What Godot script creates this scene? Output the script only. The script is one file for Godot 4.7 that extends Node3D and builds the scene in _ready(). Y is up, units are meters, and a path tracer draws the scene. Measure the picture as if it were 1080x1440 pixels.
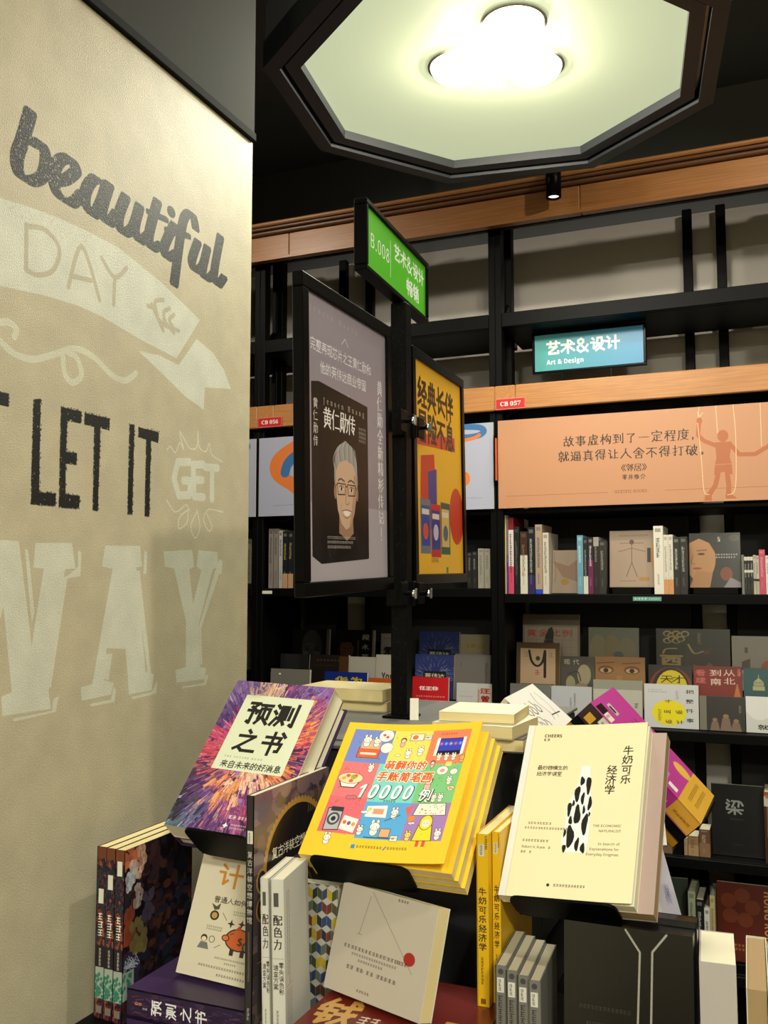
extends Node3D
# A corner of a bookshop: a mural wall, a display rack of books with a sign pole, and a bookcase wall under an octagonal lamp.

var M := {}
var rng := RandomNumberGenerator.new()

func _ready():
	rng.seed = 7
	# camera
	var cam := Camera3D.new(); cam.name = "camera"; add_child(cam)
	cam.position = Vector3(0, 1.55, 0)
	cam.rotation_degrees = Vector3(4.56, 22.85, 0)
	cam.fov = 56.86; cam.near = .05; cam.far = 60.0
	# surroundings: an enclosed room, no sky
	var we := WorldEnvironment.new(); we.name = "environment"; add_child(we)
	var env := Environment.new(); we.environment = env
	env.background_mode = Environment.BG_COLOR; env.background_color = Color(0, 0, 0)
	env.tonemap_mode = Environment.TONE_MAPPER_LINEAR
	env.tonemap_exposure = EXPOSURE
	env.sdfgi_enabled = true; env.ssao_enabled = true; env.ssil_enabled = true
	# the lamps of the room and two added fill lamps (their light sits in their builders below)
	materials()
	octagon_lamp(Vector3(-.5808, 2.72, -2.0487), "octagonal black-framed ceiling lamp with pale green panel before the bookcases", .19, 1.4)
	octagon_lamp(Vector3(1.3, 3.1, 1.6), "added unseen octagonal lamp with pale green panel, fill light over the aisle", .7, 7.5)  # added out of view as soft fill from the right rear
	octagon_lamp(Vector3(0, 3.1, 2.9), "added unseen octagonal lamp with pale green panel, fill light behind the viewer", .5, 5.0)  # added behind the camera to fill the shelves
	ceiling_spot(Vector3(.25, 2.95, -.8), Vector3(-.42, 1.2, -1.1), 1.0, "small black cylinder spotlight aimed down at the display books")
	ceiling_spot(Vector3(-.6363, 2.786, -2.9), Vector3(-.6363, 0, -2.55), .3, "small black cylinder spotlight hanging before the wooden cornice")
	ceiling_spot(Vector3(.40, 3.06, -2.05), Vector3(-.45, 1.9, -3.0), 1.1, "small black cylinder spotlight aimed at the bookcase with the marionette banner")
	ceiling_spot(Vector3(-1.95, 3.06, -2.05), Vector3(-1.35, 1.9, -3.0), 1.0, "small black cylinder spotlight aimed at the bookcase with the swirl banner")
	# structure
	setting()
	bookcases()
	cornice()
	rack()
	# objects
	sign_stand()
	front_books()
	deck_books()
	side_books()
	shelf_signs()
	shelf_rows()
	shelf_faces()

const EXPOSURE := 1.27

# strokes of the written characters on a 20 x 20 square, x to the right, y down
const G := {
"艺":[[1,4,19,4],[6,1,6,7],[14,1,14,7],[4,9,15,9,4,16,4,18,17,18,17,15]],
"术":[[1,7,19,7],[10,1,10,19],[10,7,6,12,1,16],[10,7,14,12,19,16],[13,2,16,5]],
"设":[[3,2,5,4],[1,8,5,8,5,16,8,14],[10,2,10,6,8,9],[10,2,16,2,16,7,19,7],[9,10,17,10,14,15,8,19],[10,11,14,16,19,19]],
"计":[[3,2,6,5],[1,8,5,8,5,17,8,14],[9,9,19,9],[14,1,14,19]],
"畅":[[1,5,9,5,9,13,1,13,1,5],[1,9,9,9],[5,1,5,19],[11,3,18,3,12,9],[11,9,19,9,18,17,16,18],[14,10,11,16],[17,10,13,18]],
"销":[[5,1,1,7],[3,5,9,5],[1,9,9,9],[2,13,9,13],[5,5,5,18,9,15],[14,1,14,7],[10,3,12,6],[18,3,16,6],[11,8,11,19],[11,8,18,8,18,18,16,18],[11,11,18,11],[11,14,18,14]],
"预":[[1,2,8,2,4,6],[3,5,6,7],[1,8,9,8,8,10],[5,8,5,18,3,17],[10,3,19,3],[14,3,13,6],[11,6,11,14],[11,6,18,6,18,14],[14,8,14,12,10,18],[15,14,19,18]],
"测":[[2,2,4,4],[1,7,3,9],[1,18,4,12],[6,3,6,13],[6,3,11,3,11,13],[8.5,5,8.5,12,5,18],[9,14,11,17],[14,4,14,13],[18,1,18,18,16,17]],
"之":[[9,1,11,3],[3,6,16,6,5,15],[5,15,2,17],[5,15,9,18,19,18]],
"书":[[3,5,15,5,14,10],[2,10,17,10,16,16,14,16],[9,1,9,19],[15,1,18,4]],
"来":[[3,4,17,4],[5,6,7,9],[15,6,13,9],[1,10,19,10],[10,1,10,19],[10,10,2,17],[10,10,18,17]],
"自":[[10,1,8,4],[4,4,4,19],[4,4,16,4,16,19],[4,9,16,9],[4,14,16,14],[4,19,16,19]],
"未":[[4,5,16,5],[1,10,19,10],[10,1,10,19],[10,10,2,17],[10,10,18,17]],
"的":[[5,1,3,5],[2,5,2,18],[2,5,8,5,8,18],[2,11,8,11],[2,17,8,17],[13,1,10,8],[12,5,18,5,17,17,15,18],[12,9,14,12]],
"好":[[5,1,2,11,8,17],[8,6,5,13,1,18],[1,6,9,6],[11,3,18,3,14,8],[14,8,14,18,12,17],[10,10,19,10]],
"消":[[2,2,4,4],[1,7,3,9],[1,18,4,12],[12,1,12,7],[7,3,9,6],[17,3,15,6],[7,8,7,19],[7,8,17,8,17,18,15,18],[7,11,17,11],[7,14,17,14]],
"息":[[10,0,8,3],[5,3,5,12],[5,3,15,3,15,12],[5,6,15,6],[5,9,15,9],[5,12,15,12],[3,14,1,18],[6,14,7,18,14,18,15,16],[10,13,11,16],[16,13,19,17]],
"牛":[[6,2,3,8],[5,6,17,6],[1,12,19,12],[10,1,10,19]],
"奶":[[5,1,2,11,8,17],[8,6,5,13,1,18],[1,6,9,6],[10,3,18,3,16,9,19,9,18,16,16,17],[13,3,13,10,9,18]],
"可":[[1,3,19,3],[4,7,4,13],[4,7,11,7,11,13],[4,13,11,13],[16,3,16,18,13,17]],
"乐":[[16,1,4,4,3,9,18,9],[11,5,11,18,9,17],[6,11,2,17],[15,11,18,16]],
"经":[[6,1,2,7,7,7,2,13,8,11],[1,18,8,15],[10,3,17,3,14,7,9,10],[13,6,19,10],[10,12,18,12],[14,12,14,18],[9,18,19,18]],
"济":[[2,2,4,4],[1,7,3,9],[1,18,4,12],[12,1,13,3],[6,4,19,4],[9,4,12,8,19,11],[16,4,12,8,6,11],[9,11,9,15,7,19],[15,11,15,19]],
"学":[[5,1,6,4],[10,1,11,4],[16,1,14,4],[2,8,2,5,18,5,17,8],[6,8,14,8,10,11],[10,11,10,18,8,17],[2,13,18,13]],
"黄":[[3,3,17,3],[7,1,7,6],[13,1,13,6],[1,6,19,6],[4,9,4,15],[4,9,16,9,16,15],[4,12,16,12],[4,15,16,15],[10,6,10,15],[7,16,3,19],[13,16,17,19]],
"仁":[[6,1,1,9],[4,6,4,19],[9,5,17,5],[8,17,19,17]],
"勋":[[3,1,3,6],[3,1,9,1,9,6],[3,6,9,6],[2,8,2,15],[2,8,9,8,9,15],[5.5,10,5,14,1,19],[7,15,9,18],[11,6,19,6,18,16,16,18],[14,1,14,9,10,19]],
"传":[[6,1,1,9],[4,6,4,19],[8,4,18,4],[7,8,19,8],[13,1,11,12,17,12,14,16],[10,14,15,18]],
"全":[[10,1,6,6,1,10],[10,1,14,6,19,10],[5,10,15,10],[5,14,15,14],[2,19,18,19],[10,10,10,19]],
"新":[[5,1,6,3],[1,4,10,4],[3,5,4,8],[8,5,7,8],[1,9,10,9],[1,12,10,12],[5.5,9,5.5,19],[4,13,2,17],[7,13,9,16],[17,2,12,4],[12,4,12,11,10,18],[12,8,19,8],[16,8,16,19]],
"精":[[2,3,3,6],[8,3,7,6],[1,8,9,8],[5,1,5,19],[4,9,1,15],[6,10,9,14],[10,3,19,3],[11,6,18,6],[10,9,19,9],[14.5,1,14.5,9],[12,11,12,19],[12,11,18,11,18,18,16,18],[12,14,18,14],[12,16,18,16]],
"彩":[[9,1,2,3],[2,4,3,6],[5,4,6,6],[10,4,8,7],[1,9,11,9],[6,7,6,19],[6,9,1,15],[6,9,11,14],[18,2,12,6],[18,7,12,11],[19,12,11,19]],
"记":[[3,2,6,5],[1,8,5,8,5,17,8,14],[10,4,17,4,17,10,10,10,10,17,19,17,19,13]],
"完":[[9,0,11,2],[2,6,2,3,18,3,18,6],[5,8,15,8],[2,12,18,12],[7,12,6,15,2,19],[12,12,12,18,18,18,18,15]],
"整":[[1,3,10,3],[3,5,3,8,9,8,9,5,3,5],[6,1,6,11],[6,8,2,11],[6,8,10,10],[13,1,11,5],[12,3,19,3],[17,3,15,8,11,10],[13,5,16,8,19,10],[3,12,17,12],[10,12,10,19],[10,15,15,15],[5,14,5,19],[1,19,19,19]],
"再":[[2,3,18,3],[4,6,4,19],[4,6,16,6,16,18,14,18],[10,3,10,13],[4,9.5,16,9.5],[1,13,19,13]],
"现":[[1,3,8,3],[1,9,8,9],[1,16,8,15],[4.5,3,4.5,16],[10,2,10,12],[10,2,18,2,18,12],[14,5,13,12,9,19],[14.5,12,14.5,18,19,18,19,15]],
"芯":[[1,4,19,4],[6,1,6,7],[14,1,14,7],[3,11,1,17],[6,10,7,18,14,18,15,15],[10,9,11,12],[16,10,19,15]],
"片":[[5,1,5,9,2,19],[5,7,18,7],[12,1,12,7],[5,12,14,12,14,19]],
"王":[[2,3,18,3],[3,10,17,10],[1,18,19,18],[10,3,10,18]],
"和":[[10,1,2,4],[1,7,11,7],[6,3,6,19],[6,7,1,14],[6,8,11,12],[13,5,13,17],[13,5,19,5,19,17],[13,16,19,16]],
"他":[[6,1,1,9],[4,6,4,19],[7,9,18,6,18,12,16,12],[12,1,12,15],[9,4,9,18,19,18,19,15]],
"英":[[1,3,19,3],[6,1,6,6],[14,1,14,6],[4,8,4,12],[4,8,16,8,16,12],[1,12,19,12],[10,6,10,12,3,19],[10,12,18,19]],
"伟":[[6,1,1,9],[4,6,4,19],[9,4,18,4],[9,8,18,8],[8,12,18,12,17,16],[13,1,13,19]],
"达":[[2,2,4,5],[1,8,4,8,4,15,1,18],[4,16,9,18,19,18],[7,7,19,7],[13,2,12,10,7,15],[13,8,18,15]],
"商":[[10,0,10,3],[1,3,19,3],[6,4,7,7],[14,4,13,7],[2,7,2,19],[2,7,18,7,18,18,16,18],[8,8,5,11],[12,8,15,11],[6,12,6,17],[6,12,14,12,14,17],[6,17,14,17]],
"业":[[7,1,7,17],[13,1,13,17],[2,6,5,13],[18,6,15,13],[1,18,19,18]],
"帝":[[10,0,10,3],[2,3,18,3],[6,4,7,7],[14,4,13,7],[1,10,1,7,19,7,19,10],[5,11,5,17],[5,11,15,11,15,16,13,17],[10,8,10,19]],
"国":[[2,2,2,19],[2,2,18,2,18,19],[2,18,18,18],[5,6,15,6],[6,10,14,10],[5,15,15,15],[10,6,10,15],[12,12,14,14]],
"典":[[4,4,4,13],[4,4,16,4,16,13],[8,1,8,13],[12,1,12,13],[4,8,16,8],[1,13,19,13],[7,14,2,19],[13,14,18,19]],
"长":[[5,1,5,17,9,14],[1,9,19,9],[16,2,6,8],[9,9,13,14,19,18]],
"伴":[[6,1,1,9],[4,6,4,19],[9,3,11,6],[18,3,15,6],[8,8,19,8],[7,13,19,13],[13,1,13,19]],
"冒":[[4,1,4,8],[4,1,16,1,16,8],[4,4.5,16,4.5],[4,8,16,8],[5,10,5,19],[5,10,15,10,15,19],[5,13,15,13],[5,16,15,16],[5,19,15,19]],
"险":[[2,2,2,19],[2,2,7,2,4,8,7,11,6,14,3,14],[13,1,8,8],[13,1,19,8],[10,8,16,8],[10,11,11,15],[13.5,11,14,15],[18,10,15,17],[8,18,19,18]],
"不":[[1,3,19,3],[11,3,7,9,1,13],[10,8,10,19],[12,9,18,14]],
"故":[[1,6,10,6],[5.5,1,5.5,10],[2,11,2,18],[2,11,9,11,9,18],[2,17,9,17],[14,1,11,8],[13,5,19,5],[17,5,15,13,10,19],[13,8,15,14,19,18]],
"事":[[1,3,19,3],[5,5,5,8,15,8,15,5,5,5],[4,10.5,16,10.5,16,16],[1,13,19,13],[4,16,16,16],[10,1,10,19,8,18]],
"虚":[[10,0,10,4],[10,2,16,2],[4,4,4,12,1,19],[4,4,18,4,17,6],[6,8,17,7],[10,6,10,9,17,9],[8,11,8,18],[13,11,13,18],[6,13,7,16],[16,12,15,16],[4,18,19,18]],
"构":[[1,6,10,6],[5,1,5,19],[5,7,1,14],[6,8,9,11],[13,1,10,9],[12,5,19,5,18,17,16,18],[14,8,11,14,16,13],[15,10,17,15]],
"到":[[1,3,11,3],[6,3,3,8,10,7],[8,5,11,9],[1,12,11,12],[6,9,6,17],[1,18,11,16],[14,4,14,14],[18,1,18,18,16,17]],
"了":[[3,3,16,3,10,8],[10,8,10,18,7,17]],
"一":[[1,10,19,10]],
"定":[[9,0,11,2],[2,6,2,3,18,3,18,6],[4,8,16,8],[10,8,10,17],[10,12,16,12],[6,11,5,15,2,19],[5,15,9,18,19,18]],
"程":[[9,1,2,3],[1,6,10,6],[5.5,3,5.5,19],[5,7,1,14],[6,8,9,11],[12,2,12,7,18,7,18,2,12,2],[11,10,19,10],[12,14,18,14],[10,19,19,19],[15,10,15,19]],
"度":[[10,0,11,2],[3,3,19,3],[3,3,3,12,1,19],[5,7,19,7],[9,5,9,10,15,10,15,5],[7,12,16,12,12,16,5,19],[8,13,12,17,18,19]],
"就":[[5,0,6,2],[1,3,10,3],[2,5,2,9,9,9,9,5,2,5],[5.5,9,5.5,19,4,18],[3,12,1,16],[8,12,10,15],[11,7,19,7],[14,1,14,9,10,18],[15,8,15,17,19,17,19,14],[17,2,18,5]],
"逼":[[2,2,4,5],[1,8,4,8,4,15,1,18],[4,16,9,18,19,18],[7,2,18,2],[8,4,8,7,17,7,17,4,8,4],[7,9,7,16],[7,9,18,9,18,16],[7,12.5,18,12.5],[12.5,9,12.5,16],[7,15,18,15]],
"真":[[2,3,18,3],[10,0,10,5],[5,5,5,15],[5,5,15,5,15,15],[5,8.5,15,8.5],[5,11.5,15,11.5],[1,15,19,15],[7,16,3,19],[13,16,17,19]],
"得":[[6,1,1,6],[7,6,1,12],[4,9,4,19],[9,1,9,8,17,8,17,1,9,1],[9,4.5,17,4.5],[8,10.5,18,10.5],[7,13.5,19,13.5],[15,10,15,18,13,18],[10,15,11,17]],
"让":[[3,2,6,5],[1,8,5,8,5,17,8,14],[13,2,13,17],[13,8,18,8],[8,17,19,17]],
"人":[[10,1,9,8,1,18],[10,7,13,13,19,18]],
"舍":[[10,1,1,9],[10,1,19,9],[6,8,14,8],[3,11,17,11],[10,6,10,14],[5,14,5,19],[5,14,15,14,15,19],[5,19,15,19]],
"打":[[1,6,8,6],[5,1,5,18,3,17],[1,13,8,11],[10,4,19,4],[15,4,15,18,12,17]],
"破":[[1,3,9,3],[5,3,1,12],[3,9,3,17],[3,9,8,9,8,17],[3,16,8,16],[11,5,19,5,18,8],[11,5,11,11,9,19],[15,1,15,10],[11,10,18,10,15,15,11,19],[12,11,15,16,19,19]],
"邻":[[6,1,1,7],[6,1,11,7],[6,6,7,8],[2,10,10,10,6,15],[4,13,7,18],[13,2,13,19],[13,2,18,2,15,8,18,11,17,14,14,14]],
"居":[[3,2,17,2,17,7,3,7],[3,2,3,11,1,19],[5,10,19,10],[12,7,12,14],[7,14,7,19],[7,14,17,14,17,19],[7,19,17,19]],
"零":[[4,1,16,1],[2,6,2,3.5,18,3.5,18,6],[10,1,10,8],[5,5.5,8,5.5],[12,5.5,15,5.5],[5,8,8,8],[12,8,15,8],[10,9,2,13],[10,9,18,13],[9,11,11,12],[5,14,14,14,10,17],[8,16,12,19]],
"井":[[2,6,18,6],[1,12,19,12],[7,1,7,12,3,19],[13,1,13,19]],
"修":[[5,1,1,9],[3.5,6,3.5,19],[6,5,6,14],[11,1,7,7],[10,4,17,4],[16,4,12,8,7,10],[10,5,13,8,19,10],[15,10,9,13],[17,12,9,16],[18,14,8,19]],
"介":[[10,1,1,9],[10,1,19,9],[7,9,7,14,3,19],[13,9,13,19]],
"萌":[[1,3,19,3],[6,1,6,6],[14,1,14,6],[2,8,2,16],[2,8,8,8,8,16],[2,12,8,12],[2,16,8,16],[11,8,11,14,9,19],[11,8,18,8,18,18,16,18],[11,11,18,11],[11,14.5,18,14.5]],
"翻":[[8,1,2,2],[1,5,10,5],[5.5,2,5.5,9],[5,5,1,9],[6,5,10,8],[2,10,2,18,9,18,9,10,2,10],[2,14,9,14],[5.5,10,5.5,18],[11,2,15,2,15,18],[12,6,13,8],[11,14,14,11],[16,2,19,2,19,18],[16,6,17,8],[16,14,18,11]],
"你":[[6,1,1,9],[4,6,4,19],[11,1,8,7],[9,5,19,5,18,8],[13,6,13,18,11,17],[10,10,7,15],[16,10,19,15]],
"手":[[16,1,4,3],[3,7,17,7],[1,12,19,12],[10,3,10,18,7,18]],
"账":[[2,2,2,13],[2,2,7,2,7,13],[4.5,5,4.5,12,1,18],[5.5,13,8,17],[11,1,11,17,15,14],[9,9,19,9],[18,3,12,8],[13,9,19,18]],
"简":[[4,1,2,5],[3,3,9,3],[13,1,11,5],[12,3,19,3],[6,4,7,5],[15,4,16,5],[3,6,4,8],[3,9,3,19],[6,7,17,7,17,19,15,18],[7,10,7,16],[7,10,13,10,13,16],[7,13,13,13],[7,16,13,16]],
"笔":[[4,1,2,5],[3,3,9,3],[13,1,11,5],[12,3,19,3],[15,6,4,8],[3,11,17,10],[1,15,19,13],[9,8,9,18,18,18,18,16]],
"画":[[1,2,19,2],[5,5,5,14],[5,5,15,5,15,14],[5,9.5,15,9.5],[10,2,10,14],[5,14,15,14],[2,7,2,19,18,19],[18,7,18,19]],
"例":[[5,1,1,9],[3.5,6,3.5,19],[6,3,13,3],[9,3,6,10],[8,7,12,7,10,14,6,19],[8,10,10,12],[15,4,15,13],[19,1,19,18,17,17]],
"配":[[1,2,11,2],[2,6,2,19],[2,6,10,6,10,19],[4.5,2,4.5,10,3,11],[7.5,2,7.5,10,9,11],[2,13.5,10,13.5],[2,18,10,18],[13,3,19,3,19,9,13,9,13,18,19,18,19,15]],
"色":[[8,1,3,6],[7,3,14,3,12,7],[4,7,17,7,17,13],[4,7,4,18,18,18,18,15],[4,12,17,12],[10.5,7,10.5,12]],
"力":[[2,6,17,6,16,16,13,18],[9,1,9,8,3,19]],
"失":[[6,2,3,8],[5,6,17,6],[1,11,19,11],[10,1,10,11,2,19],[11,12,18,19]],
"误":[[3,2,6,5],[1,8,5,8,5,17,8,14],[10,2,10,7,17,7,17,2,10,2],[9,10,18,10],[8,13,19,13],[13.5,10,13,14,8,19],[14,14,18,19]],
"速":[[2,2,4,5],[1,8,4,8,4,15,1,18],[4,16,9,18,19,18],[7,4,19,4],[8,7,8,11,18,11,18,7,8,7],[13,1,13,17],[12,11,7,16],[14,11,18,15]],
"查":[[2,4,18,4],[10,1,10,9],[9,4,2,9],[11,4,18,9],[5,11,5,17],[5,11,15,11,15,17],[5,14,15,14],[5,17,15,17],[1,19,19,19]],
"方":[[9,1,11,3],[1,5,19,5],[8,5,7,12,2,19],[7,10,16,10,15,17,12,18]],
"案":[[9,0,11,1],[2,5,2,2,18,2,18,5],[9,3,6,8,14,11],[14,4,11,9,4,11],[2,6,18,6],[1,13,19,13],[10,11,10,19],[9,13,2,18],[11,13,18,18]],
"普":[[6,0,7,2],[14,0,13,2],[2,3,18,3],[8,3,8,9],[12,3,12,9],[4,5,5,8],[16,5,15,8],[1,9,19,9],[5,11,5,19],[5,11,15,11,15,19],[5,15,15,15],[5,19,15,19]],
"通":[[2,2,4,5],[1,8,4,8,4,15,1,18],[4,16,9,18,19,18],[8,1,17,1,13,4],[10,3,14,5],[8,6,8,16],[8,6,18,6,18,15,16,16],[8,9,18,9],[8,12,18,12],[13,6,13,16]],
"如":[[5,1,2,11,8,17],[8,6,5,13,1,18],[1,6,9,6],[11,5,11,17],[11,5,18,5,18,17],[11,16,18,16]],
"何":[[6,1,1,9],[4,6,4,19],[7,4,19,4],[8,8,8,13],[8,8,13,8,13,13],[8,13,13,13],[17,4,17,18,14,17]],
"靠":[[6,0,4,4],[5,2,15,2],[2,4.5,18,4.5],[10,0,10,4],[5,6,5,9,15,9,15,6,5,6],[8,10,8,19],[2,12,8,12],[2,15,8,15],[1,18,8,18],[12,10,12,19],[12,12,18,12],[12,15,18,15],[12,18,19,18]],
"工":[[3,3,17,3],[1,17,19,17],[10,3,10,17]],
"把":[[1,6,8,6],[5,1,5,18,3,17],[1,13,8,11],[10,3,10,17,19,17,19,14],[10,3,18,3,18,10,10,10],[14,3,14,10]],
"件":[[6,1,1,9],[4,6,4,19],[10,2,8,8],[9,6,18,6],[7,12,19,12],[14,1,14,19]],
"才":[[1,6,19,6],[12,1,12,18,9,17],[11,7,2,15]],
"叫":[[2,4,2,15],[2,4,8,4,8,15],[2,14,8,14],[12,2,12,13,10,14,16,12],[17,1,17,19]],
"任":[[6,1,1,9],[4,6,4,19],[17,2,8,4],[7,10,19,10],[13,3,13,18],[8,18,18,18]],
"正":[[2,3,18,3],[10,3,10,17],[10,10,16,10],[5,8,5,17],[1,18,19,18]],
"非":[[7,1,7,19],[13,1,13,19],[1,5,7,5],[1,10,7,10],[1,15,7,15],[13,5,19,5],[13,10,19,10],[13,15,19,15]],
"金":[[10,1,1,8],[10,1,19,8],[6,8,14,8],[3,12,17,12],[10,8,10,18],[5,14,6,17],[15,14,14,17],[1,18.5,19,18.5]],
"比":[[4,2,4,18,9,15],[4,9,9,9],[12,1,12,18,19,18,19,15],[18,5,12,9]],
"从":[[5,1,5,8,1,18],[5,8,9,15],[14,1,13,9,9,18],[14,8,19,18]],
"北":[[7,1,7,19],[2,7,7,7],[1,16,7,13],[12,1,12,18,19,18,19,14],[18,5,12,9]],
"南":[[2,3,18,3],[10,0,10,6],[3,6,3,19],[3,6,17,6,17,18,15,18],[7,8,8,10],[13,8,12,10],[5,11,15,11],[5,14,15,14],[10,11,10,18]],
"看":[[16,1,4,2],[3,5,17,5],[1,8,19,8],[9,2,6,9,1,14],[6,10,6,19],[6,10,16,10,16,19],[6,13,16,13],[6,16,16,16],[6,19,16,19]],
"建":[[9,3,17,3,17,9],[7,6,19,6],[9,9,17,9],[9,12,17,12],[7,15,19,15],[13,1,13,17],[2,3,6,3,3,8,6,8,5,13,1,18],[2,12,7,17,19,18.5]],
"段":[[9,1,3,3],[3,3,3,19],[3,7,9,7],[3,11,9,11],[1,16,9,14],[12,2,12,5,10,8],[12,2,17,2,17,7,19,7],[11,10,18,10,15,15,10,19],[12,11,15,16,19,19]],
"永":[[9,1,11,3],[6,5,10,5,10,18,8,17],[2,9,7,9,2,16],[16,5,11,9],[11,8,14,13,19,17]],
"平":[[2,3,18,3],[5,5,6,9],[15,5,13,9],[1,11,19,11],[10,3,10,19]],
"天":[[3,3,17,3],[1,9,19,9],[10,3,10,9,2,18],[10,10,18,18]],
"是":[[5,1,5,8],[5,1,15,1,15,8],[5,4.5,15,4.5],[5,8,15,8],[1,11,19,11],[10,11,10,18],[10,14,16,14],[6,13,5,16,1,19],[5,16,9,18.5,19,19]],
"梁":[[2,1,4,3],[1,5,3,7],[1,11,4,7],[7,2,15,2,14,9],[10,3,7,10],[17,3,19,7],[1,13,19,13],[10,10,10,19],[9,13,3,18],[11,13,17,18]],
"代":[[6,1,1,9],[4,6,4,19],[7,8,19,6],[12,1,13,10,16,17,19,18,19,15],[15,2,18,4]],
"钱":[[5,1,1,7],[3,5,9,5],[1,9,9,9],[2,13,9,13],[5,5,5,18,9,15],[11,6,19,5],[10,11,19,10],[14,1,15,12,19,18],[18,10,11,18],[16,1,18,3]],
"古":[[1,5,19,5],[10,1,10,10],[4,10,4,19],[4,10,16,10,16,19],[4,18,16,18]],
"复":[[6,1,2,6],[5,3,17,3],[5,6,5,12],[5,6,15,6,15,12],[5,9,15,9],[5,12,15,12],[8,12,3,16],[7,14,15,14,10,17,2,19],[8,15,12,18,18,19]],
"洋":[[2,2,4,4],[1,7,3,9],[1,18,4,12],[9,1,10,4],[16,1,14,4],[7,5,18,5],[8,9,17,9],[6,13,19,13],[12.5,5,12.5,19]],
"装":[[5,1,5,9],[2,3,4,5],[1,9,5,7],[8,4,19,4],[13,1,13,8],[9,8,17,8],[1,11,19,11],[9,11,2,16],[6,13,6,18,10,16],[10,12,13,16,19,18],[16,12,12,14]],
"空":[[9,0,11,2],[2,6,2,3,18,3,18,6],[8,5,3,9],[12,5,17,9],[4,11,16,11],[10,11,10,18],[2,18,18,18]],
"想":[[1,4,9,4],[5,1,5,11],[5,5,1,9],[6,6,9,8],[11,2,11,11],[11,2,18,2,18,11],[11,5,18,5],[11,8,18,8],[11,11,18,11],[3,14,1,18],[6,14,7,18,14,18,15,16],[10,13,11,15],[16,13,19,17]],
"博":[[1,7,7,7],[4,1,4,19],[8,3,19,3],[9,5,9,11,18,11,18,5,9,5],[9,8,18,8],[13.5,1,13.5,12],[7,14,19,14],[15,12,15,18,13,17],[9,15,11,17],[16,1,18,2]],
"物":[[4,2,2,7],[2,6,9,6],[5,1,5,19],[1,13,9,11],[12,1,9,8],[11,5,19,5,18,17,16,18],[14,5,10,13],[17,5,11,18]],
"馆":[[4,1,1,7],[3,4,8,4,7,7],[4,7,4,17,8,14],[14,0,14,2],[9,5,9,3,19,3,19,5],[11,6,11,19],[11,6,17,6,17,10,11,10],[11,13,18,13,18,19,11,19]],
"主":[[9,1,11,3],[2,5,18,5],[3,11,17,11],[1,18,19,18],[10,5,10,18]],
"义":[[9,1,11,4],[16,3,11,11,2,19],[4,5,9,13,18,19]],
"期":[[1,4,11,4],[3,1,3,13],[9,1,9,13],[3,7,9,7],[3,10,9,10],[1,13,11,13],[4,14,1,18],[8,14,10,17],[13,2,13,12,11,19],[13,2,18,2,18,18,16,18],[13,6,18,6],[13,10,18,10]],
"华":[[6,1,1,8],[4,6,4,10],[9,1,9,9,18,9,18,7],[17,3,9,6],[1,13,19,13],[10,10,10,19]],
"为":[[4,2,6,4],[2,6,17,6,16,17,13,18],[10,1,9,9,3,18],[11,10,13,13]],
"汪":[[2,2,4,4],[1,7,3,9],[1,18,4,12],[7,3,18,3],[8,10,17,10],[6,18,19,18],[12.5,3,12.5,18]],
"曾":[[6,0,7,3],[14,0,13,3],[3,3,17,3,17,10,3,10,3,3],[10,3,10,10],[7,5,8,8],[13,5,12,8],[5,12,5,19],[5,12,15,12,15,19],[5,15.5,15,15.5],[5,19,15,19]],
"西":[[1,3,19,3],[3,7,3,19],[3,7,17,7,17,19],[3,18,17,18],[8,3,8,10,5,14],[12,3,12,13,15,13]],
"最":[[5,1,5,7],[5,1,15,1,15,7],[5,4,15,4],[5,7,15,7],[1,9,19,9],[3,9,3,18],[8,9,8,19],[3,12,8,12],[3,15,8,15],[1,18,9,16],[11,12,18,12,15,16,10,19],[12,13,15,17,19,19]],
"妙":[[5,1,2,11,8,17],[8,6,5,13,1,18],[1,6,9,6],[14,1,14,12],[11,4,10,9],[17,4,19,8],[18,9,15,15,9,19]],
"趣":[[1,4,9,4],[5,1,5,7],[1,7,9,7],[5,7,5,16],[5,11,9,11],[2,10,3,15,1,18],[3,15,8,18,19,18],[10,3,15,3],[11,3,11,14],[14,3,14,15],[11,7,14,7],[11,10,14,10],[16,4,19,4,16,14],[16,6,19,13]],
"横":[[1,6,7,6],[4,1,4,19],[4,7,1,13],[4.5,8,7,11],[9,3,18,3],[11,1,11,5],[16,1,16,5],[8,6,19,6],[9,9,9,15],[9,9,18,9,18,15],[9,12,18,12],[9,15,18,15],[13.5,6,13.5,15],[11,16,8,19],[16,16,19,19]],
"生":[[6,2,2,9],[5,6,17,6],[4,11,16,11],[1,18,19,18],[10,1,10,18]],
"课":[[3,2,6,5],[1,8,5,8,5,17,8,14],[10,2,10,9],[10,2,18,2,18,9],[10,5.5,18,5.5],[10,9,18,9],[8,12,19,12],[14,2,14,19],[13,12,8,17],[15,12,19,17]],
"堂":[[10,0,10,4],[5,1,6,3],[15,1,14,3],[2,7,2,4,18,4,18,7],[6,7,6,11,14,11,14,7,6,7],[4,14,16,14],[10,11,10,19],[1,19,19,19]],
"，":[[2,16,4,16,3,19]], "。":[[3,15,6,15,6,18,3,18,3,15]], "！":[[10,2,10,13],[10,17,10,18]],
"《":[[14,2,9,10,14,18],[19,2,14,10,19,18]], "》":[[6,2,11,10,6,18],[1,2,6,10,1,18]],
"&":[[17,19,4,6,4,3,8,1,11,3,11,6,3,12,3,16,7,19,12,17,17,10]],
}

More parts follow.
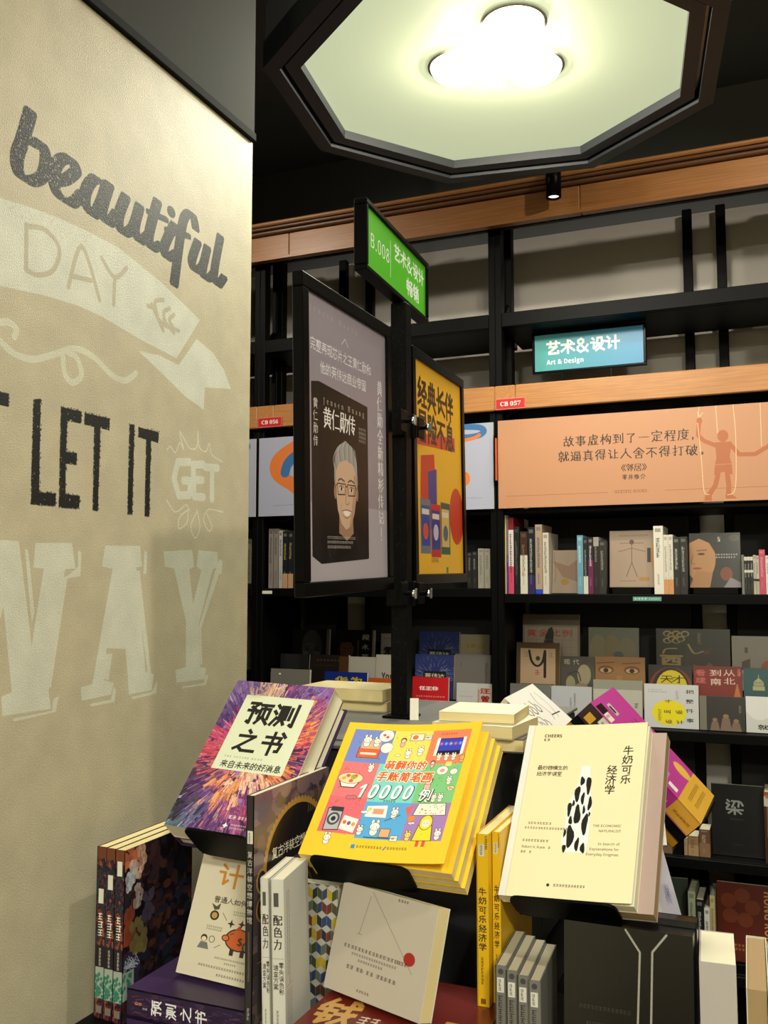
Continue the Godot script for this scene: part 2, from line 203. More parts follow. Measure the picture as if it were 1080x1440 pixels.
# outlines and strokes painted on the left wall, in millimetres: distance along the wall, height
const MURAL_SCRIPT := [[899,2157,887,2114,879,2089,883,2069,903,2067,924,2083,929,2108,920,2123,903,2117],
[943,2083,965,2094,985,2115,975,2126,955,2117,944,2095,950,2071,978,2067,998,2087],
[1044,2119,1023,2119,1007,2097,1006,2077,1023,2068,1037,2089,1049,2121],
[1054,2123,1040,2079,1056,2068,1071,2087],
[1091,2120,1076,2082,1087,2065,1109,2080,1124,2118],
[1124,2118,1114,2082,1126,2066,1148,2083],
[1167,2142,1148,2083,1155,2065,1178,2077],
[1144,2117,1192,2122],
[1211,2121,1187,2078,1194,2063,1219,2077],
[1202,2142,1204,2137],
[1270,2136,1262,2155,1242,2148,1230,2116,1214,2026],
[1190,2105,1253,2117],
[1277,2116,1261,2079,1271,2067,1292,2081,1305,2116],
[1305,2116,1292,2069,1310,2065,1327,2080],
[1344,2148,1327,2080,1339,2063,1357,2081]]
const MURAL_RIBBON := [[853,2026,905,2033,956,2038,1017,2040,1078,2039,1180,2019,1287,1988,1224,1910,1136,1917,1045,1929,997,1931,938,1927,858,1917],
[1278,1954,1327,1942,1361,1921,1384,1892,1304,1879,1302,1841,1248,1854,1197,1874,1129,1899,1178,1904,1230,1900]]
const MURAL_DAY := [[898,2008,900,1950],
[898,2006,931,2013,958,1997,948,1965,921,1950,900,1950],
[977,1951,1001,2015,1040,1951],
[984,1968,1021,1973],
[1042,2012,1071,1993,1097,2015],
[1071,1993,1070,1953],
[1158,1978,1182,1956,1229,1955],
[1187,1993,1166,1984,1173,1965],
[1203,1984,1188,1973,1194,1960],
[1215,1977,1203,1966,1213,1957],
[1149,1973,1164,1974],
[1170,1964,1188,1945],
[1188,1962,1216,1948]]
const MURAL_SWIRL := [[860,1872,875,1876,887,1870,884,1860],
[861,1849,884,1839,917,1839,954,1854,994,1871,1033,1867,1068,1851,1100,1849,1124,1865],
[970,1856,975,1832,991,1824,1007,1838,997,1859,981,1862]]
const MURAL_LET_IT := [[919,1788,932,1791,934,1671,964,1672,964,1655,920,1654],
[969,1787,1009,1788,1009,1771,982,1771,981,1729,1002,1730,1002,1714,981,1713,982,1673,1010,1673,1009,1655,970,1654],
[1015,1787,1067,1788,1067,1771,1048,1771,1047,1655,1036,1655,1035,1771,1015,1771],
[1111,1787,1123,1788,1122,1655,1111,1655],
[1132,1786,1182,1786,1181,1769,1163,1770,1162,1655,1151,1655,1151,1770,1132,1771],
[808,1787,878,1787,878,1771,850,1771,850,1655,838,1655,838,1771,808,1771]]
const MURAL_WAY := [[871,1607,902,1607,929,1478,946,1574,928,1575,930,1606,997,1609,1005,1575,985,1574,961,1417,966,1395,884,1396,881,1419,898,1423,880,1527,875,1510],
[912,1598,918,1597,932,1520,928,1505],
[961,1423,979,1563,990,1565,1010,1578,1009,1600,1016,1597,1015,1565,990,1562,965,1422],
[1064,1608,1142,1611,1147,1581,1134,1579,1161,1426,1181,1421,1176,1398,1123,1397,1120,1421,1113,1462,1072,1466,1068,1422,1089,1417,1084,1401,1024,1399,1021,1417,1044,1419,1081,1576,1058,1579],
[1131,1573,1142,1575,1175,1419,1167,1418],
[1152,1605,1159,1602,1158,1570,1151,1570],
[1070,1458,1085,1458,1078,1421,1068,1424],
[1199,1605,1275,1610,1282,1583,1268,1579,1280,1523,1302,1578,1288,1584,1293,1610,1349,1609,1351,1583,1336,1581,1297,1492,1303,1422,1320,1419,1315,1402,1239,1403,1235,1423,1263,1425,1261,1497,1227,1579,1203,1582],
[1317,1407,1327,1408,1320,1392,1255,1393,1254,1396,1314,1396],
[1354,1597,1365,1595,1362,1573,1355,1573,1304,1484,1309,1427,1303,1426,1298,1488,1340,1573],
[1092,1543,1086,1491,1099,1491],
[1176,1395,1190,1411,1188,1392,1132,1389,1129,1393],
[1089,1412,1094,1406,1092,1390,1043,1389,1040,1393,1084,1394],
[970,1407,980,1410,975,1390,903,1387,901,1391,968,1392]]
const MURAL_GET := [[1264,1750,1232,1746,1223,1719,1236,1694,1265,1697,1268,1720,1248,1719],
[1304,1751,1274,1747,1278,1696,1305,1697],
[1274,1722,1301,1725],
[1308,1747,1346,1750],
[1329,1749,1330,1696]]
const MURAL_FLOURISH := [[1203,1761,1212,1768,1225,1760,1237,1777,1247,1768,1236,1795,1263,1773,1283,1777,1286,1803,1290,1778,1310,1773,1320,1788,1328,1770,1361,1762],
[1205,1684,1228,1667,1259,1681,1260,1654,1238,1642,1240,1661,1266,1674],
[1286,1671,1270,1647,1284,1629,1296,1649,1286,1675],
[1313,1673,1331,1651,1321,1643,1306,1661,1320,1678,1363,1677]]

# ---------- drawing flat print into images ----------
class Cv:
	var im: Image
	var ss := 2
	var xf := Transform2D()
	var root
	func _init(r, w: int, h: int, bg: Color, s := 2):
		root = r; ss = s
		im = Image.create_empty(w * s, h * s, false, Image.FORMAT_RGB8); im.fill(bg)
		at(0, 0, 1, 1)
	func at(x: float, y: float, kx: float, ky: float, turn := 0.0):
		xf = Transform2D(turn, Vector2(x, y) * ss) * Transform2D(0, Vector2(kx, ky) * ss, 0, Vector2.ZERO)
	func fill(cs: Array, c: Color):
		var E := []
		var lo := 1e9
		var hi := -1e9
		for p in cs:
			var n: int = p.size()
			for i in n:
				var a: Vector2 = xf * (p[i] as Vector2)
				var b: Vector2 = xf * (p[(i + 1) % n] as Vector2)
				lo = minf(lo, minf(a.y, b.y)); hi = maxf(hi, maxf(a.y, b.y))
				if a.y == b.y: continue
				E.append([a.y, b.y, a.x, (b.x - a.x) / (b.y - a.y)] if a.y < b.y else [b.y, a.y, b.x, (a.x - b.x) / (a.y - b.y)])
		for y in range(maxi(0, ceili(lo - .5)), mini(im.get_height() - 1, floori(hi - .5)) + 1):
			var yc := y + .5
			var xs := PackedFloat32Array()
			for e in E:
				if e[0] <= yc and yc < e[1]: xs.append(e[2] + (yc - e[0]) * e[3])
			xs.sort()
			for i in range(0, xs.size() - 1, 2):
				var x0 := maxi(0, roundi(xs[i])); var x1 := mini(im.get_width(), roundi(xs[i + 1]))
				if x1 > x0: im.fill_rect(Rect2i(x0, y, x1 - x0, 1), c)
	func rect(x, y, w, h, c: Color): fill([[Vector2(x, y), Vector2(x + w, y), Vector2(x + w, y + h), Vector2(x, y + h)]], c)
	func pts(f: Array) -> Array:
		var r := []
		for i in range(0, f.size(), 2): r.append(Vector2(f[i], f[i + 1]))
		return r
	func poly(f: Array, c: Color): fill([pts(f)], c)
	func disc(x, y, rx, ry, c: Color, n := 24):
		var p := []
		for i in n: p.append(Vector2(x + rx * cos(TAU * i / n), y + ry * sin(TAU * i / n)))
		fill([p], c)
	func blob(x, y, rx, ry, c: Color, line: Color, lw: float):     # an outlined ellipse
		disc(x, y, rx + lw, ry + lw, line); disc(x, y, rx, ry, c)
	func seg(a: Vector2, b: Vector2, w: float, c: Color, ext := .5):
		var d := (b - a).normalized() if a != b else Vector2.RIGHT
		var n := d.orthogonal() * w * .5
		a -= d * w * ext; b += d * w * ext
		fill([[a + n, b + n, b - n, a - n]], c)
	func ln(f: Array, w: float, c: Color, smooth := false, caps := true):
		var p := pts(f)
		if smooth:
			var q := []
			for i in p.size() - 1:
				var a = p[maxi(i - 1, 0)]; var d = p[mini(i + 2, p.size() - 1)]
				for k in 5: q.append((p[i] as Vector2).cubic_interpolate(p[i + 1], a, d, k / 5.0))
			q.append(p[-1]); p = q
		for i in p.size() - 1:
			seg(p[i], p[i + 1], w, c, 0.0 if caps else .3)
			if caps: disc(p[i].x, p[i].y, w * .5, w * .5, c, 10)
		if caps: disc(p[-1].x, p[-1].y, w * .5, w * .5, c, 10)
	func pen(f: Array, rx: float, ry: float, c: Color):   # a broad nib: thick downstrokes, thin turns
		var p := pts(f)
		for i in p.size() - 1:
			var a = p[maxi(i - 1, 0)]; var d = p[mini(i + 2, p.size() - 1)]
			var n := int((p[i] as Vector2).distance_to(p[i + 1]) / 1.2) + 1
			for k in n + 1:
				var q := (p[i] as Vector2).cubic_interpolate(p[i + 1], a, d, float(k) / n)
				fill([[q + Vector2(-rx, ry * .2), q + Vector2(-rx * .7, ry), q + Vector2(rx * .8, ry * .7), q + Vector2(rx, -ry * .2), q + Vector2(rx * .7, -ry), q + Vector2(-rx * .8, -ry * .7)]], c)
	# a run of written characters; o: vert, hw (weight of level strokes), sp (advance), skew, sx
	func cjk(s: String, x: float, y: float, sz: float, wt: float, c: Color, o := {}):
		var hw: float = o.get("hw", wt); var sx: float = o.get("sx", 1.0); var skew: float = o.get("skew", 0.0)
		var adv: float = sz * o.get("sp", 1.08)
		for ch in s:
			for st in G.get(ch, []):
				for i in range(0, st.size() - 3, 2):
					var a := Vector2(st[i] * sx - (st[i + 1] - 10) * skew, st[i + 1]) * sz / 20.0 + Vector2(x, y)
					var b := Vector2(st[i + 2] * sx - (st[i + 3] - 10) * skew, st[i + 3]) * sz / 20.0 + Vector2(x, y)
					var d := (b - a).abs()
					seg(a, b, sz * (hw if d.x > d.y * 2.2 else wt), c, .42)
			if o.get("vert", false): y += adv
			else: x += adv * sx if ch != " " else adv * .5
	func latin(s: String, x: float, y: float, cap: float, c: Color, font: String, o := {}):
		var fd = root.font_data(font)
		var k: float = cap / fd.cap
		var skew: float = o.get("skew", 0.0); var sx: float = o.get("sx", 1.0)
		if o.get("right", false):
			for ch in s: x -= (root.glyph(font, ch).adv + o.get("track", 0.0)) * k * sx
		for ch in s:
			var g = root.glyph(font, ch)
			for t in g.tri:
				var q := []
				for v in t: q.append(Vector2(x + (v.x * sx + (v.y - fd.base) * skew) * k, y - (v.y - fd.base) * k))
				fill([q], c)
			if o.get("vert", false): y += cap * 1.25
			else: x += (g.adv + o.get("track", 0.0)) * k * sx
	# rows of print too fine to read in the photograph
	func fine(x: float, y: float, n: int, sz: float, c: Color, r: RandomNumberGenerator, vert := false):
		for i in n:
			var px := x if vert else x + i * sz * 1.1
			var py := y + i * sz * 1.1 if vert else y
			for k in 3: rect(px, py + sz * (.05 + .36 * k), sz * r.randf_range(.6, .9), sz * .13, c)
			rect(px + sz * r.randf_range(.1, .6), py, sz * .14, sz * .9, c)
	func tex() -> ImageTexture:
		im.resize(im.get_width() / ss, im.get_height() / ss, Image.INTERPOLATE_TRILINEAR if ss > 2 else Image.INTERPOLATE_BILINEAR)
		return ImageTexture.create_from_image(im)

var fonts := {}
var glyphs := {}
func font_of(f: String) -> SystemFont:
	if not fonts.has(f):
		var s := SystemFont.new(); s.font_names = PackedStringArray([f.trim_suffix(" Bold")])
		s.font_weight = 700 if f.ends_with("Bold") else 400
		fonts[f] = {"font": s}
		var g = glyph(f, "H")
		var lo := 1e9; var hi := -1e9
		for t in g.tri:
			for v in t: lo = minf(lo, v.y); hi = maxf(hi, v.y)
		fonts[f].base = lo; fonts[f].cap = hi - lo
	return fonts[f].font
func font_data(f: String): font_of(f); return fonts[f]
func glyph(f: String, ch: String):
	var key := f + ch
	if not glyphs.has(key):
		var s: SystemFont = fonts[f].font
		var tm := TextMesh.new(); tm.font = s; tm.text = ch; tm.font_size = 64; tm.pixel_size = 1.0 / 64; tm.depth = 0.0; tm.curve_step = 2.0
		tm.horizontal_alignment = HORIZONTAL_ALIGNMENT_LEFT
		var tri := []
		if ch != " ":
			var a := tm.get_mesh_arrays()
			var v: PackedVector3Array = a[Mesh.ARRAY_VERTEX]
			var ix = a[Mesh.ARRAY_INDEX]
			var n: int = ix.size() if ix != null else v.size()
			for i in range(0, n - 2, 3):
				var q := []
				for k in 3: var p: Vector3 = v[ix[i + k]] if ix != null else v[i + k]; q.append(Vector2(p.x, p.y))
				tri.append(q)
		glyphs[key] = {"tri": tri, "adv": s.get_string_size(ch, HORIZONTAL_ALIGNMENT_LEFT, -1, 64).x / 64.0}
	return glyphs[key]

# ---------- materials ----------
func mat(c: Color, rough := .6, metal := 0.0) -> StandardMaterial3D:
	var m := StandardMaterial3D.new(); m.albedo_color = c; m.roughness = rough; m.metallic = metal
	return m
func printed(cv: Cv, rough := .4, coat := 0.0) -> StandardMaterial3D:
	var m := mat(Color.WHITE, rough); m.albedo_texture = cv.tex(); m.texture_repeat = false
	if coat > 0: m.clearcoat_enabled = true; m.clearcoat = coat; m.clearcoat_roughness = .12
	return m
func noise_map(seed_: int, freq: float, size: int, octaves := 3) -> FastNoiseLite:
	var n := FastNoiseLite.new(); n.seed = seed_; n.frequency = freq; n.fractal_octaves = octaves; n.noise_type = FastNoiseLite.TYPE_SIMPLEX_SMOOTH
	return n
func grain_wood(a: Color, b: Color, seed_: int) -> StandardMaterial3D:
	var n := noise_map(seed_, .02, 256)
	var im := Image.create_empty(512, 128, false, Image.FORMAT_RGB8)
	for y in 128:
		for x in 512:
			var t := n.get_noise_2d(x * .35, y * 6.0) * .6 + n.get_noise_2d(x * 1.2 + 900, y * 22.0) * .35
			im.set_pixel(x, y, a.lerp(b, clampf(.5 + t, 0, 1)))
	var m := mat(Color.WHITE, .42); m.albedo_texture = ImageTexture.create_from_image(im)
	return m

# ---------- meshes ----------
var mesh_cache := {}
func quad(st: SurfaceTool, a: Vector3, b: Vector3, c: Vector3, d: Vector3, uv := Rect2(0, 0, 1, 1)):   # a top left, b top right, c bottom right, d bottom left seen from the front
	var n := (c - a).cross(b - a)
	n = n.normalized() if n.length() > 0 else Vector3.UP
	var q := [[a, uv.position], [b, uv.position + Vector2(uv.size.x, 0)], [c, uv.end], [a, uv.position], [c, uv.end], [d, uv.position + Vector2(0, uv.size.y)]]
	for e in q: st.set_normal(n); st.set_uv(e[1]); st.add_vertex(e[0])
func new_st() -> SurfaceTool:
	var st := SurfaceTool.new(); st.begin(Mesh.PRIMITIVE_TRIANGLES); return st
func tri(st: SurfaceTool, a: Vector3, b: Vector3, c: Vector3):
	var n := (c - a).cross(b - a).normalized()
	for p in [a, b, c]: st.set_normal(n); st.set_uv(Vector2.ZERO); st.add_vertex(p)
func slab(w: float, h: float, t: float, uv := Rect2(0, 0, 1, 1)) -> ArrayMesh:   # x 0..w, y 0..h, z -t..0; surface 0 is the printed front, 1 the rest
	var key := ["slab", w, h, t, uv]
	if mesh_cache.has(key): return mesh_cache[key]
	var s := new_st()
	quad(s, Vector3(0, h, 0), Vector3(w, h, 0), Vector3(w, 0, 0), Vector3(0, 0, 0), uv)
	var m := s.commit()
	s = new_st()
	quad(s, Vector3(w, h, -t), Vector3(0, h, -t), Vector3(0, 0, -t), Vector3(w, 0, -t))
	quad(s, Vector3(0, h, -t), Vector3(w, h, -t), Vector3(w, h, 0), Vector3(0, h, 0))
	quad(s, Vector3(0, 0, 0), Vector3(w, 0, 0), Vector3(w, 0, -t), Vector3(0, 0, -t))
	quad(s, Vector3(0, h, -t), Vector3(0, h, 0), Vector3(0, 0, 0), Vector3(0, 0, -t))
	quad(s, Vector3(w, h, 0), Vector3(w, h, -t), Vector3(w, 0, -t), Vector3(w, 0, 0))
	s.commit(m)
	mesh_cache[key] = m
	return m
func bent(w: float, h: float, t: float, lift: float, start: float) -> ArrayMesh:   # a cover that springs away from its book towards the fore edge
	var N := 16
	var P := []; var Q := []
	for i in N + 1:
		var u := float(i) / N
		var k := maxf(0.0, (u - start) / (1.0 - start))
		var z := lift * k * k
		var dz := lift * 2.0 * k / ((1.0 - start) * w)
		var nn := Vector3(-dz, 0, 1).normalized()
		var xx := w * (u - lift * 1.0 * k * k)
		P.append(Vector3(xx, 0, z)); Q.append(Vector3(xx, 0, z) - nn * t)
	var s := new_st()
	var up := Vector3(0, h, 0)
	for i in N: quad(s, P[i] + up, P[i + 1] + up, P[i + 1], P[i], Rect2(float(i) / N, 0, 1.0 / N, 1))
	var m := s.commit()
	s = new_st()
	for i in N:
		quad(s, Q[i + 1] + up, Q[i] + up, Q[i], Q[i + 1])
		quad(s, Q[i] + up, Q[i + 1] + up, P[i + 1] + up, P[i] + up)
		quad(s, P[i], P[i + 1], Q[i + 1], Q[i])
	quad(s, P[N] + up, Q[N] + up, Q[N], P[N])
	quad(s, Q[0] + up, P[0] + up, P[0], Q[0])
	s.commit(m)
	return m
func leaves(w: float, h: float, t: float, wave := 0.0) -> ArrayMesh:   # a block of pages, u runs through its thickness
	var key := ["leaves", w, h, t, wave]
	if mesh_cache.has(key): return mesh_cache[key]
	var s := new_st()
	var r := Rect2(0, 0, t * 300.0, 1)
	var N := 6
	for i in N:   # fore edge slightly hollow
		var z0 := -t * i / N; var z1 := -t * (i + 1) / N
		var x0 := w - wave * sin(PI * i / N); var x1 := w - wave * sin(PI * (i + 1) / N)
		quad(s, Vector3(x0, h, z0), Vector3(x1, h, z1), Vector3(x1, 0, z1), Vector3(x0, 0, z0), Rect2(r.size.x * i / N, 0, r.size.x / N, 1))
		s.set_smooth_group(-1)
	# head and tail, u along the thickness
	for yy in [h, 0.0]:
		var a := Vector3(0, yy, 0); var b := Vector3(0, yy, -t); var c := Vector3(w - wave * .5, yy, -t); var d := Vector3(w - wave * .5, yy, 0)
		if yy > 0: quad(s, a, b, c, d, r)
		else: quad(s, d, c, b, a, Rect2(0, 0, r.size.x, 1))
	quad(s, Vector3(0, h, 0), Vector3(w, h, 0), Vector3(w, 0, 0), Vector3(0, 0, 0))
	quad(s, Vector3(w, h, -t), Vector3(0, h, -t), Vector3(0, 0, -t), Vector3(w, 0, -t))
	quad(s, Vector3(0, h, -t), Vector3(0, h, 0), Vector3(0, 0, 0), Vector3(0, 0, -t), r)
	var m := s.commit()
	mesh_cache[key] = m
	return m
func cbox(sx: float, sy: float, sz: float, b := .002) -> ArrayMesh:   # box with chamfered edges, centred
	var key := ["cbox", sx, sy, sz, b]
	if mesh_cache.has(key): return mesh_cache[key]
	b = minf(b, minf(sx, minf(sy, sz)) * .3)
	var H := Vector3(sx, sy, sz) * .5
	var s := new_st()
	for ax in 3:
		var u := (ax + 1) % 3; var v := (ax + 2) % 3
		for sg in [-1.0, 1.0]:
			var c := []
			for k in [[-1, -1], [1, -1], [1, 1], [-1, 1]]:
				var p := Vector3(); p[ax] = H[ax] * sg; p[u] = (H[u] - b) * k[0]; p[v] = (H[v] - b) * k[1]; c.append(p)
			if sg > 0: quad(s, c[3], c[2], c[1], c[0])
			else: quad(s, c[0], c[1], c[2], c[3])
		for su in [-1.0, 1.0]:
			for sv in [-1.0, 1.0]:
				var p := []
				for k in [-1.0, 1.0]:
					for f in 2:
						var q := Vector3(); q[ax] = (H[ax] - b) * k; q[u] = (H[u] - (0.0 if f == 0 else b)) * su; q[v] = (H[v] - (b if f == 0 else 0.0)) * sv; p.append(q)
				if su * sv > 0: quad(s, p[2], p[3], p[1], p[0])
				else: quad(s, p[0], p[1], p[3], p[2])
	for a in [-1.0, 1.0]:
		for c in [-1.0, 1.0]:
			for d in [-1.0, 1.0]:
				var p := Vector3(H.x * a, (H.y - b) * c, (H.z - b) * d); var q := Vector3((H.x - b) * a, H.y * c, (H.z - b) * d); var r := Vector3((H.x - b) * a, (H.y - b) * c, H.z * d)
				if a * c * d > 0: tri(s, p, r, q)
				else: tri(s, p, q, r)
	var m := s.commit()
	mesh_cache[key] = m
	return m
func extrude(outline: Array, h: float) -> ArrayMesh:   # outline in x,z, from y 0 up to h
	var s := new_st()
	var pv := PackedVector2Array(outline)
	var area := 0.0
	for i in pv.size(): area += pv[i].cross(pv[(i + 1) % pv.size()])
	var ix := Geometry2D.triangulate_polygon(pv)
	for i in range(0, ix.size(), 3):
		var a := pv[ix[i]]; var b := pv[ix[i + 1]]; var c := pv[ix[i + 2]]
		if (b - a).cross(c - a) < 0: var q := b; b = c; c = q
		tri(s, Vector3(a.x, h, a.y), Vector3(b.x, h, b.y), Vector3(c.x, h, c.y))
		tri(s, Vector3(a.x, 0, a.y), Vector3(c.x, 0, c.y), Vector3(b.x, 0, b.y))
	for i in pv.size():
		var a := pv[i]; var b := pv[(i + 1) % pv.size()]
		if area > 0: var q := a; a = b; b = q
		quad(s, Vector3(a.x, h, a.y), Vector3(b.x, h, b.y), Vector3(b.x, 0, b.y), Vector3(a.x, 0, a.y))
	return s.commit()
func lathe(prof: Array, n := 24) -> ArrayMesh:   # points of radius, height
	var s := new_st(); s.set_smooth_group(0)
	for i in prof.size() - 1:
		for k in n:
			var a0 := TAU * k / n; var a1 := TAU * (k + 1) / n
			var p := []
			for e in [[prof[i + 1], a0], [prof[i + 1], a1], [prof[i], a1], [prof[i], a0]]: p.append(Vector3(e[0].x * cos(e[1]), e[0].y, e[0].x * sin(e[1])))
			for t in [[0, 2, 1], [0, 3, 2]]:
				for j in t: s.set_uv(Vector2.ZERO); s.add_vertex(p[j])
	s.generate_normals()
	return s.commit()
func tube(path: Array, r: float, n := 8) -> ArrayMesh:
	var s := new_st(); s.set_smooth_group(0)
	var rings := []
	for i in path.size():
		var d: Vector3 = (path[mini(i + 1, path.size() - 1)] - path[maxi(i - 1, 0)]).normalized()
		var a := d.cross(Vector3.UP if absf(d.y) < .9 else Vector3.RIGHT).normalized(); var b := d.cross(a)
		var ring := []
		for k in n: ring.append(path[i] + (a * cos(TAU * k / n) + b * sin(TAU * k / n)) * r)
		rings.append(ring)
	for i in path.size() - 1:
		for k in n:
			var q := [rings[i][k], rings[i][(k + 1) % n], rings[i + 1][(k + 1) % n], rings[i + 1][k]]
			for t in [[0, 2, 1], [0, 3, 2]]:
				for j in t: s.set_uv(Vector2.ZERO); s.add_vertex(q[j])
	s.generate_normals()
	return s.commit()

# ---------- objects ----------
var used := {}
func numbered(n: String) -> String:
	used[n] = used.get(n, -1) + 1
	return n if used[n] == 0 else "%s_%03d" % [n, used[n]]
func thing(called: String, label: String, category: String, pos := Vector3.ZERO, basis_ := Basis(), group := "") -> Node3D:
	var o := Node3D.new(); o.name = numbered(called); add_child(o)
	o.transform = Transform3D(basis_, pos)
	o.set_meta("label", label); o.set_meta("category", category)
	if group: o.set_meta("group", group)
	return o
func part(parent: Node3D, called: String, mesh: Mesh, m, pos := Vector3.ZERO, basis_ := Basis()) -> MeshInstance3D:
	var o := MeshInstance3D.new(); o.name = called; o.mesh = mesh
	parent.add_child(o, true)
	o.transform = Transform3D(basis_, pos)
	var ms: Array = m if m is Array else [m]
	for i in mesh.get_surface_count(): o.set_surface_override_material(i, ms[mini(i, ms.size() - 1)])
	return o
func structure(called: String, label: String, mesh: Mesh, m, pos := Vector3.ZERO) -> MeshInstance3D:
	var o := part(self, numbered(called), mesh, m, pos)
	o.set_meta("kind", "structure"); o.set_meta("label", label); o.set_meta("category", called.get_slice("_", 0))
	return o
func span(a: Vector3, b: Vector3) -> Array: return [(b - a).abs(), (a + b) * .5]
func boxpart(parent: Node3D, called: String, a: Vector3, b: Vector3, m, bev := .002) -> MeshInstance3D:
	var s := (b - a).abs()
	return part(parent, called, cbox(s.x, s.y, s.z, bev), m, (a + b) * .5)
func roomslab(called: String, label: String, a: Vector3, b: Vector3, m) -> MeshInstance3D:
	var s := (b - a).abs()
	return structure(called, label, cbox(s.x, s.y, s.z, .001), m, (a + b) * .5)
func ypr(yaw: float, tilt := 0.0, roll := 0.0) -> Basis: return Basis.from_euler(Vector3(deg_to_rad(tilt), deg_to_rad(yaw), deg_to_rad(roll)), EULER_ORDER_YXZ)

# A book: base at its lower left front corner, front cover towards +z, spine at x = 0, pages behind.
# o: front, back, spine (materials), cover (plain cover stock), pages, c (cover thickness), inset, bend, uv
func book(called: String, label: String, pos: Vector3, bs: Basis, w: float, h: float, t: float, o := {}, group := "", category := "book") -> Node3D:
	var b := thing(called, label, category, pos, bs, group)
	var c: float = o.get("c", .0012); var ins: float = o.get("inset", .0)
	var plain = o.get("cover", M.white_card); var pg = o.get("pages", M.pages)
	var lift: float = o.get("bend", 0.0)
	part(b, "front_cover", bent(w, h, c, lift, .12) if lift > 0 else slab(w, h, c, o.get("uv", Rect2(0, 0, 1, 1))), [o.get("front", plain), plain])
	if o.has("endpaper"): part(b, "endpaper", slab(w - .0005, h - .0005, .0004), o.endpaper, Vector3(.0002, .0002, -c - .00005))
	part(b, "pages", leaves(w - c - ins - .0004, h - 2 * ins - .0004, t - 2 * c - .0009, o.get("wave", .0)), pg, Vector3(c + .0002, ins + .0002, -c - (.0006 if o.has("endpaper") else .0002)))
	part(b, "back_cover", slab(w, h, c), [o.get("back", plain), plain], Vector3(w, 0, -t), Basis(Vector3.UP, PI))
	part(b, "spine", slab(t - .0001, h, c, o.get("spine_uv", Rect2(0, 0, 1, 1))), [o.get("spine", plain), plain], Vector3(0, 0, -t + .00005), Basis(Vector3.UP, -PI / 2))
	return b

func materials():
	M.black = mat(Color(.02, .02, .021), .5)
	M.black_metal = mat(Color(.03, .03, .032), .35, .2)
	M.frame = mat(Color(.022, .022, .024), .3)
	M.slate = mat(Color(.17, .18, .2), .5)
	M.ceiling = mat(Color(.38, .39, .39), .85)
	M.white_card = mat(Color(.86, .84, .78), .55)
	M.steel = mat(Color(.75, .75, .74), .25, 1.0)
	M.pale_metal = mat(Color(.7, .7, .66), .35, .6)
	M.grey_back = mat(Color(.79, .76, .72), .7)
	M.shaded_back = mat(Color(.1, .09, .085), .7)  # back panel colour darkened with the shade of the lower shelves
	M.oak = grain_wood(Color(.72, .50, .29), Color(.60, .39, .20), 3)
	M.oak_dark = grain_wood(Color(.46, .31, .19), Color(.37, .24, .13), 9)
	M.oak_x = M.oak; M.oak_dark_x = M.oak_dark
	M.frame_lamp = mat(Color(.17, .18, .19), .45)
	M.grey_top = mat(Color(.42, .41, .40), .6)
	M.speckled = speckle()
	M.floor = mat(Color(.25, .2, .16), .5)
	M.plain_wall = mat(Color(.62, .58, .5), .8)
	for n in ["black", "black_metal", "frame", "speckled"]: M[n].metallic_specular = .22; M[n].metallic = 0.0
	# page edges: thin lines of paper
	var im := Image.create_empty(64, 4, false, Image.FORMAT_RGB8)
	for x in 64:
		var v := rng.randf_range(-.09, .05)
		for y in 4: im.set_pixel(x, y, Color(.89 + v, .86 + v, .76 + v))
	M.pages = mat(Color.WHITE, .8); M.pages.albedo_texture = ImageTexture.create_from_image(im)
	M.pages_cream = M.pages.duplicate(); M.pages_cream.albedo_color = Color(1, .95, .8)
	M.pages_grey = M.pages.duplicate(); M.pages_grey.albedo_color = Color(.82, .80, .78)
	M.pages_tan = M.pages.duplicate(); M.pages_tan.albedo_color = Color(.72, .62, .5)

func speckle() -> StandardMaterial3D:   # black enamel with pale dust specks
	var im := Image.create_empty(128, 512, false, Image.FORMAT_RGB8); im.fill(Color(.03, .03, .032))
	for i in 420:
		var v := rng.randf_range(.12, .55)
		im.fill_rect(Rect2i(rng.randi_range(0, 126), rng.randi_range(0, 510), 1, rng.randi_range(1, 2)), Color(v, v * .95, v * .85))
	var m := mat(Color.WHITE, .4, .1); m.albedo_texture = ImageTexture.create_from_image(im)
	return m

func octo(c: Vector2, r: float) -> Array:
	var p := []
	for k in 8: p.append(c + Vector2(cos(deg_to_rad(14 + 45 * k)), sin(deg_to_rad(14 + 45 * k))) * r)
	return p
func ring(r0: float, r1: float, h: float) -> ArrayMesh:   # octagonal frame, y 0 to h
	var s := new_st()
	var a := octo(Vector2.ZERO, r0); var b := octo(Vector2.ZERO, r1)
	for k in 8:
		var i: Vector2 = a[k]; var j: Vector2 = a[(k + 1) % 8]; var o: Vector2 = b[k]; var q: Vector2 = b[(k + 1) % 8]
		var V := func(v: Vector2, y: float): return Vector3(v.x, y, v.y)
		quad(s, V.call(i, 0), V.call(j, 0), V.call(q, 0), V.call(o, 0))
		quad(s, V.call(o, h), V.call(q, h), V.call(j, h), V.call(i, h))
		quad(s, V.call(q, h), V.call(o, h), V.call(o, 0), V.call(q, 0))
		quad(s, V.call(i, h), V.call(j, h), V.call(j, 0), V.call(i, 0))
	return s.commit()

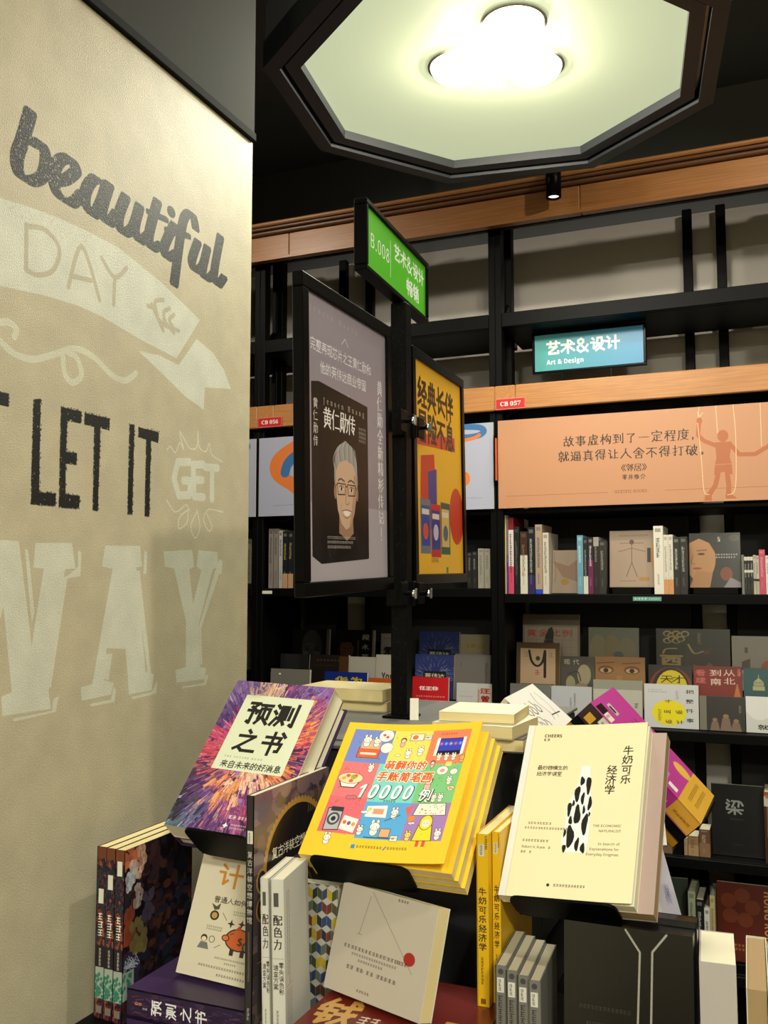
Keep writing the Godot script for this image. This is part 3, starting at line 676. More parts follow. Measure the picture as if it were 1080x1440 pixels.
func octagon_lamp(c: Vector3, label: String, bulbs: float, wash: float):
	var t := thing("octagonal_lamp", label, "ceiling lamp", c, Basis().scaled(Vector3.ONE * .888))
	var glow := mat(Color(.74, .77, .63), .6)
	glow.emission_enabled = true; glow.emission = Color(.81, .85, .70); glow.emission_energy_multiplier = PANEL_GLOW
	part(t, "diffuser_panel", extrude(octo(Vector2.ZERO, .512), .012), glow, Vector3(0, .025, 0))
	part(t, "inner_frame", ring(.51, .55, .06), M.frame_lamp)
	part(t, "metal_strip", ring(.551, .562, .03), M.pale_metal, Vector3(0, .03, 0))
	part(t, "outer_frame", ring(.563, .605, .07), M.frame_lamp, Vector3(0, -.01, 0))
	part(t, "housing", extrude(octo(Vector2.ZERO, .60), .1), M.ceiling, Vector3(0, .0615, 0))
	for p in [Vector2(-.3, -.3), Vector2(.3, -.3), Vector2(.3, .3), Vector2(-.3, .3)]:
		part(t, "hanger", tube([Vector3(p.x, .16, p.y), Vector3(p.x, (3.3 - c.y) / .888, p.y)], .006), M.black_metal)
	var bulb := mat(Color(1, 1, 1), .4)
	bulb.emission_enabled = true; bulb.emission = Color(1.0, .98, .92); bulb.emission_energy_multiplier = 6.0
	var dome := lathe([Vector2(0, -.034), Vector2(.025, -.033), Vector2(.048, -.028), Vector2(.065, -.018), Vector2(.072, -.006), Vector2(.073, 0)], 36)
	for p in [Vector3(-.0775, .02, .0752), Vector3(.1, .02, .0005), Vector3(.1016, .02, .2019)]:
		var bl := part(t, "bulb", dome, bulb, p)
		part(bl, "halo_shield", lathe([Vector2(.0, .0), Vector2(.08, .0), Vector2(.08, .0045), Vector2(0, .0045)], 36), M.white_card, Vector3(0, .0003, 0))  # added disc over the bulb, blocks its light from the panel
		var l := OmniLight3D.new(); l.name = "bulb_light"; t.add_child(l, true); l.position = p + Vector3(0, -.006, 0)
		l.light_color = LAMP_COLOUR; l.light_energy = bulbs; l.light_size = .01; l.omni_range = 12; l.shadow_enabled = true
	var a := AreaLight3D.new(); a.name = "panel_light"; t.add_child(a, true)
	a.position = Vector3(0, -.02, 0); a.rotation_degrees = Vector3(-90, 14, 0)
	a.area_size = Vector2(.62, .62); a.area_normalize_energy = true
	a.light_color = Color(.98, 1.0, .90); a.light_energy = wash; a.shadow_enabled = true
const LAMP_COLOUR := Color(1.0, .965, .90)
const PANEL_GLOW := .55

func ceiling_spot(base: Vector3, aim: Vector3, energy: float, label: String):
	var t := thing("ceiling_spotlight", label, "spotlight", base)
	part(t, "housing", lathe([Vector2(.0185, 0), Vector2(.024, 0), Vector2(.024, .094), Vector2(.022, .097), Vector2(0, .097)], 28), M.black_metal)
	var lens := mat(Color(.95, .95, .92), .2); lens.emission_enabled = true; lens.emission = Color(1, .97, .88); lens.emission_energy_multiplier = 1.2
	part(t, "lens", lathe([Vector2(0, .006), Vector2(.018, .006), Vector2(.0184, .012), Vector2(0, .012)], 24), lens)
	part(t, "stem", tube([Vector3(0, .095, 0), Vector3(0, 3.3 - base.y, 0)], .007), M.black_metal)
	part(t, "canopy", lathe([Vector2(0, 0), Vector2(.035, 0), Vector2(.04, .012), Vector2(0, .012)], 24), M.black_metal, Vector3(0, 3.287 - base.y, 0))
	var l := SpotLight3D.new(); l.name = "spot_light"; t.add_child(l)
	l.light_color = LAMP_COLOUR; l.light_energy = energy; l.light_size = .03; l.spot_range = 10; l.spot_angle = 52; l.spot_angle_attenuation = 1.0; l.shadow_enabled = true
	l.position = Vector3(0, -.012, 0)
	l.look_at_from_position(base + Vector3(0, -.012, 0), aim, Vector3(0, 0, 1) if absf((aim - base).normalized().y) > .95 else Vector3.UP)

func mural_material() -> StandardMaterial3D:
	# wall from 0.70 to 1.446 m along, 0.90 to 2.36 m high, 1.2 pixels a millimetre
	var W := 896; var H := 1752
	var base := Color(.755, .71, .60)
	var cv := Cv.new(self, W, H, base, 2)
	cv.xf = Transform2D(Vector2(2.4, 0), Vector2(0, -2.4), Vector2(-700 * 2.4, 2360 * 2.4))
	var pale := Color(.825, .82, .75); var ink := Color(.085, .08, .072)
	for p in MURAL_RIBBON: cv.poly(p, Color(.83, .825, .76))
	var ext := [700, 1995, 853, 2026, 858, 1917, 700, 1890]
	cv.poly(ext, Color(.83, .825, .76))
	for p in MURAL_DAY: cv.ln(p, 7.0 if p.size() < 16 else 9.0, Color(.735, .70, .60), true)
	for p in MURAL_SWIRL: cv.ln(p, 9.0, Color(.815, .80, .71), true)
	for p in MURAL_WAY: cv.poly(p, pale)
	for p in MURAL_GET: cv.ln(p, 13.0, pale, false)
	for p in MURAL_FLOURISH: cv.ln(p, 2.4, Color(.83, .82, .73), true)
	for p in MURAL_SCRIPT: cv.pen(p, 12.0 if p.size() > 4 else 5.0, 4.8, ink)
	cv.disc(1203, 2139, 11, 9, ink)
	for p in MURAL_LET_IT: cv.poly(p, ink)
	# worn paint and painted sheen: flecks of bare wall through the print and ragged letter edges
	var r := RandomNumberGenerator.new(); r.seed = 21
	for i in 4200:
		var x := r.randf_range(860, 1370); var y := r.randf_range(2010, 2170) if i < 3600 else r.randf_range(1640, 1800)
		var s := r.randf_range(.35, .9) * (1.5 if x < 1010 else .9)  # larger on the first letters, standing in for the sheen there
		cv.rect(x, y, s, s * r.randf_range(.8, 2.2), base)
	for p in MURAL_LET_IT:
		for i in range(0, p.size(), 2):
			var a := Vector2(p[i], p[i + 1]); var b := Vector2(p[(i + 2) % p.size()], p[(i + 3) % p.size()])
			for k in int(a.distance_to(b) / 2.2):
				var q := a.lerp(b, r.randf()) + Vector2(r.randf_range(-.9, .9), r.randf_range(-.9, .9))
				cv.rect(q.x, q.y, r.randf_range(.8, 2.0), r.randf_range(.8, 2.0), ink if r.randf() < .6 else base)
	cv.im.resize(W, H, Image.INTERPOLATE_BILINEAR)
	# weave and stains of the wall covering
	var n1 := noise_map(5, .012, 1); var n2 := noise_map(6, .35, 1)
	var big := n1.get_image(W, H, false, false, false); var fine := n2.get_image(W, H, false, false, false)
	big.convert(Image.FORMAT_L8); fine.convert(Image.FORMAT_L8)
	var d := cv.im.get_data(); var bd := big.get_data(); var fd := fine.get_data()
	for i in W * H:
		var k := 1.0 + (bd[i] - 128) * .00035 + (fd[i] - 128) * .0006
		d[i * 3] = mini(255, int(d[i * 3] * k)); d[i * 3 + 1] = mini(255, int(d[i * 3 + 1] * k)); d[i * 3 + 2] = mini(255, int(d[i * 3 + 2] * k))
	var m := mat(Color.WHITE, .55)
	m.albedo_texture = ImageTexture.create_from_image(Image.create_from_data(W, H, false, Image.FORMAT_RGB8, d))
	var nn := noise_map(8, .42, 1, 2)
	var nm := nn.get_image(W, H, false, false, false); nm.convert(Image.FORMAT_RGBA8); nm.bump_map_to_normal_map(1.5)
	m.normal_enabled = true; m.normal_texture = ImageTexture.create_from_image(nm); m.normal_scale = .45
	m.texture_repeat = false
	return m

func setting():
	# left wall with the mural, its near and low parts plain, a dark upper band over a black trim
	var plain := mat(Color(.755, .71, .60), .55)
	var s := new_st()
	quad(s, Vector3(0, 2.36, -.70), Vector3(0, 2.36, -1.446), Vector3(0, .90, -1.446), Vector3(0, .90, -.70))
	var face := s.commit()
	s = new_st()
	quad(s, Vector3(0, 2.36, -1.446), Vector3(-.14, 2.36, -1.446), Vector3(-.14, .9, -1.446), Vector3(0, .9, -1.446))
	quad(s, Vector3(-.14, 2.36, -1.446), Vector3(-.14, 2.36, -.7), Vector3(-.14, .9, -.7), Vector3(-.14, .9, -1.446))
	s.commit(face)
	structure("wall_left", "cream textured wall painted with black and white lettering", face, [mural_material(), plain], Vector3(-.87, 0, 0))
	roomslab("wall_left", "plain lower part of the cream textured wall", Vector3(-1.01, 0, -1.446), Vector3(-.87, .9, -.7), plain)
	roomslab("wall_left", "plain near part of the cream textured wall", Vector3(-1.01, 0, -.7), Vector3(-.87, 2.36, 3.6), plain)
	roomslab("trim_1", "thin black strip along the top of the cream wall", Vector3(-1.01, 2.361, -1.446), Vector3(-.862, 2.376, 3.6), mat(Color(.02, .02, .02), .95))
	roomslab("wall_left", "dark grey bulkhead above the cream lettered wall", Vector3(-1.01, 2.377, -1.446), Vector3(-.866, 3.3, 3.6), mat(Color(.16, .16, .135), .9))
	roomslab("floor", "brown shop floor", Vector3(-4.2, -.1, -3.6), Vector3(3.6, 0, 3.7), M.floor)
	roomslab("ceiling", "black painted ceiling", Vector3(-4.2, 3.3, -3.6), Vector3(3.6, 3.4, 3.7), M.ceiling)
	roomslab("wall_back", "grey wall behind the bookcases", Vector3(-4.2, 0, -3.5), Vector3(3.6, 2.86, -3.4), M.grey_back)
	roomslab("wall_back", "black wall above the bookcases", Vector3(-4.2, 2.86, -3.5), Vector3(3.6, 3.3, -3.4), M.ceiling)
	roomslab("wall_right", "beige wall across the aisle", Vector3(3.5, 0, -3.4), Vector3(3.6, 3.3, 3.6), M.plain_wall)
	roomslab("wall_front", "beige wall behind the viewer", Vector3(-4.2, 0, 3.6), Vector3(3.6, 3.3, 3.7), M.plain_wall)
	roomslab("wall_left", "far side wall beyond the lettered wall", Vector3(-4.2, 0, -3.4), Vector3(-4.1, 3.3, 3.6), M.plain_wall)

# ---------- the bookcase wall ----------
const BAYS := [-2.67, -1.765, -.862, .041, .944]
func bookcases():
	var names := ["black bookcase bay behind the lettered wall", "black bookcase bay behind the poster stand, with swirl banner", "black bookcase bay with the orange marionette banner", "black bookcase bay next to the marionette banner's bay"]
	for i in 4:
		var x0: float = BAYS[i]; var x1: float = BAYS[i + 1]
		var t := thing("bookcase", names[i], "bookcase", Vector3((x0 + x1) * .5, 0, -3.2))
		var o := t.position
		var B := func(n: String, a: Vector3, b: Vector3, m, bev := .002): return boxpart(t, n, a - o, b - o, m, bev)
		for x in [x0, x1 - .0222]:
			var inner := x0 + .0002 if x == x0 else x1 - .008
			B.call("upright", Vector3(inner, 0, -3.0205), Vector3(inner + .0078, 2.128, -3.326), M.black)
			B.call("stile", Vector3(x + .0002, 0, -3.0), Vector3(x + .022, 2.128, -3.02), M.black)
			B.call("post", Vector3(x + .0002, 2.1285, -3.0), Vector3(x + .022, 2.86, -3.04), M.black)
			B.call("post", Vector3(x + .0002, 2.1285, -3.13), Vector3(x + .022, 2.86, -3.17), M.black)
			for yb in [2.40, 2.10]:   # slanted shelf bracket between the two posts
				var br := B.call("bracket", Vector3(x + .004, yb - .02, -3.03), Vector3(x + .018, yb + .02, -3.15), M.black)
				br.position.y += .07; br.rotation.x = .75
		var s1 := 1.547 if i < 2 else 1.529
		for y in [2.462, s1, 1.12, .75, .43, .09]:
			var th := .048 if y == 2.462 else .03
			B.call("shelf_board", Vector3(x0 + .0225, y - th, -3.0), Vector3(x1 - .0225, y, -3.0204), M.black)
			B.call("shelf_board", Vector3(x0 + .0082, y - th, -3.0206), Vector3(x1 - .0082, y, -3.325), M.black)
		B.call("shelf_board", Vector3(x0 + .0225, 2.13, -3.02), Vector3(x1 - .0225, 2.15, -3.325), M.black)
		B.call("shelf_board", Vector3(x0 + .0225, 1.79, -3.02), Vector3(x1 - .0225, 1.805, -3.325), M.black)
		B.call("top_rail", Vector3(x0 + .0225, 2.75, -3.0), Vector3(x1 - .0225, 2.859, -3.02), M.black)
		# slim posts in the open back
		for px in [.575, .685] if i != 1 else [.159, .275]:
			B.call("back_post", Vector3(x0 + px, 0, -3.345), Vector3(x0 + px + .031, 2.859, -3.375), M.black)
		# stepped risers for the face-out books on the third shelf
		B.call("display_step", Vector3(x0 + .03, 1.121, -3.1), Vector3(x1 - .03, 1.165, -3.19), M.black)
		B.call("display_step", Vector3(x0 + .03, 1.121, -3.1915), Vector3(x1 - .03, 1.225, -3.29), M.black)
		# back panels of the lower shelves, shade put into their dark colour, leaving the gap between the posts
		B.call("back_panel", Vector3(x0 + .023, .1, -3.327), Vector3(x0 + (.575 if i != 1 else .159), 2.1, -3.34), M.shaded_back)
		B.call("back_panel", Vector3(x0 + (.716 if i != 1 else .306), .1, -3.327), Vector3(x1 - .023, 2.1, -3.34), M.shaded_back)
		# wooden front rail
		var jn := x0 + .07 if i > 0 else x0 + .4
		B.call("front_rail", Vector3(x0, 2.131, -2.985), Vector3(jn - .0004, 2.213, -3.0), M.oak_x, .003)
		B.call("front_rail", Vector3(jn, 2.131, -2.985), Vector3(x1, 2.213, -3.0), M.oak_x, .003)
	# numbered shelf tags on the wooden rail
	for e in [["CB 056", -1.708, "red shelf tag on the wooden rail beside the lettered wall"], ["CB 057", -.807, "red shelf tag on the wooden rail above the joint of the two banners"]]:
		var cv := Cv.new(self, 256, 96, Color(.72, .16, .16), 2)
		cv.rect(0, 0, 256, 5, Color(.85, .5, .45)); cv.rect(0, 91, 256, 5, Color(.85, .5, .45)); cv.rect(0, 0, 5, 96, Color(.85, .5, .45)); cv.rect(251, 0, 5, 96, Color(.85, .5, .45))
		cv.latin(e[0], 38, 66, 38, Color(.95, .92, .88), "Droid Serif Bold", {"track": .02})
		var t := thing("shelf_tag", e[2], "shelf tag", Vector3(e[1] - .05, 2.1325, -2.9845))
		part(t, "tag_plate", slab(.1, .036, .004), [printed(cv, .35), mat(Color(.72, .16, .16), .4)], Vector3(0, 0, .0042))
	# small green price strip clipped to the shelf edge
	var cv2 := Cv.new(self, 128, 32, Color(.35, .55, .5), 2)
	cv2.fine(6, 9, 4, 14, Color(.85, .9, .86), rng); cv2.fine(72, 12, 5, 9, Color(.85, .9, .86), rng)
	var st := thing("shelf_strip", "small green label strip on the edge of the book shelf", "shelf tag", Vector3(-.43, 1.5085, -2.9999))
	part(st, "strip_plate", slab(.085, .013, .002), [printed(cv2, .5), M.slate], Vector3(0, 0, .0022))
	var st2 := thing("shelf_strip", "blank cream label strip on the shelf edge beside the lettered wall", "shelf tag", Vector3(-1.742, 1.527, -2.9999))
	part(st2, "strip_plate", slab(.04, .011, .002), M.white_card, Vector3(0, 0, .0022))

func cornice():
	var t := thing("cornice", "long honey-coloured wooden cornice along the top of the bookcases", "cornice", Vector3(-.86, 2.76, -3.0))
	var o := t.position
	for e in [[-2.67, -1.62], [-1.62, -.565], [-.565, .944]]:
		boxpart(t, "board", Vector3(e[0], 2.752, -2.955) - o, Vector3(e[1] - .0005, 2.838, -2.999) - o, M.oak_x, .003)
	boxpart(t, "lower_lip", Vector3(-2.67, 2.745, -2.950) - o, Vector3(.944, 2.756, -2.9549) - o, M.oak_x, .001)
	boxpart(t, "moulding", Vector3(-2.67, 2.8385, -2.940) - o, Vector3(.944, 2.852, -2.999) - o, M.oak_dark_x, .004)
	boxpart(t, "moulding", Vector3(-2.67, 2.8525, -2.93) - o, Vector3(.944, 2.863, -2.999) - o, M.oak_dark_x, .003)
	boxpart(t, "moulding", Vector3(-2.67, 2.8635, -2.920) - o, Vector3(.944, 2.878, -2.999) - o, M.oak_x, .005)

# ---------- the display rack ----------
func rack():
	var t := thing("display_cabinet", "black display cabinet carrying the books of the lower deck", "cabinet", Vector3(-.36, 0, -1.35))
	var o := t.position
	var B := func(n: String, a: Vector3, b: Vector3, m, bev := .002): return boxpart(t, n, a - o, b - o, m, bev)
	B.call("plinth", Vector3(-.8, 0, -.96), Vector3(-.31, .12, -1.72), M.black)
	B.call("cabinet_body", Vector3(-.82, .121, -.92), Vector3(-.12, .985, -1.295), M.black)
	B.call("cabinet_body", Vector3(-.82, .121, -1.2955), Vector3(-.305, .985, -1.75), M.black)
	B.call("deck", Vector3(-.83, .986, -.88), Vector3(-.102, 1.01, -1.30), M.black)
	B.call("deck", Vector3(-.83, .986, -1.3005), Vector3(-.30, 1.01, -1.76), M.black)
	B.call("side_bracket", Vector3(-.1195, .90, -.90), Vector3(.08, .985, -1.04), M.black)
	B.call("side_ledge", Vector3(-.1015, .986, -.88), Vector3(.10, 1.01, -1.09), M.black)
	t = thing("display_box", "slate grey display box standing on the cabinet between the leaning books", "display box", Vector3(-.55, 1.0101, -1.45))
	o = t.position
	boxpart(t, "box_body", Vector3(-.70, 1.0103, -1.19) - o, Vector3(-.352, 1.3295, -1.45) - o, M.slate, .004)
	boxpart(t, "box_body", Vector3(-.80, 1.0103, -1.4505) - o, Vector3(-.352, 1.3295, -1.72) - o, M.slate, .004)
	boxpart(t, "box_top", Vector3(-.702, 1.3298, -1.185) - o, Vector3(-.349, 1.335, -1.45) - o, M.grey_top, .001)
	boxpart(t, "box_top", Vector3(-.805, 1.3298, -1.4505) - o, Vector3(-.349, 1.335, -1.725) - o, M.grey_top, .001)
	# slanted rests: tongue under the book, plate behind, arm to the box
	for e in REST:
		t = thing("book_rest", e.label, "book rest", e.pos, ypr(e.yaw, e.tilt, e.roll))
		var tongue := []
		for q in [[0, 0], [1, 0], [1, 1], [0, 1]]:   # rounded corners
			for k in 5:
				var a := deg_to_rad(180 + 90 * (q[0] + q[1] if q != [0, 1] else 3) ) + k * PI / 8
				var cx: float = e.x0 + .012 if q[0] == 0 else e.x1 - .012
				var cz: float = -e.t - .006 + .012 if q[1] == 0 else .004 - .012
				tongue.append(Vector2(cx + .012 * cos(a), cz + .012 * sin(a)))
		part(t, "tongue", extrude(tongue, .003), M.black, Vector3(0, -.0034, 0))
		part(t, "back_plate", cbox(e.x1 - e.x0, e.h, .003, .001), M.black, Vector3((e.x0 + e.x1) * .5, e.h * .5 - .003, -e.t - .0042))
		part(t, "arm", cbox(.02, .02, e.arm, .002), M.black, Vector3((e.x0 + e.x1) * .5, e.h * .45, -e.t - .006 - e.arm * .5))

var REST := [
	{"pos": Vector3(-.707, 1.2614, -.9853), "yaw": -1.0, "tilt": -43.04, "roll": -1.96, "t": .05, "x0": .03, "x1": .125, "h": .15, "label": "black rest holding the purple and orange book", "arm": 0.07},
	{"pos": Vector3(-.5228, 1.2454, -.9874), "yaw": -1.5, "tilt": -45.38, "roll": 0.0, "t": .041, "x0": .014, "x1": .137, "h": .13, "label": "black rest holding the stack of yellow doodle books", "arm": 0.06},
	{"pos": Vector3(-.2957, 1.2178, -1.0202), "yaw": -8.8, "tilt": -40.35, "roll": 5.33, "t": .034, "x0": .012, "x1": .128, "h": .15, "label": "black rest holding the cream bottle book", "arm": 0.1},
	{"pos": Vector3(-.1034, 1.2583, -1.2547), "yaw": 84.7, "tilt": -43.0, "roll": 3.8, "t": .05, "x0": .02, "x1": .12, "h": .14, "label": "black rest holding the magenta book", "arm": 0.12},
	{"pos": Vector3(-.216, 1.2567, -1.3369), "yaw": 83.4, "tilt": -49.6, "roll": 5.1, "t": .026, "x0": .02, "x1": .12, "h": .14, "label": "black rest holding the white book with pen flourishes", "arm": 0.06},
]

# ---------- the sign pole with its two framed posters ----------
func framed(called: String, label: String, cat: String, pos: Vector3, bs: Basis, w: float, h: float, bar: float, depth: float, face: Material, back: Material) -> Node3D:
	var t := thing(called, label, cat, pos, bs)
	boxpart(t, "frame_bar", Vector3(0, 0, -depth), Vector3(w, bar, 0), M.frame, .0015)
	boxpart(t, "frame_bar", Vector3(0, h - bar, -depth), Vector3(w, h, 0), M.frame, .0015)
	boxpart(t, "frame_bar", Vector3(0, bar + .0002, -depth), Vector3(bar, h - bar - .0002, 0), M.frame, .0015)
	boxpart(t, "frame_bar", Vector3(w - bar, bar + .0002, -depth), Vector3(w, h - bar - .0002, 0), M.frame, .0015)
	part(t, "printed_sheet", slab(w - 2 * bar, h - 2 * bar, .003), [face, back], Vector3(bar, bar, -.004))
	part(t, "backing", cbox(w - 2 * bar, h - 2 * bar, .004, .0005), M.frame, Vector3(w * .5, h * .5, -depth + .003))
	return t

func poster_biography() -> Material:
	var cv := Cv.new(self, 700, 928, Color(.60, .56, .60), 2)     # 296 x 392 mm
	cv.at(0, 0, 700 / 296.0, 928 / 392.0)
	var ink := Color(.93, .92, .94)
	cv.rect(0, 285, 296, 107, Color(.70, .66, .70))
	cv.latin("Jensen Huang", 10, 24, 7.5, Color(.72, .69, .73), "Droid Serif", {"track": .85})
	cv.ln([118, 50, 130, 40, 142, 50], 1.0, ink); cv.ln([118, 122, 130, 132, 142, 122], 1.0, ink)
	cv.cjk("完整再现芯片之王黄仁勋和", 10, 60, 18, .07, ink, {"sp": 1.03})
	cv.cjk("他的英伟达商业帝国", 42, 88, 18, .07, ink, {"sp": 1.05})
	cv.cjk("黄仁勋全新精彩传记！", 258, 78, 24, .10, ink, {"vert": true, "hw": .05, "sp": 1.08})
	# the pictured book: dark cover with the portrait of a man
	var dk := Color(.075, .065, .065)
	cv.poly([12, 122, 36, 118, 216, 128, 216, 362, 40, 368, 12, 358], dk)
	cv.poly([12, 122, 36, 118, 40, 368, 12, 358], Color(.11, .095, .095))
	cv.latin("Jensen Huang", 52, 146, 8, Color(.85, .82, .78), "Droid Serif", {"track": .62})
	cv.cjk("黄仁勋传", 50, 150, 30, .11, Color(.95, .94, .92), {"hw": .07, "sp": .97})
	cv.cjk("黄仁勋传", 18, 142, 15, .09, Color(.85, .83, .8), {"vert": true, "sp": 1.15})
	for i in 4: cv.fine(180, 164 + i * 6, 6, 4.4, Color(.75, .72, .7), rng)
	# head, hair, spectacles, dark jacket
	cv.at(0, 24 * 928 / 392.0, 700 / 296.0, 928 / 392.0)
	var skin := Color(.84, .70, .59); var shade := Color(.66, .50, .41)
	cv.poly([40, 346, 56, 312, 92, 290, 160, 290, 194, 306, 214, 340, 214, 362, 42, 366], Color(.055, .05, .052))
	cv.poly([104, 262, 152, 262, 156, 304, 130, 318, 102, 306], shade)
	cv.poly([86, 222, 88, 196, 102, 176, 128, 166, 154, 174, 170, 194, 174, 226, 168, 240, 90, 240], Color(.62, .61, .60))
	for i in 16: cv.ln([90 + i * 5.2, 212 - 16 * sin(i * .2), 84 + i * 5.6, 196 - 20 * sin(i * .2), 100 + i * 4.2, 178 - 8 * sin(i * .2)], 1.5, [Color(.78, .77, .76), Color(.5, .49, .48), Color(.7, .69, .68)][i % 3], true)
	cv.poly([92, 214, 104, 200, 130, 194, 156, 200, 168, 216, 168, 246, 160, 272, 146, 290, 128, 296, 112, 288, 98, 268, 92, 240], skin)
	cv.poly([168, 216, 168, 246, 160, 272, 146, 290, 138, 294, 150, 268, 156, 240, 158, 214], Color(.74, .59, .49))
	cv.disc(90, 242, 5, 11, shade); cv.disc(171, 242, 4, 11, shade)
	for x in [112, 149]:
		cv.ln([x - 12, 226, x - 2, 223, x + 11, 226], 2.6, Color(.38, .33, .3), true); cv.disc(x, 237, 7, 3.4, Color(.92, .87, .82)); cv.disc(x, 237, 3.2, 3.2, Color(.14, .1, .09)); cv.ln([x - 8, 235, x, 232.6, x + 8, 235], 1.2, Color(.3, .2, .17), true)
		cv.ln([x - 15, 230, x + 15, 230, x + 13, 245, x - 12, 246, x - 15, 230], 1.6, Color(.1, .09, .09))
	cv.ln([127, 233, 134, 233], 1.6, Color(.1, .09, .09)); cv.ln([96, 231, 90, 236], 1.4, Color(.1, .09, .09)); cv.ln([164, 231, 170, 236], 1.4, Color(.1, .09, .09))
	cv.ln([132, 236, 127, 256, 134, 259, 140, 256], 1.6, Color(.62, .45, .36), true); cv.ln([112, 258, 108, 268, 112, 276], 1.0, Color(.68, .52, .43), true); cv.ln([150, 258, 154, 268, 150, 276], 1.0, Color(.64, .48, .4), true)
	cv.poly([116, 269, 130, 267, 146, 269, 138, 276, 124, 276], Color(.95, .92, .88)); cv.ln([114, 269, 130, 267, 148, 269], 1.5, Color(.6, .34, .3), true); cv.ln([118, 275, 130, 279, 144, 275], 1.6, Color(.68, .4, .36), true)
	cv.poly([96, 300, 112, 304, 130, 312, 148, 304, 164, 298, 172, 340, 92, 340], Color(.03, .027, .03))
	cv.ln([60, 312, 84, 362], 1.2, Color(.24, .23, .23)); cv.ln([194, 310, 178, 362], 1.2, Color(.24, .23, .23)); cv.ln([96, 300, 84, 330], 2.0, Color(.2, .19, .19)); cv.ln([164, 298, 178, 326], 2.0, Color(.2, .19, .19))
	cv.at(0, 0, 700 / 296.0, 928 / 392.0)
	cv.poly([12, 358.5, 40, 368.5, 216, 362.5, 296, 362.5, 296, 392, 0, 392, 0, 358], Color(.70, .66, .70))
	for i in 3: cv.fine(62, 330 + i * 6.5, 22 - i * 2, 4.2, Color(.8, .78, .75), rng)
	return printed(cv, .3)

func poster_yellow() -> Material:
	var cv := Cv.new(self, 640, 830, Color(.93, .70, .07), 2)     # 296 x 380 mm
	cv.at(0, 0, 640 / 296.0, 830 / 380.0)
	var ink := Color(.07, .05, .04)
	cv.poly([8, 132, 250, 112, 252, 140, 12, 152], Color(.83, .2, .08))
	cv.cjk("经典长伴", 16, 28, 56, .15, ink, {"sp": 1.02, "hw": .12})
	cv.cjk("冒险不息", 16, 88, 56, .15, ink, {"sp": 1.02, "hw": .12})
	# plain stand-ins where the artwork shows a known design
	cv.disc(254, 268, 50, 56, Color(.80, .2, .1), 36)
	cv.poly([30, 170, 110, 160, 120, 250, 96, 300, 40, 300, 24, 240], Color(.78, .18, .1)); cv.poly([70, 196, 124, 186, 122, 292, 74, 300], Color(.1, .18, .55))
	var cols := [[Color(.42, .44, .5), Color(.1, .28, .62)], [Color(.75, .12, .1), Color(.12, .2, .55)], [Color(.13, .33, .27), Color(.86, .72, .4)]]
	for i in 3:
		cv.rect(22 + i * 62, 246 + (i % 2) * 6, 60, 98, cols[i][0]); cv.rect(27 + i * 62, 258 + (i % 2) * 6, 50, 72, cols[i][1])
		cv.rect(31 + i * 62, 264 + (i % 2) * 6, 42, 10, Color(.9, .85, .75)); cv.disc(52 + i * 62, 304, 16, 15, [Color(.85, .3, .2), Color(.8, .75, .85), Color(.3, .4, .5)][i])
	cv.fine(84, 352, 5, 8, ink, rng); cv.rect(176, 368, 14, 11, Color(.2, .5, .2))
	return printed(cv, .35)

func sign_stand():
	var t := thing("sign_pole", "square black steel pole with clamps rising from the display rack", "pole", Vector3(-.592, 1.335, -1.48))
	part(t, "pole", cbox(.028, .70, .028, .002), M.speckled, Vector3(0, .351, 0))
	part(t, "base_plate", cbox(.05, .004, .05, .001), M.black_metal, Vector3(0, .0025, 0))
	for y in [.205, .49]:
		for s in [-1.0, 1.0]:
			var c := part(t, "clamp", cbox(.036, .042, .012, .002), M.speckled, Vector3(0, y, s * .0205))
			part(t, "clamp_plate", cbox(.004, .036, .03, .001), M.black_metal, Vector3(.02, y, s * .04))
			var b := part(t, "bolt", lathe([Vector2(0, 0), Vector2(.0035, 0), Vector2(.0035, .014), Vector2(.006, .014), Vector2(.006, .019), Vector2(0, .019)], 10), M.steel, Vector3(.019, y, s * .036), Basis(Vector3.FORWARD, PI / 2))
			part(b, "wing", cbox(.017, .004, .006, .001), M.steel, Vector3(0, .021, 0))
	framed("framed_poster", "black-framed grey poster of a dark book with a man's portrait", "poster", Vector3(-.569, 1.5362, -1.0885), ypr(92.2, 0, 1.93), .336, .4294, .02, .016, poster_biography(), M.white_card)
	framed("framed_poster", "black-framed yellow poster with bold black title", "poster", Vector3(-.5788, 1.5549, -1.517), ypr(92.5, -.5, 1.1), .3316, .4166, .018, .016, poster_yellow(), M.white_card)
	var cv := Cv.new(self, 640, 216, Color(.34, .76, .12), 2)
	cv.at(0, 0, 640 / 296.0, 216 / 100.0)
	var w := Color(.96, .98, .94)
	cv.latin("B.008", 16, 62, 24, w, "Droid Sans", {"track": .06, "sx": .95})
	cv.rect(108, 18, 1.6, 66, w)
	cv.cjk("艺术&设计", 126, 14, 31, .12, w, {"sp": 1.04}); cv.cjk("畅销", 190, 54, 33, .12, w, {"sp": 1.06})
	framed("header_sign", "black-framed green category sign on top of the sign pole", "sign", Vector3(-.5734, 2.0365, -1.2929), ypr(93.0, 0, .1), .3225, .1141, .009, .022, printed(cv, .35), M.white_card)

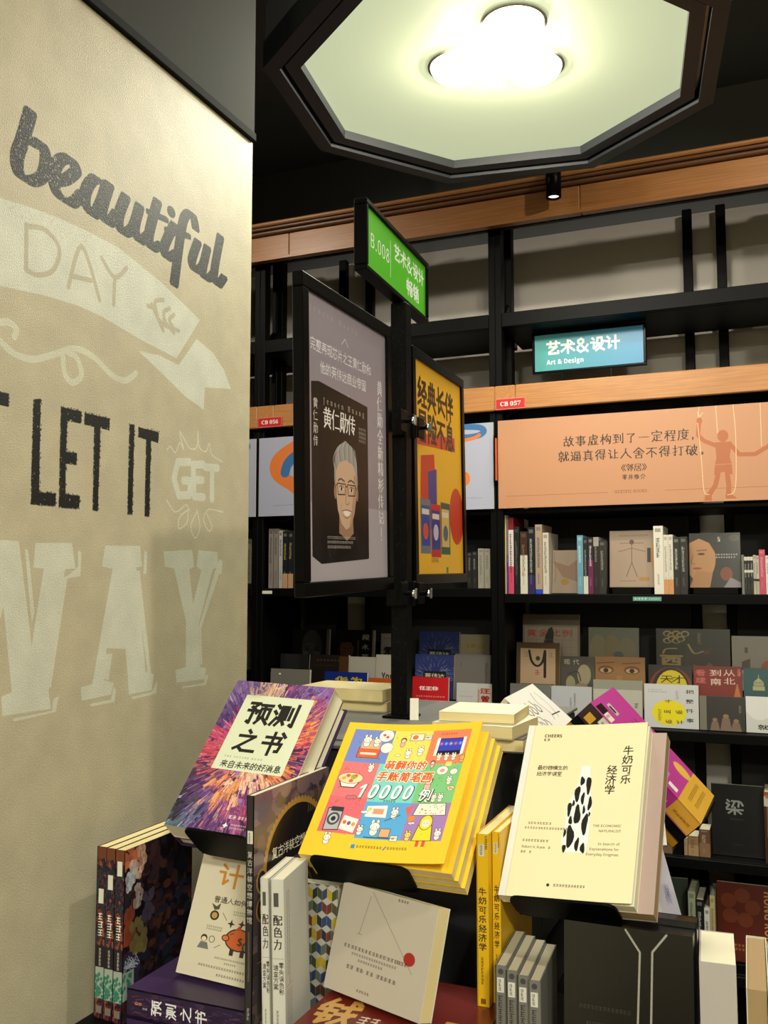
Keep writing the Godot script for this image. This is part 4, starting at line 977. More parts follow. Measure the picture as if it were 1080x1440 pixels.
# ---------- leaning books on the upper rests ----------
func cover_future(w: int, h: int) -> Cv:
	var cv := Cv.new(self, w, h, Color(.24, .12, .36), 2)
	cv.at(0, 0, w / 152.0, h / 221.0)
	var r := RandomNumberGenerator.new(); r.seed = 4
	var n := noise_map(12, .03, 1)
	var anchors := [[20, 15, .45, .33, .62], [60, 8, .85, .68, .58], [95, 12, .42, .22, .5], [135, 10, .5, .38, .68], [12, 55, .3, .2, .45], [18, 85, .72, .2, .4], [15, 115, .78, .25, .35], [20, 140, .25, .12, .3], [142, 45, .6, .25, .5], [140, 66, .93, .62, .3], [137, 86, .8, .25, .32], [140, 112, .32, .12, .35], [122, 140, .9, .5, .25], [58, 160, .93, .6, .36], [86, 148, .93, .75, .65], [35, 165, .35, .2, .5], [15, 185, .1, .08, .18], [30, 205, .28, .3, .5], [80, 192, .6, .28, .5], [120, 182, .7, .22, .4], [140, 205, .25, .1, .3], [8, 216, .3, .45, .5], [60, 210, .3, .15, .42], [104, 168, .5, .2, .45], [48, 130, .8, .4, .4]]
	for i in 5200:
		var p := Vector2(r.randf_range(-4, 156), r.randf_range(-4, 225))
		var wp := p + Vector2(n.get_noise_2d(p.x * 2, p.y * 2), n.get_noise_2d(p.x * 2 + 400, p.y * 2)) * 34.0 + Vector2(r.randf_range(-7, 7), r.randf_range(-9, 9))
		var best := 1e9; var c := Color()
		for q in anchors:
			var d := Vector2(q[0], q[1]).distance_squared_to(wp)
			if d < best: best = d; c = Color(q[2], q[3], q[4])
		c = c.lerp(Color(.97, .85, .8) if r.randf() < .55 else Color(.12, .06, .2), r.randf() * .3)
		var dir := (p - Vector2(76, 110)).normalized()
		cv.seg(p, p + dir * r.randf_range(4, 18), r.randf_range(1.2, 5.5) if i < 3000 else r.randf_range(.3, 1.2), c, 0.0)
	for i in 60:
		var p := Vector2(r.randf_range(0, 146), r.randf_range(0, 216)); var s := r.randf_range(2, 7)
		cv.rect(p.x, p.y, s, s * .9, [Color(.58, .45, .76), Color(.85, .5, .45), Color(.35, .2, .45), Color(.72, .3, .5)][i % 4])
	for i in 110:
		var a := r.randf() * TAU; var p := Vector2(76, 110) + Vector2(cos(a), sin(a)) * r.randf_range(60, 125)
		cv.seg(p, p + Vector2(cos(a), sin(a)) * r.randf_range(5, 16), .4, Color(.97, .86, .9), 0.0)
	cv.rect(26, 22, 104, 115, Color(.86, .88, .78))
	var ink := Color(.1, .09, .1)
	cv.cjk("预测", 38, 31, 38, .125, ink, {"sp": 1.06}); cv.cjk("之书", 40, 75, 36, .125, ink, {"sp": 1.1})
	cv.latin("THE FUTURE BOOK", 37, 119, 2.6, Color(.3, .3, .28), "Droid Sans", {"track": .5})
	cv.cjk("来自未来的好消息", 36, 123, 11, .10, ink, {"sp": 1.02})
	cv.fine(84, 196, 2, 5, Color(.95, .92, .95), r); cv.fine(97, 196.5, 4, 4.2, Color(.95, .92, .95), r)
	cv.poly([84, 206, 85.4, 208.6, 88, 210, 85.4, 211.4, 84, 214, 82.6, 211.4, 80, 210, 82.6, 208.6], Color(.95, .93, .97))
	cv.fine(91, 207, 9, 2.2, Color(.9, .88, .95), r); cv.fine(91, 211, 8, 2.4, Color(.9, .88, .95), r)
	return cv

func doodle(cv: Cv, x: float, y: float, s: float, c: Color, kind: int, r: RandomNumberGenerator):
	var k := Color(.16, .13, .13); var lw := .45
	match kind % 6:
		0:   # small round-eared animal
			cv.blob(x - s * .5, y - s * .95, s * .22, s * .45, c, k, lw); cv.blob(x + s * .3, y - s * .98, s * .22, s * .45, c, k, lw)
			cv.blob(x, y + s * .55, s * .6, s * .65, c, k, lw); cv.blob(x, y - s * .25, s * .78, s * .62, c, k, lw)
			cv.disc(x - s * .28, y - s * .25, .5, .5, k, 8); cv.disc(x + s * .28, y - s * .25, .5, .5, k, 8); cv.disc(x - s * .45, y - s * .02, s * .12, s * .1, Color(.95, .6, .58), 8); cv.disc(x + s * .45, y - s * .02, s * .12, s * .1, Color(.95, .6, .58), 8)
		1:   # bowl of food
			cv.poly([x - s * 1.1, y, x + s * 1.1, y, x + s * .6, y + s * .9, x - s * .6, y + s * .9], k); cv.poly([x - s, y + .4, x + s, y + .4, x + s * .55, y + s * .82, x - s * .55, y + s * .82], Color(.97, .95, .92)); cv.blob(x, y, s * 1.1, s * .5, Color(.95, .84, .68), k, lw)
			for i in 7: cv.disc(x + r.randf_range(-.7, .7) * s, y + r.randf_range(-.25, .25) * s, s * .2, s * .16, [Color(.9, .4, .2), Color(.95, .65, .3), Color(.6, .7, .3)][i % 3], 8)
		2:   # cloud
			for i in 4: cv.blob(x + (i - 1.5) * s * .5, y + sin(i * 2.0) * s * .12, s * .42, s * .4, c, k, lw * .8)
			for i in 4: cv.disc(x + (i - 1.5) * s * .5, y + sin(i * 2.0) * s * .12, s * .42, s * .4, c)
		3:   # pair of hearts or fruits
			cv.disc(x - s * .3, y, s * .3, s * .34, Color(.9, .35, .28), 10); cv.disc(x + s * .3, y + s * .2, s * .26, s * .3, Color(.93, .52, .25), 10); cv.ln([x - s * .3, y - s * .3, x, y - s * .7, x + s * .3, y - s * .1], lw, Color(.35, .5, .2))
		4:   # box or parcel
			cv.rect(x - s - lw, y - s * .7 - lw, s * 2 + 2 * lw, s * 1.4 + 2 * lw, k); cv.rect(x - s, y - s * .7, s * 2, s * 1.4, Color(.97, .95, .88)); cv.rect(x - s * .6, y - s * .3, s * .8, s * .6, Color(.92, .55, .4)); cv.ln([x - s, y - s * .1, x + s, y - s * .2], lw, k)
		5:   # child with round hair
			cv.blob(x, y + s * .7, s * .5, s * .65, Color(.95, .7, .7), k, lw); cv.blob(x, y - s * .3, s * .62, s * .6, Color(.5, .32, .25), k, lw); cv.disc(x, y - s * .15, s * .5, s * .44, Color(.98, .88, .8)); cv.disc(x - s * .2, y - s * .15, .4, .4, k, 8); cv.disc(x + s * .2, y - s * .15, .4, .4, k, 8)

func cover_doodles() -> Cv:
	var yel := Color(.955, .79, .21)
	var cv := Cv.new(self, 860, 860, yel, 2)
	cv.at(0, 0, 860 / 187.0, 860 / 187.0)
	var cells := [[12, 10, 57, 49, Color(.48, .55, .83)], [69, 10, 53, 49, Color(.98, .87, .4)], [122, 10, 53, 49, Color(.95, .52, .38)],
		[12, 59, 50, 96, Color(.93, .48, .5)], [62, 59, 60, 55, Color(.5, .83, .8)], [122, 59, 53, 55, Color(.5, .78, .52)],
		[62, 112, 60, 48, Color(.35, .67, .9)], [122, 112, 53, 48, Color(.66, .5, .76)], [12, 108, 50, 48, Color(.9, .42, .48)]]
	for e in cells: cv.rect(e[0], e[1], e[2], e[3], e[4])
	var r := RandomNumberGenerator.new(); r.seed = 31
	var cream := Color(.99, .96, .92); var k := Color(.15, .12, .12)
	# top row
	cv.rect(26, 36, 30, 16, k); cv.rect(26.6, 36.6, 28.8, 14.8, Color(.93, .4, .2)); cv.rect(30, 44, 22, 3, cream); cv.rect(28, 24, 26, 14, Color(.85, .72, .6)); doodle(cv, 34, 27, 7, cream, 0, r); doodle(cv, 48, 28, 6, cream, 0, r)
	cv.blob(58, 18, 10, 9, Color(.98, .93, .92), k, .4); cv.disc(55, 17, 2, 2, Color(.88, .3, .25), 8); cv.disc(60, 20, 2.2, 2, Color(.88, .3, .25), 8); cv.blob(64, 36, 8.5, 7.5, Color(.98, .93, .92), k, .3)
	doodle(cv, 84, 26, 6, cream, 5, r); cv.rect(92, 14, 19, 11, k); cv.rect(92.6, 14.6, 17.8, 9.8, Color(.97, .93, .85)); cv.disc(99, 19.5, 4, 3.4, Color(.9, .45, .35)); doodle(cv, 96, 44, 5.5, cream, 0, r); doodle(cv, 112, 40, 5.5, cream, 0, r); doodle(cv, 117, 20, 4.5, cream, 4, r); doodle(cv, 82, 46, 3, cream, 2, r)
	cv.rect(134, 22, 34, 24, k); cv.rect(134.8, 22.8, 32.4, 22.4, Color(.22, .26, .78)); cv.rect(131, 21, 4, 26, cream); cv.rect(167, 21, 4, 26, cream)
	for i in 5:
		for j in 8: cv.ln([138 + i * 6.5, 30, 138 + i * 6.5 + 2.6 * cos(j * .785), 30 + 2.6 * sin(j * .785)], .5, [Color(.95, .5, .6), Color(.6, .75, 1), Color(.98, .8, .4)][i % 3])
	cv.rect(135, 40, 32, 5, Color(.12, .1, .14))
	for i in 3: doodle(cv, 140 + i * 10, 49, 4.2, cream, 0, r)
	cv.rect(152, 56, 8, 6, Color(.97, .85, .5)); doodle(cv, 134, 58, 4.5, cream, 5, r); doodle(cv, 172, 52, 4.5, Color(.95, .7, .4), 0, r); cv.fine(134, 14, 7, 3, Color(.7, .25, .15), r)
	# left column
	doodle(cv, 30, 82, 15, cream, 1, r); doodle(cv, 20, 70, 4, cream, 3, r); doodle(cv, 52, 66, 5, cream, 0, r); doodle(cv, 24, 116, 5, cream, 3, r); doodle(cv, 40, 108, 6, Color(.8, .45, .5), 2, r); doodle(cv, 53, 112, 4, cream, 3, r)
	cv.poly([16, 124, 36, 122, 38, 152, 18, 154], k); cv.poly([17, 125, 35, 123, 37, 151, 19, 153], Color(.72, .72, .74)); cv.rect(20, 122, 16, 6, Color(.2, .2, .25)); cv.disc(27, 138, 8, 8.5, Color(.3, .3, .33)); cv.disc(27, 138, 5.4, 5.8, Color(.75, .76, .8)); cv.disc(27, 138, 3, 3.2, Color(.15, .13, .2))
	cv.poly([40, 132, 60, 136, 58, 154, 38, 150], cream)
	for i in 3: cv.disc(43 + i * 6, 141 + i, 2.5, 2.7, [Color(.9, .45, .2), Color(.55, .3, .6), Color(.93, .6, .3)][i], 10)
	doodle(cv, 28, 164, 6, Color(.99, .95, .88), 0, r); doodle(cv, 20, 96, 4, Color(.95, .75, .3), 3, r)
	# right column and foot
	doodle(cv, 136, 84, 8.5, cream, 5, r); cv.blob(150, 68, 7.5, 6, cream, k, .4); cv.disc(150, 68, 3.4, 2.6, Color(.95, .6, .6), 10); cv.blob(166, 70, 5, 4, cream, k, .4); doodle(cv, 163, 82, 4.6, cream, 0, r); doodle(cv, 168, 92, 4.5, Color(.93, .55, .3), 1, r)
	for i in 3: doodle(cv, 140 + i * 9, 105, 4.6, cream if i < 2 else Color(.93, .93, .93), 0, r)
	cv.poly([132, 112, 168, 112, 172, 128, 128, 128], k); cv.poly([132.6, 112.6, 167.4, 112.6, 171, 127.4, 129, 127.4], Color(.97, .95, .86))
	for i in 22: cv.disc(r.randf_range(133, 168), r.randf_range(114, 126), .9, .9, [Color(.85, .5, .4), Color(.5, .65, .4), Color(.6, .55, .75)][i % 3], 6)
	cv.poly([66, 118, 92, 116, 94, 132, 66, 132], cream); cv.rect(75, 121, 14, 7, Color(.95, .6, .5)); cv.disc(70, 122, 2.6, 2.6, Color(.95, .8, .4), 10); doodle(cv, 104, 126, 6, cream, 0, r); cv.ln([94, 136, 112, 128], .8, k); doodle(cv, 84, 146, 8, cream, 0, r); cv.rect(92, 146, 14, 11, k); cv.rect(92.6, 146.6, 12.8, 9.8, Color(.95, .68, .5)); cv.ln([74, 158, 108, 158], 1.0, k); doodle(cv, 66, 150, 5, cream, 0, r); doodle(cv, 64, 126, 4, cream, 2, r)
	cv.poly([116, 118, 126, 116, 122, 130], Color(.9, .4, .35)); cv.disc(128, 132, 4.6, 4, Color(.93, .55, .2), 12)
	cv.poly([140, 140, 158, 140, 162, 160, 136, 160], k); cv.poly([140.7, 140.6, 157.3, 140.6, 161, 159.4, 137, 159.4], Color(.97, .86, .2)); cv.blob(149, 137, 8, 9, Color(.97, .86, .2), k, .6); cv.disc(149, 138, 5.4, 5.2, Color(.98, .88, .8)); cv.rect(143, 160, 4, 7, Color(.9, .3, .3)); cv.rect(151, 160, 4, 7, Color(.9, .3, .3)); cv.disc(147, 138, .5, .5, k, 6); cv.disc(151, 138, .5, .5, k, 6)
	doodle(cv, 130, 154, 5, Color(.97, .85, .4), 0, r); doodle(cv, 168, 152, 5.5, cream, 0, r); doodle(cv, 113, 158, 4.5, Color(.9, .4, .4), 4, r); doodle(cv, 130, 138, 3.6, Color(.9, .85, .92), 2, r)
	for i in 70: var a := Vector2(r.randf_range(14, 172), r.randf_range(12, 158)); cv.ln([a.x, a.y, a.x + r.randf_range(-2, 2), a.y + r.randf_range(-2, 2)], .35, k)
	# title
	var org := Color(.92, .36, .1)
	for d in [Vector2(-.6, 0), Vector2(.6, 0), Vector2(0, .6), Vector2(0, -.6)]:
		cv.cjk("萌翻你的", 70 + d.x, 54 + d.y, 13, .16, cream, {"sp": 1.12, "skew": .15}); cv.cjk("手账简笔画", 64 + d.x, 70 + d.y, 14, .16, cream, {"sp": 1.1, "skew": .15})
	cv.cjk("萌翻你的", 70, 54, 13, .13, org, {"sp": 1.12, "skew": .15}); cv.cjk("手账简笔画", 64, 70, 14, .13, org, {"sp": 1.1, "skew": .15})
	cv.latin("10000", 43.3, 108.6, 20, Color(.12, .22, .16), "Droid Sans Bold", {"skew": .2, "track": .10, "sx": .86}); cv.latin("10000", 43, 107.4, 18.6, Color.WHITE, "Droid Sans Bold", {"skew": .2, "track": .15, "sx": .86})
	cv.cjk("例", 129.5, 93.8, 16, .22, Color(.12, .22, .16), {"skew": .15}); cv.cjk("例", 129, 93, 16, .11, Color.WHITE, {"skew": .15})
	cv.fine(84, 109, 5, 3, k, r)
	cv.rect(62, 168, 5, 5, Color(.2, .55, .85)); cv.fine(69, 168.5, 9, 3.4, Color(.3, .28, .1), r); cv.poly([103, 173, 106, 168, 108, 168, 105, 173], Color(.2, .5, .8)); cv.fine(109, 168.5, 7, 3.4, Color(.3, .28, .1), r)
	return cv

func cover_milk() -> Cv:
	var cv := Cv.new(self, 640, 932, Color(.93, .872, .72), 2)
	cv.at(0, 0, 640 / 147.0, 932 / 214.0)
	var ink := Color(.1, .09, .08)
	cv.rect(0, 0, 8, 214, Color(.87, .88, .86)); cv.rect(8, 0, .5, 214, Color(.8, .72, .5))
	cv.latin("CHEERS", 22, 17, 4.2, ink, "Droid Sans Bold", {"sx": 1.05}); cv.fine(22, 18.5, 2, 4, ink, rng)
	cv.cjk("最妙趣横生的", 20, 55, 6.2, .085, ink, {"sp": 1.0}); cv.cjk("经济学课堂", 20, 63, 6.2, .085, ink, {"sp": 1.0})
	cv.cjk("牛奶可乐", 121, 30, 12.4, .095, ink, {"vert": true, "sp": 1.0}); cv.cjk("经济学", 104, 55, 12.4, .095, ink, {"vert": true, "sp": 1.0})
	# bottle with black patches
	var bottle := [Vector2(74.5, 56), Vector2(84, 56), Vector2(85, 64), Vector2(86, 80), Vector2(90, 94), Vector2(92, 108), Vector2(91, 122), Vector2(92, 146), Vector2(91, 161), Vector2(65, 161), Vector2(62, 148), Vector2(64, 132), Vector2(63, 108), Vector2(67, 94), Vector2(72, 80), Vector2(74, 64)]
	cv.fill([bottle], Color(.93, .94, .93))
	var sp := [[77, 75, 2.5, 6], [85, 80, 3, 11], [73, 91, 3.6, 9], [80, 97, 2.2, 7], [89, 103, 2.4, 8], [66, 110, 2.6, 8], [76, 117, 4, 11], [86, 128, 3.6, 12], [71, 143, 4.4, 13], [80, 152, 2.3, 8], [66, 157, 2, 5], [87, 156, 2.6, 6], [83, 111, 1.6, 5], [69, 124, 2.2, 5], [70, 103, 1.6, 3.6], [64.5, 139, 1.4, 5], [90, 116, 1.2, 2.6]]
	for s in sp:
		var p := []
		for i in 14:
			var a := TAU * i / 14; var k := 1.0 + .16 * sin(a * 3 + s[0]) + .1 * cos(a * 2 + s[1])
			p.append(Vector2(s[0] + s[2] * k * cos(a), s[1] + s[3] * k * sin(a)))
		cv.fill([p], Color(.11, .11, .1))
	cv.fine(20, 127, 8, 3.2, Color(.3, .27, .2), rng); cv.fine(17, 133, 16, 2.9, Color(.3, .27, .2), rng)
	cv.fine(17, 148, 9, 3.1, Color(.25, .22, .17), rng); cv.latin("Robert H. Frank", 17, 158.4, 2.8, Color(.2, .18, .14), "Droid Sans"); cv.fine(48, 155.6, 1, 3, Color(.25, .22, .17), rng); cv.fine(17, 161.5, 2, 3, Color(.25, .22, .17), rng); cv.fine(27, 161.5, 1, 3, Color(.25, .22, .17), rng)
	var e := Color(.22, .2, .15)
	cv.latin("THE ECONOMIC", 128, 131, 2.8, e, "Droid Sans", {"right": true, "sx": 1.15}); cv.latin("NATURALIST", 128, 137, 2.8, e, "Droid Sans", {"right": true, "sx": 1.15})
	cv.latin("In Search of", 128, 152, 2.8, e, "Droid Sans", {"right": true, "sx": 1.15}); cv.latin("Explanations for", 128, 158, 2.8, e, "Droid Sans", {"right": true, "sx": 1.15}); cv.latin("Everyday Enigmas", 128, 164, 2.8, e, "Droid Sans", {"right": true, "sx": 1.15})
	cv.disc(54, 199, 1.8, 1.8, e, 10); cv.fine(60, 197.4, 11, 3.0, e, rng)
	return cv

func front_books():
	var e = REST[0]
	var purple := mat(Color(.2, .12, .3), .4); var stock := mat(Color(.9, .87, .8), .5)
	var fm := printed(cover_future(608, 884), .32)
	book("standing_book", "purple and orange book with a cream title panel leaning on the rack", e.pos, ypr(e.yaw, e.tilt, e.roll), .152, .2206, .029, {"front": fm, "cover": stock, "inset": .0, "c": .0014, "wave": .003}, "", "book")
	book("standing_book", "dark purple hardback behind the purple and orange book", e.pos + ypr(e.yaw, e.tilt, e.roll) * Vector3(0, 0, -.0292), ypr(e.yaw, e.tilt, e.roll), .152, .2206, .0205, {"front": fm, "cover": purple, "inset": .003, "c": .0022, "wave": .003})
	e = REST[1]
	var ym := printed(cover_doodles(), .35); var yel := mat(Color(.94, .76, .17), .4)
	var bs := ypr(e.yaw, e.tilt, e.roll)
	book("standing_book", "yellow doodle book with its cover springing open, front of the stack", e.pos + bs * Vector3(0, 0, .0005), bs, .187, .1874, .0132, {"front": ym, "cover": yel, "back": yel, "bend": .019, "endpaper": yel, "pages": M.pages_cream})
	book("standing_book", "yellow doodle book directly behind the one with the sprung cover", e.pos + bs * Vector3(.004, 0, -.0134), bs, .187, .1874, .0135, {"front": ym, "cover": yel, "pages": M.pages_cream})
	book("standing_book", "yellow doodle book at the back of the leaning stack", e.pos + bs * Vector3(.008, 0, -.0271), bs, .187, .1874, .0135, {"front": ym, "cover": yel, "pages": M.pages_cream})
	e = REST[2]
	bs = ypr(e.yaw, e.tilt, e.roll)
	var pinkish := mat(Color(.68, .59, .56), .5)
	var cm := printed(cover_milk(), .35)
	book("standing_book", "cream book with a black and white spotted bottle on its cover", e.pos, bs, .147, .2142, .016, {"front": cm, "cover": mat(Color(.9, .86, .74), .45), "bend": .006})
	book("standing_book", "pinkish book directly behind the book with the spotted bottle", e.pos + bs * Vector3(.011, -.0, -.0162), bs, .152, .2142, .0175, {"cover": pinkish, "pages": M.pages_tan})

# ---------- books standing and lying on the lower deck ----------
func lying(called: String, label: String, pos: Vector3, yaw: float, w: float, h: float, t: float, o := {}, group := "") -> Node3D:
	# cover up, spine towards +z, pos at the left end of the spine's lower edge
	var bs := Basis(Vector3.UP, deg_to_rad(yaw)) * Basis(Vector3(0, 0, -1), Vector3(-1, 0, 0), Vector3(0, 1, 0))
	return book(called, label, pos + Basis(Vector3.UP, deg_to_rad(yaw)) * Vector3(h, t, 0), bs, w, h, t, o, group)

func deck_books():
	var D := 1.0102
	# three thin illustrated books, spines outward, next to the wall
	var cv := Cv.new(self, 64, 860, Color(.10, .07, .12), 2)
	cv.at(0, 0, 64 / 15.5, 860 / 210.0)
	var r := RandomNumberGenerator.new(); r.seed = 77
	for i in 240: cv.disc(r.randf_range(0, 15), r.randf_range(0, 120) if i < 150 else r.randf_range(170, 210), r.randf_range(.6, 2.4), r.randf_range(1, 4), [Color(.45, .18, .1), Color(.55, .28, .16), Color(.16, .12, .22), Color(.28, .12, .22), Color(.1, .2, .28)][i % 5], 8)
	cv.rect(0, 0, 15.5, 14, Color(.42, .22, .13)); cv.rect(0, 148, 15.5, 38, Color(.62, .66, .62))
	for i in 30: cv.disc(r.randf_range(0, 15), r.randf_range(156, 184), 2.0, 2.4, Color(.2, .48, .4), 7)
	cv.fine(4, 82, 3, 9, Color(.92, .9, .86), r, true); cv.fine(6, 125, 5, 4, Color(.8, .78, .75), r, true)
	cv.rect(3, 195, 9, 9, Color(.5, .45, .4))
	var sp := printed(cv, .4)
	var ca := Cv.new(self, 420, 600, Color(.09, .06, .09), 2)
	ca.at(0, 0, 420 / 147.0, 600 / 210.0)
	for i in 420: ca.disc(r.randf_range(0, 147), r.randf_range(0, 210), r.randf_range(2, 11), r.randf_range(2, 9), [Color(.1, .07, .1), Color(.16, .1, .13), Color(.22, .13, .14), Color(.3, .17, .13), Color(.12, .14, .2)][i % 5], 9)
	for q in [[10, 10, 22, 18, Color(.78, .42, .28)], [22, 30, 14, 16, Color(.85, .72, .66)], [34, 14, 10, 20, Color(.8, .62, .52)], [12, 40, 10, 14, Color(.72, .76, .8)], [28, 62, 10, 16, Color(.75, .68, .66)], [12, 96, 14, 26, Color(.62, .28, .17)], [30, 112, 18, 26, Color(.52, .47, .27)], [14, 150, 20, 22, Color(.18, .16, .3)], [48, 80, 14, 20, Color(.3, .27, .36)], [62, 30, 12, 26, Color(.24, .15, .16)]]:
		for k in 26: ca.disc(q[0] + r.randf_range(-.8, .8) * q[2], q[1] + r.randf_range(-.8, .8) * q[3], q[2] * .3, q[3] * .26, (q[4] as Color).lerp(Color(.2, .14, .16), r.randf() * .35), 9)
	for i in 26: ca.ln([r.randf_range(0, 30), r.randf_range(130, 145), r.randf_range(0, 34), r.randf_range(145, 152)], .7, Color(.75, .78, .85))
	ca.rect(0, 150, 22, 34, Color(.60, .66, .62))
	for i in 22: ca.disc(r.randf_range(0, 20), r.randf_range(154, 182), 2.2, 2.6, Color(.22, .5, .42), 7)
	var art := printed(ca, .4)
	for i in 3:
		var lab: String = ["thin dark illustrated book spine-out, closest to the lettered wall", "thin dark illustrated book spine-out, middle of the three by the wall", "thin dark illustrated book with its painted cover showing, beside the piggy bank book"][i]
		var b := book("illustrated_book", lab, Vector3(-.8035 + i * .0157, D, -1.0 + i * .002), ypr(90), .147, .21, .0155, {"front": art, "spine": sp, "cover": mat(Color(.08, .07, .09), .45), "pages": M.pages_cream}, "thin illustrated books by the wall")
		part(b.get_node("spine"), "price_sticker", slab(.0075, .018, .0003), mat(Color(.86, .85, .8), .5), Vector3(.004, .178 - (2 - i) * .019, .0004))
	# lying purple books, title along the spine
	cv = Cv.new(self, 124, 760, Color(.15, .09, .22), 2)
	cv.at(0, 0, 4, 4)
	for i in 260: var q := Vector2(r.randf_range(0, 31), r.randf_range(0, 190)); cv.seg(q, q + Vector2(r.randf_range(-3, 3), r.randf_range(4, 16)), r.randf_range(.4, 1.6), [Color(.2, .12, .3), Color(.3, .2, .33), Color(.16, .1, .24), Color(.36, .2, .3)][i % 4], 0)
	cv.cjk("预测之书", 6, 36, 17, .11, Color(.93, .92, .93), {"vert": true, "sp": 1.28})
	cv.fine(14, 12, 2, 5, Color(.85, .55, .3), r, true); cv.fine(10, 24, 2, 3.4, Color(.85, .8, .8), r, true)
	var spine := printed(cv, .4)
	var pcov := mat(Color(.22, .13, .3), .42)
	var pz := 1.0102
	for i in 2:
		lying("lying_book", ["purple hardback lying under the piggy bank book, title on its spine", "purple hardback lying flat on the rack deck at the bottom of its pile"][1 - i], Vector3(-.735, pz, -.957), 0, .148, .18, .0324, {"spine": spine if i == 1 else pcov, "cover": pcov, "c": .002, "inset": .003})
		pz += .0326
	# cream book with a piggy bank
	cv = Cv.new(self, 600, 840, Color(.86, .82, .74), 2)
	cv.at(0, 0, 4, 4)
	var k := Color(.2, .15, .12); var org := Color(.80, .52, .16)
	cv.cjk("计", 34, 14, 40, .1, org); cv.rect(84, 30, 20, 24, Color(.87, .74, .52))
	cv.cjk("普通人如何靠工", 36, 68, 10, .09, k, {"sp": 1.05}); cv.cjk("人", 110, 68, 10, .09, k)
	cv.disc(42, 98, 7, 7.5, k); cv.disc(42, 98, 4.4, 4.8, Color(.75, .6, .35)); cv.poly([40, 90, 34, 80, 42, 84, 48, 78, 47, 88], Color(.3, .32, .2)); cv.ln([54, 92, 62, 102], .7, k)
	for q in [[70, 106], [86, 104]]: cv.poly([q[0], q[1] - 7, q[0] + 1.6, q[1] - 1.6, q[0] + 6, q[1], q[0] + 1.6, q[1] + 1.6, q[0], q[1] + 7, q[0] - 1.6, q[1] + 1.6, q[0] - 6, q[1], q[0] - 1.6, q[1] - 1.6], k)
	cv.disc(86, 128, 21, 17, k); cv.disc(86, 128, 19, 15, Color(.80, .38, .16)); cv.disc(66, 128, 6, 5, k); cv.disc(66, 128, 4.4, 3.6, Color(.85, .45, .22)); cv.rect(76, 142, 6, 10, k); cv.rect(92, 142, 6, 10, k); cv.poly([78, 114, 84, 106, 88, 113], Color(.7, .3, .14)); cv.latin("$", 84, 136, 12, Color(.3, .15, .08), "Droid Sans Bold"); cv.disc(102, 136, 9, 9, k); cv.disc(102, 136, 7, 7, Color(.42, .52, .38)); cv.latin("%", 98, 140, 7.5, k, "Droid Sans Bold"); cv.ln([72, 122, 77, 119], 1, k)
	cv.disc(34, 134, 5, 5.4, k); cv.disc(34, 135.4, 3.6, 3.6, Color(.93, .85, .75)); cv.poly([26, 150, 30, 140, 40, 140, 44, 150], Color(.45, .45, .45)); cv.blob(46, 134, 3.6, 4.4, Color(.86, .82, .74), k, .9); cv.ln([52, 146, 60, 140], .7, k)
	cv.fine(70, 86, 12, 2.8, Color(.5, .45, .4), r); cv.fine(70, 90, 10, 2.8, Color(.5, .45, .4), r); cv.fine(34, 114, 8, 2.8, Color(.45, .4, .36), r); cv.fine(34, 118, 8, 2.8, Color(.45, .4, .36), r)
	cv.fine(56, 158, 22, 2.8, Color(.4, .36, .32), r); cv.fine(72, 164, 6, 2.8, Color(.4, .36, .32), r); cv.fine(34, 172, 26, 3.6, Color(.35, .3, .27), r); cv.fine(64, 182, 14, 3.6, Color(.3, .26, .24), r)
	book("standing_book", "cream book with an orange piggy bank, shaded under the purple book", Vector3(-.7008, 1.0806, -1.006), ypr(-5, -21.8), .140, .1434, .013, {"front": printed(cv, .5), "cover": M.white_card, "uv": Rect2(.02, 0, .96, .92)})
	# tall dark museum book
	cv = Cv.new(self, 640, 860, Color(.3, .25, .28), 2)
	cv.at(0, 0, 640 / 185.0, 860 / 246.0)
	for i in 220: cv.disc(r.randf_range(0, 185), r.randf_range(0, 246), r.randf_range(6, 22), r.randf_range(4, 16), [Color(.32, .26, .29), Color(.40, .32, .36), Color(.26, .22, .25), Color(.46, .38, .40)][i % 4], 10)
	var gold := Color(.70, .53, .26)
	cv.disc(100, 88, 76, 64, gold, 40); cv.disc(100, 88, 72, 60, Color(.13, .11, .12), 40)
	for i in 30: cv.disc(100 + 76 * cos(PI + PI * i / 29.0), 88 + 64 * sin(PI + PI * i / 29.0), 4, 4, gold, 8)
	cv.rect(10, 88, 175, 90, Color(.34, .28, .3)); cv.ln([6, 92, 180, 92], 2.0, gold); cv.ln([6, 98, 180, 98], 1.0, gold)
	cv.cjk("复古洋装空想博物馆", 40, 66, 13.5, .09, Color(.90, .86, .76), {"sp": 1.0})
	cv.disc(105, 150, 40, 48, gold, 30); cv.disc(105, 150, 36, 44, Color(.12, .1, .11), 30); cv.disc(105, 160, 24, 34, Color(.28, .25, .27), 24)
	for q in [[18, 96], [18, 126]]: cv.disc(q[0], q[1], 12, 14, gold); cv.disc(q[0], q[1], 9, 11, Color(.16, .13, .14)); cv.disc(q[0], q[1], 4, 6, gold)
	for i in 5: cv.ln([128 + i * 5, 44, 132 + i * 6, 30 - i, 138 + i * 6, 20], .9, Color(.6, .46, .2), true)
	cv.rect(10, 178, 170, 60, Color(.3, .27, .28)); cv.ln([10, 182, 178, 182], 1, gold)
	var front := printed(cv, .25, .4)
	cv = Cv.new(self, 48, 900, Color(.17, .16, .17), 2)
	cv.at(0, 0, 48 / 10.0, 900 / 246.0)
	cv.rect(1.5, 38, 7, 14, Color(.85, .83, .78)); cv.fine(3, 40, 4, 2.6, Color(.3, .3, .3), r, true)
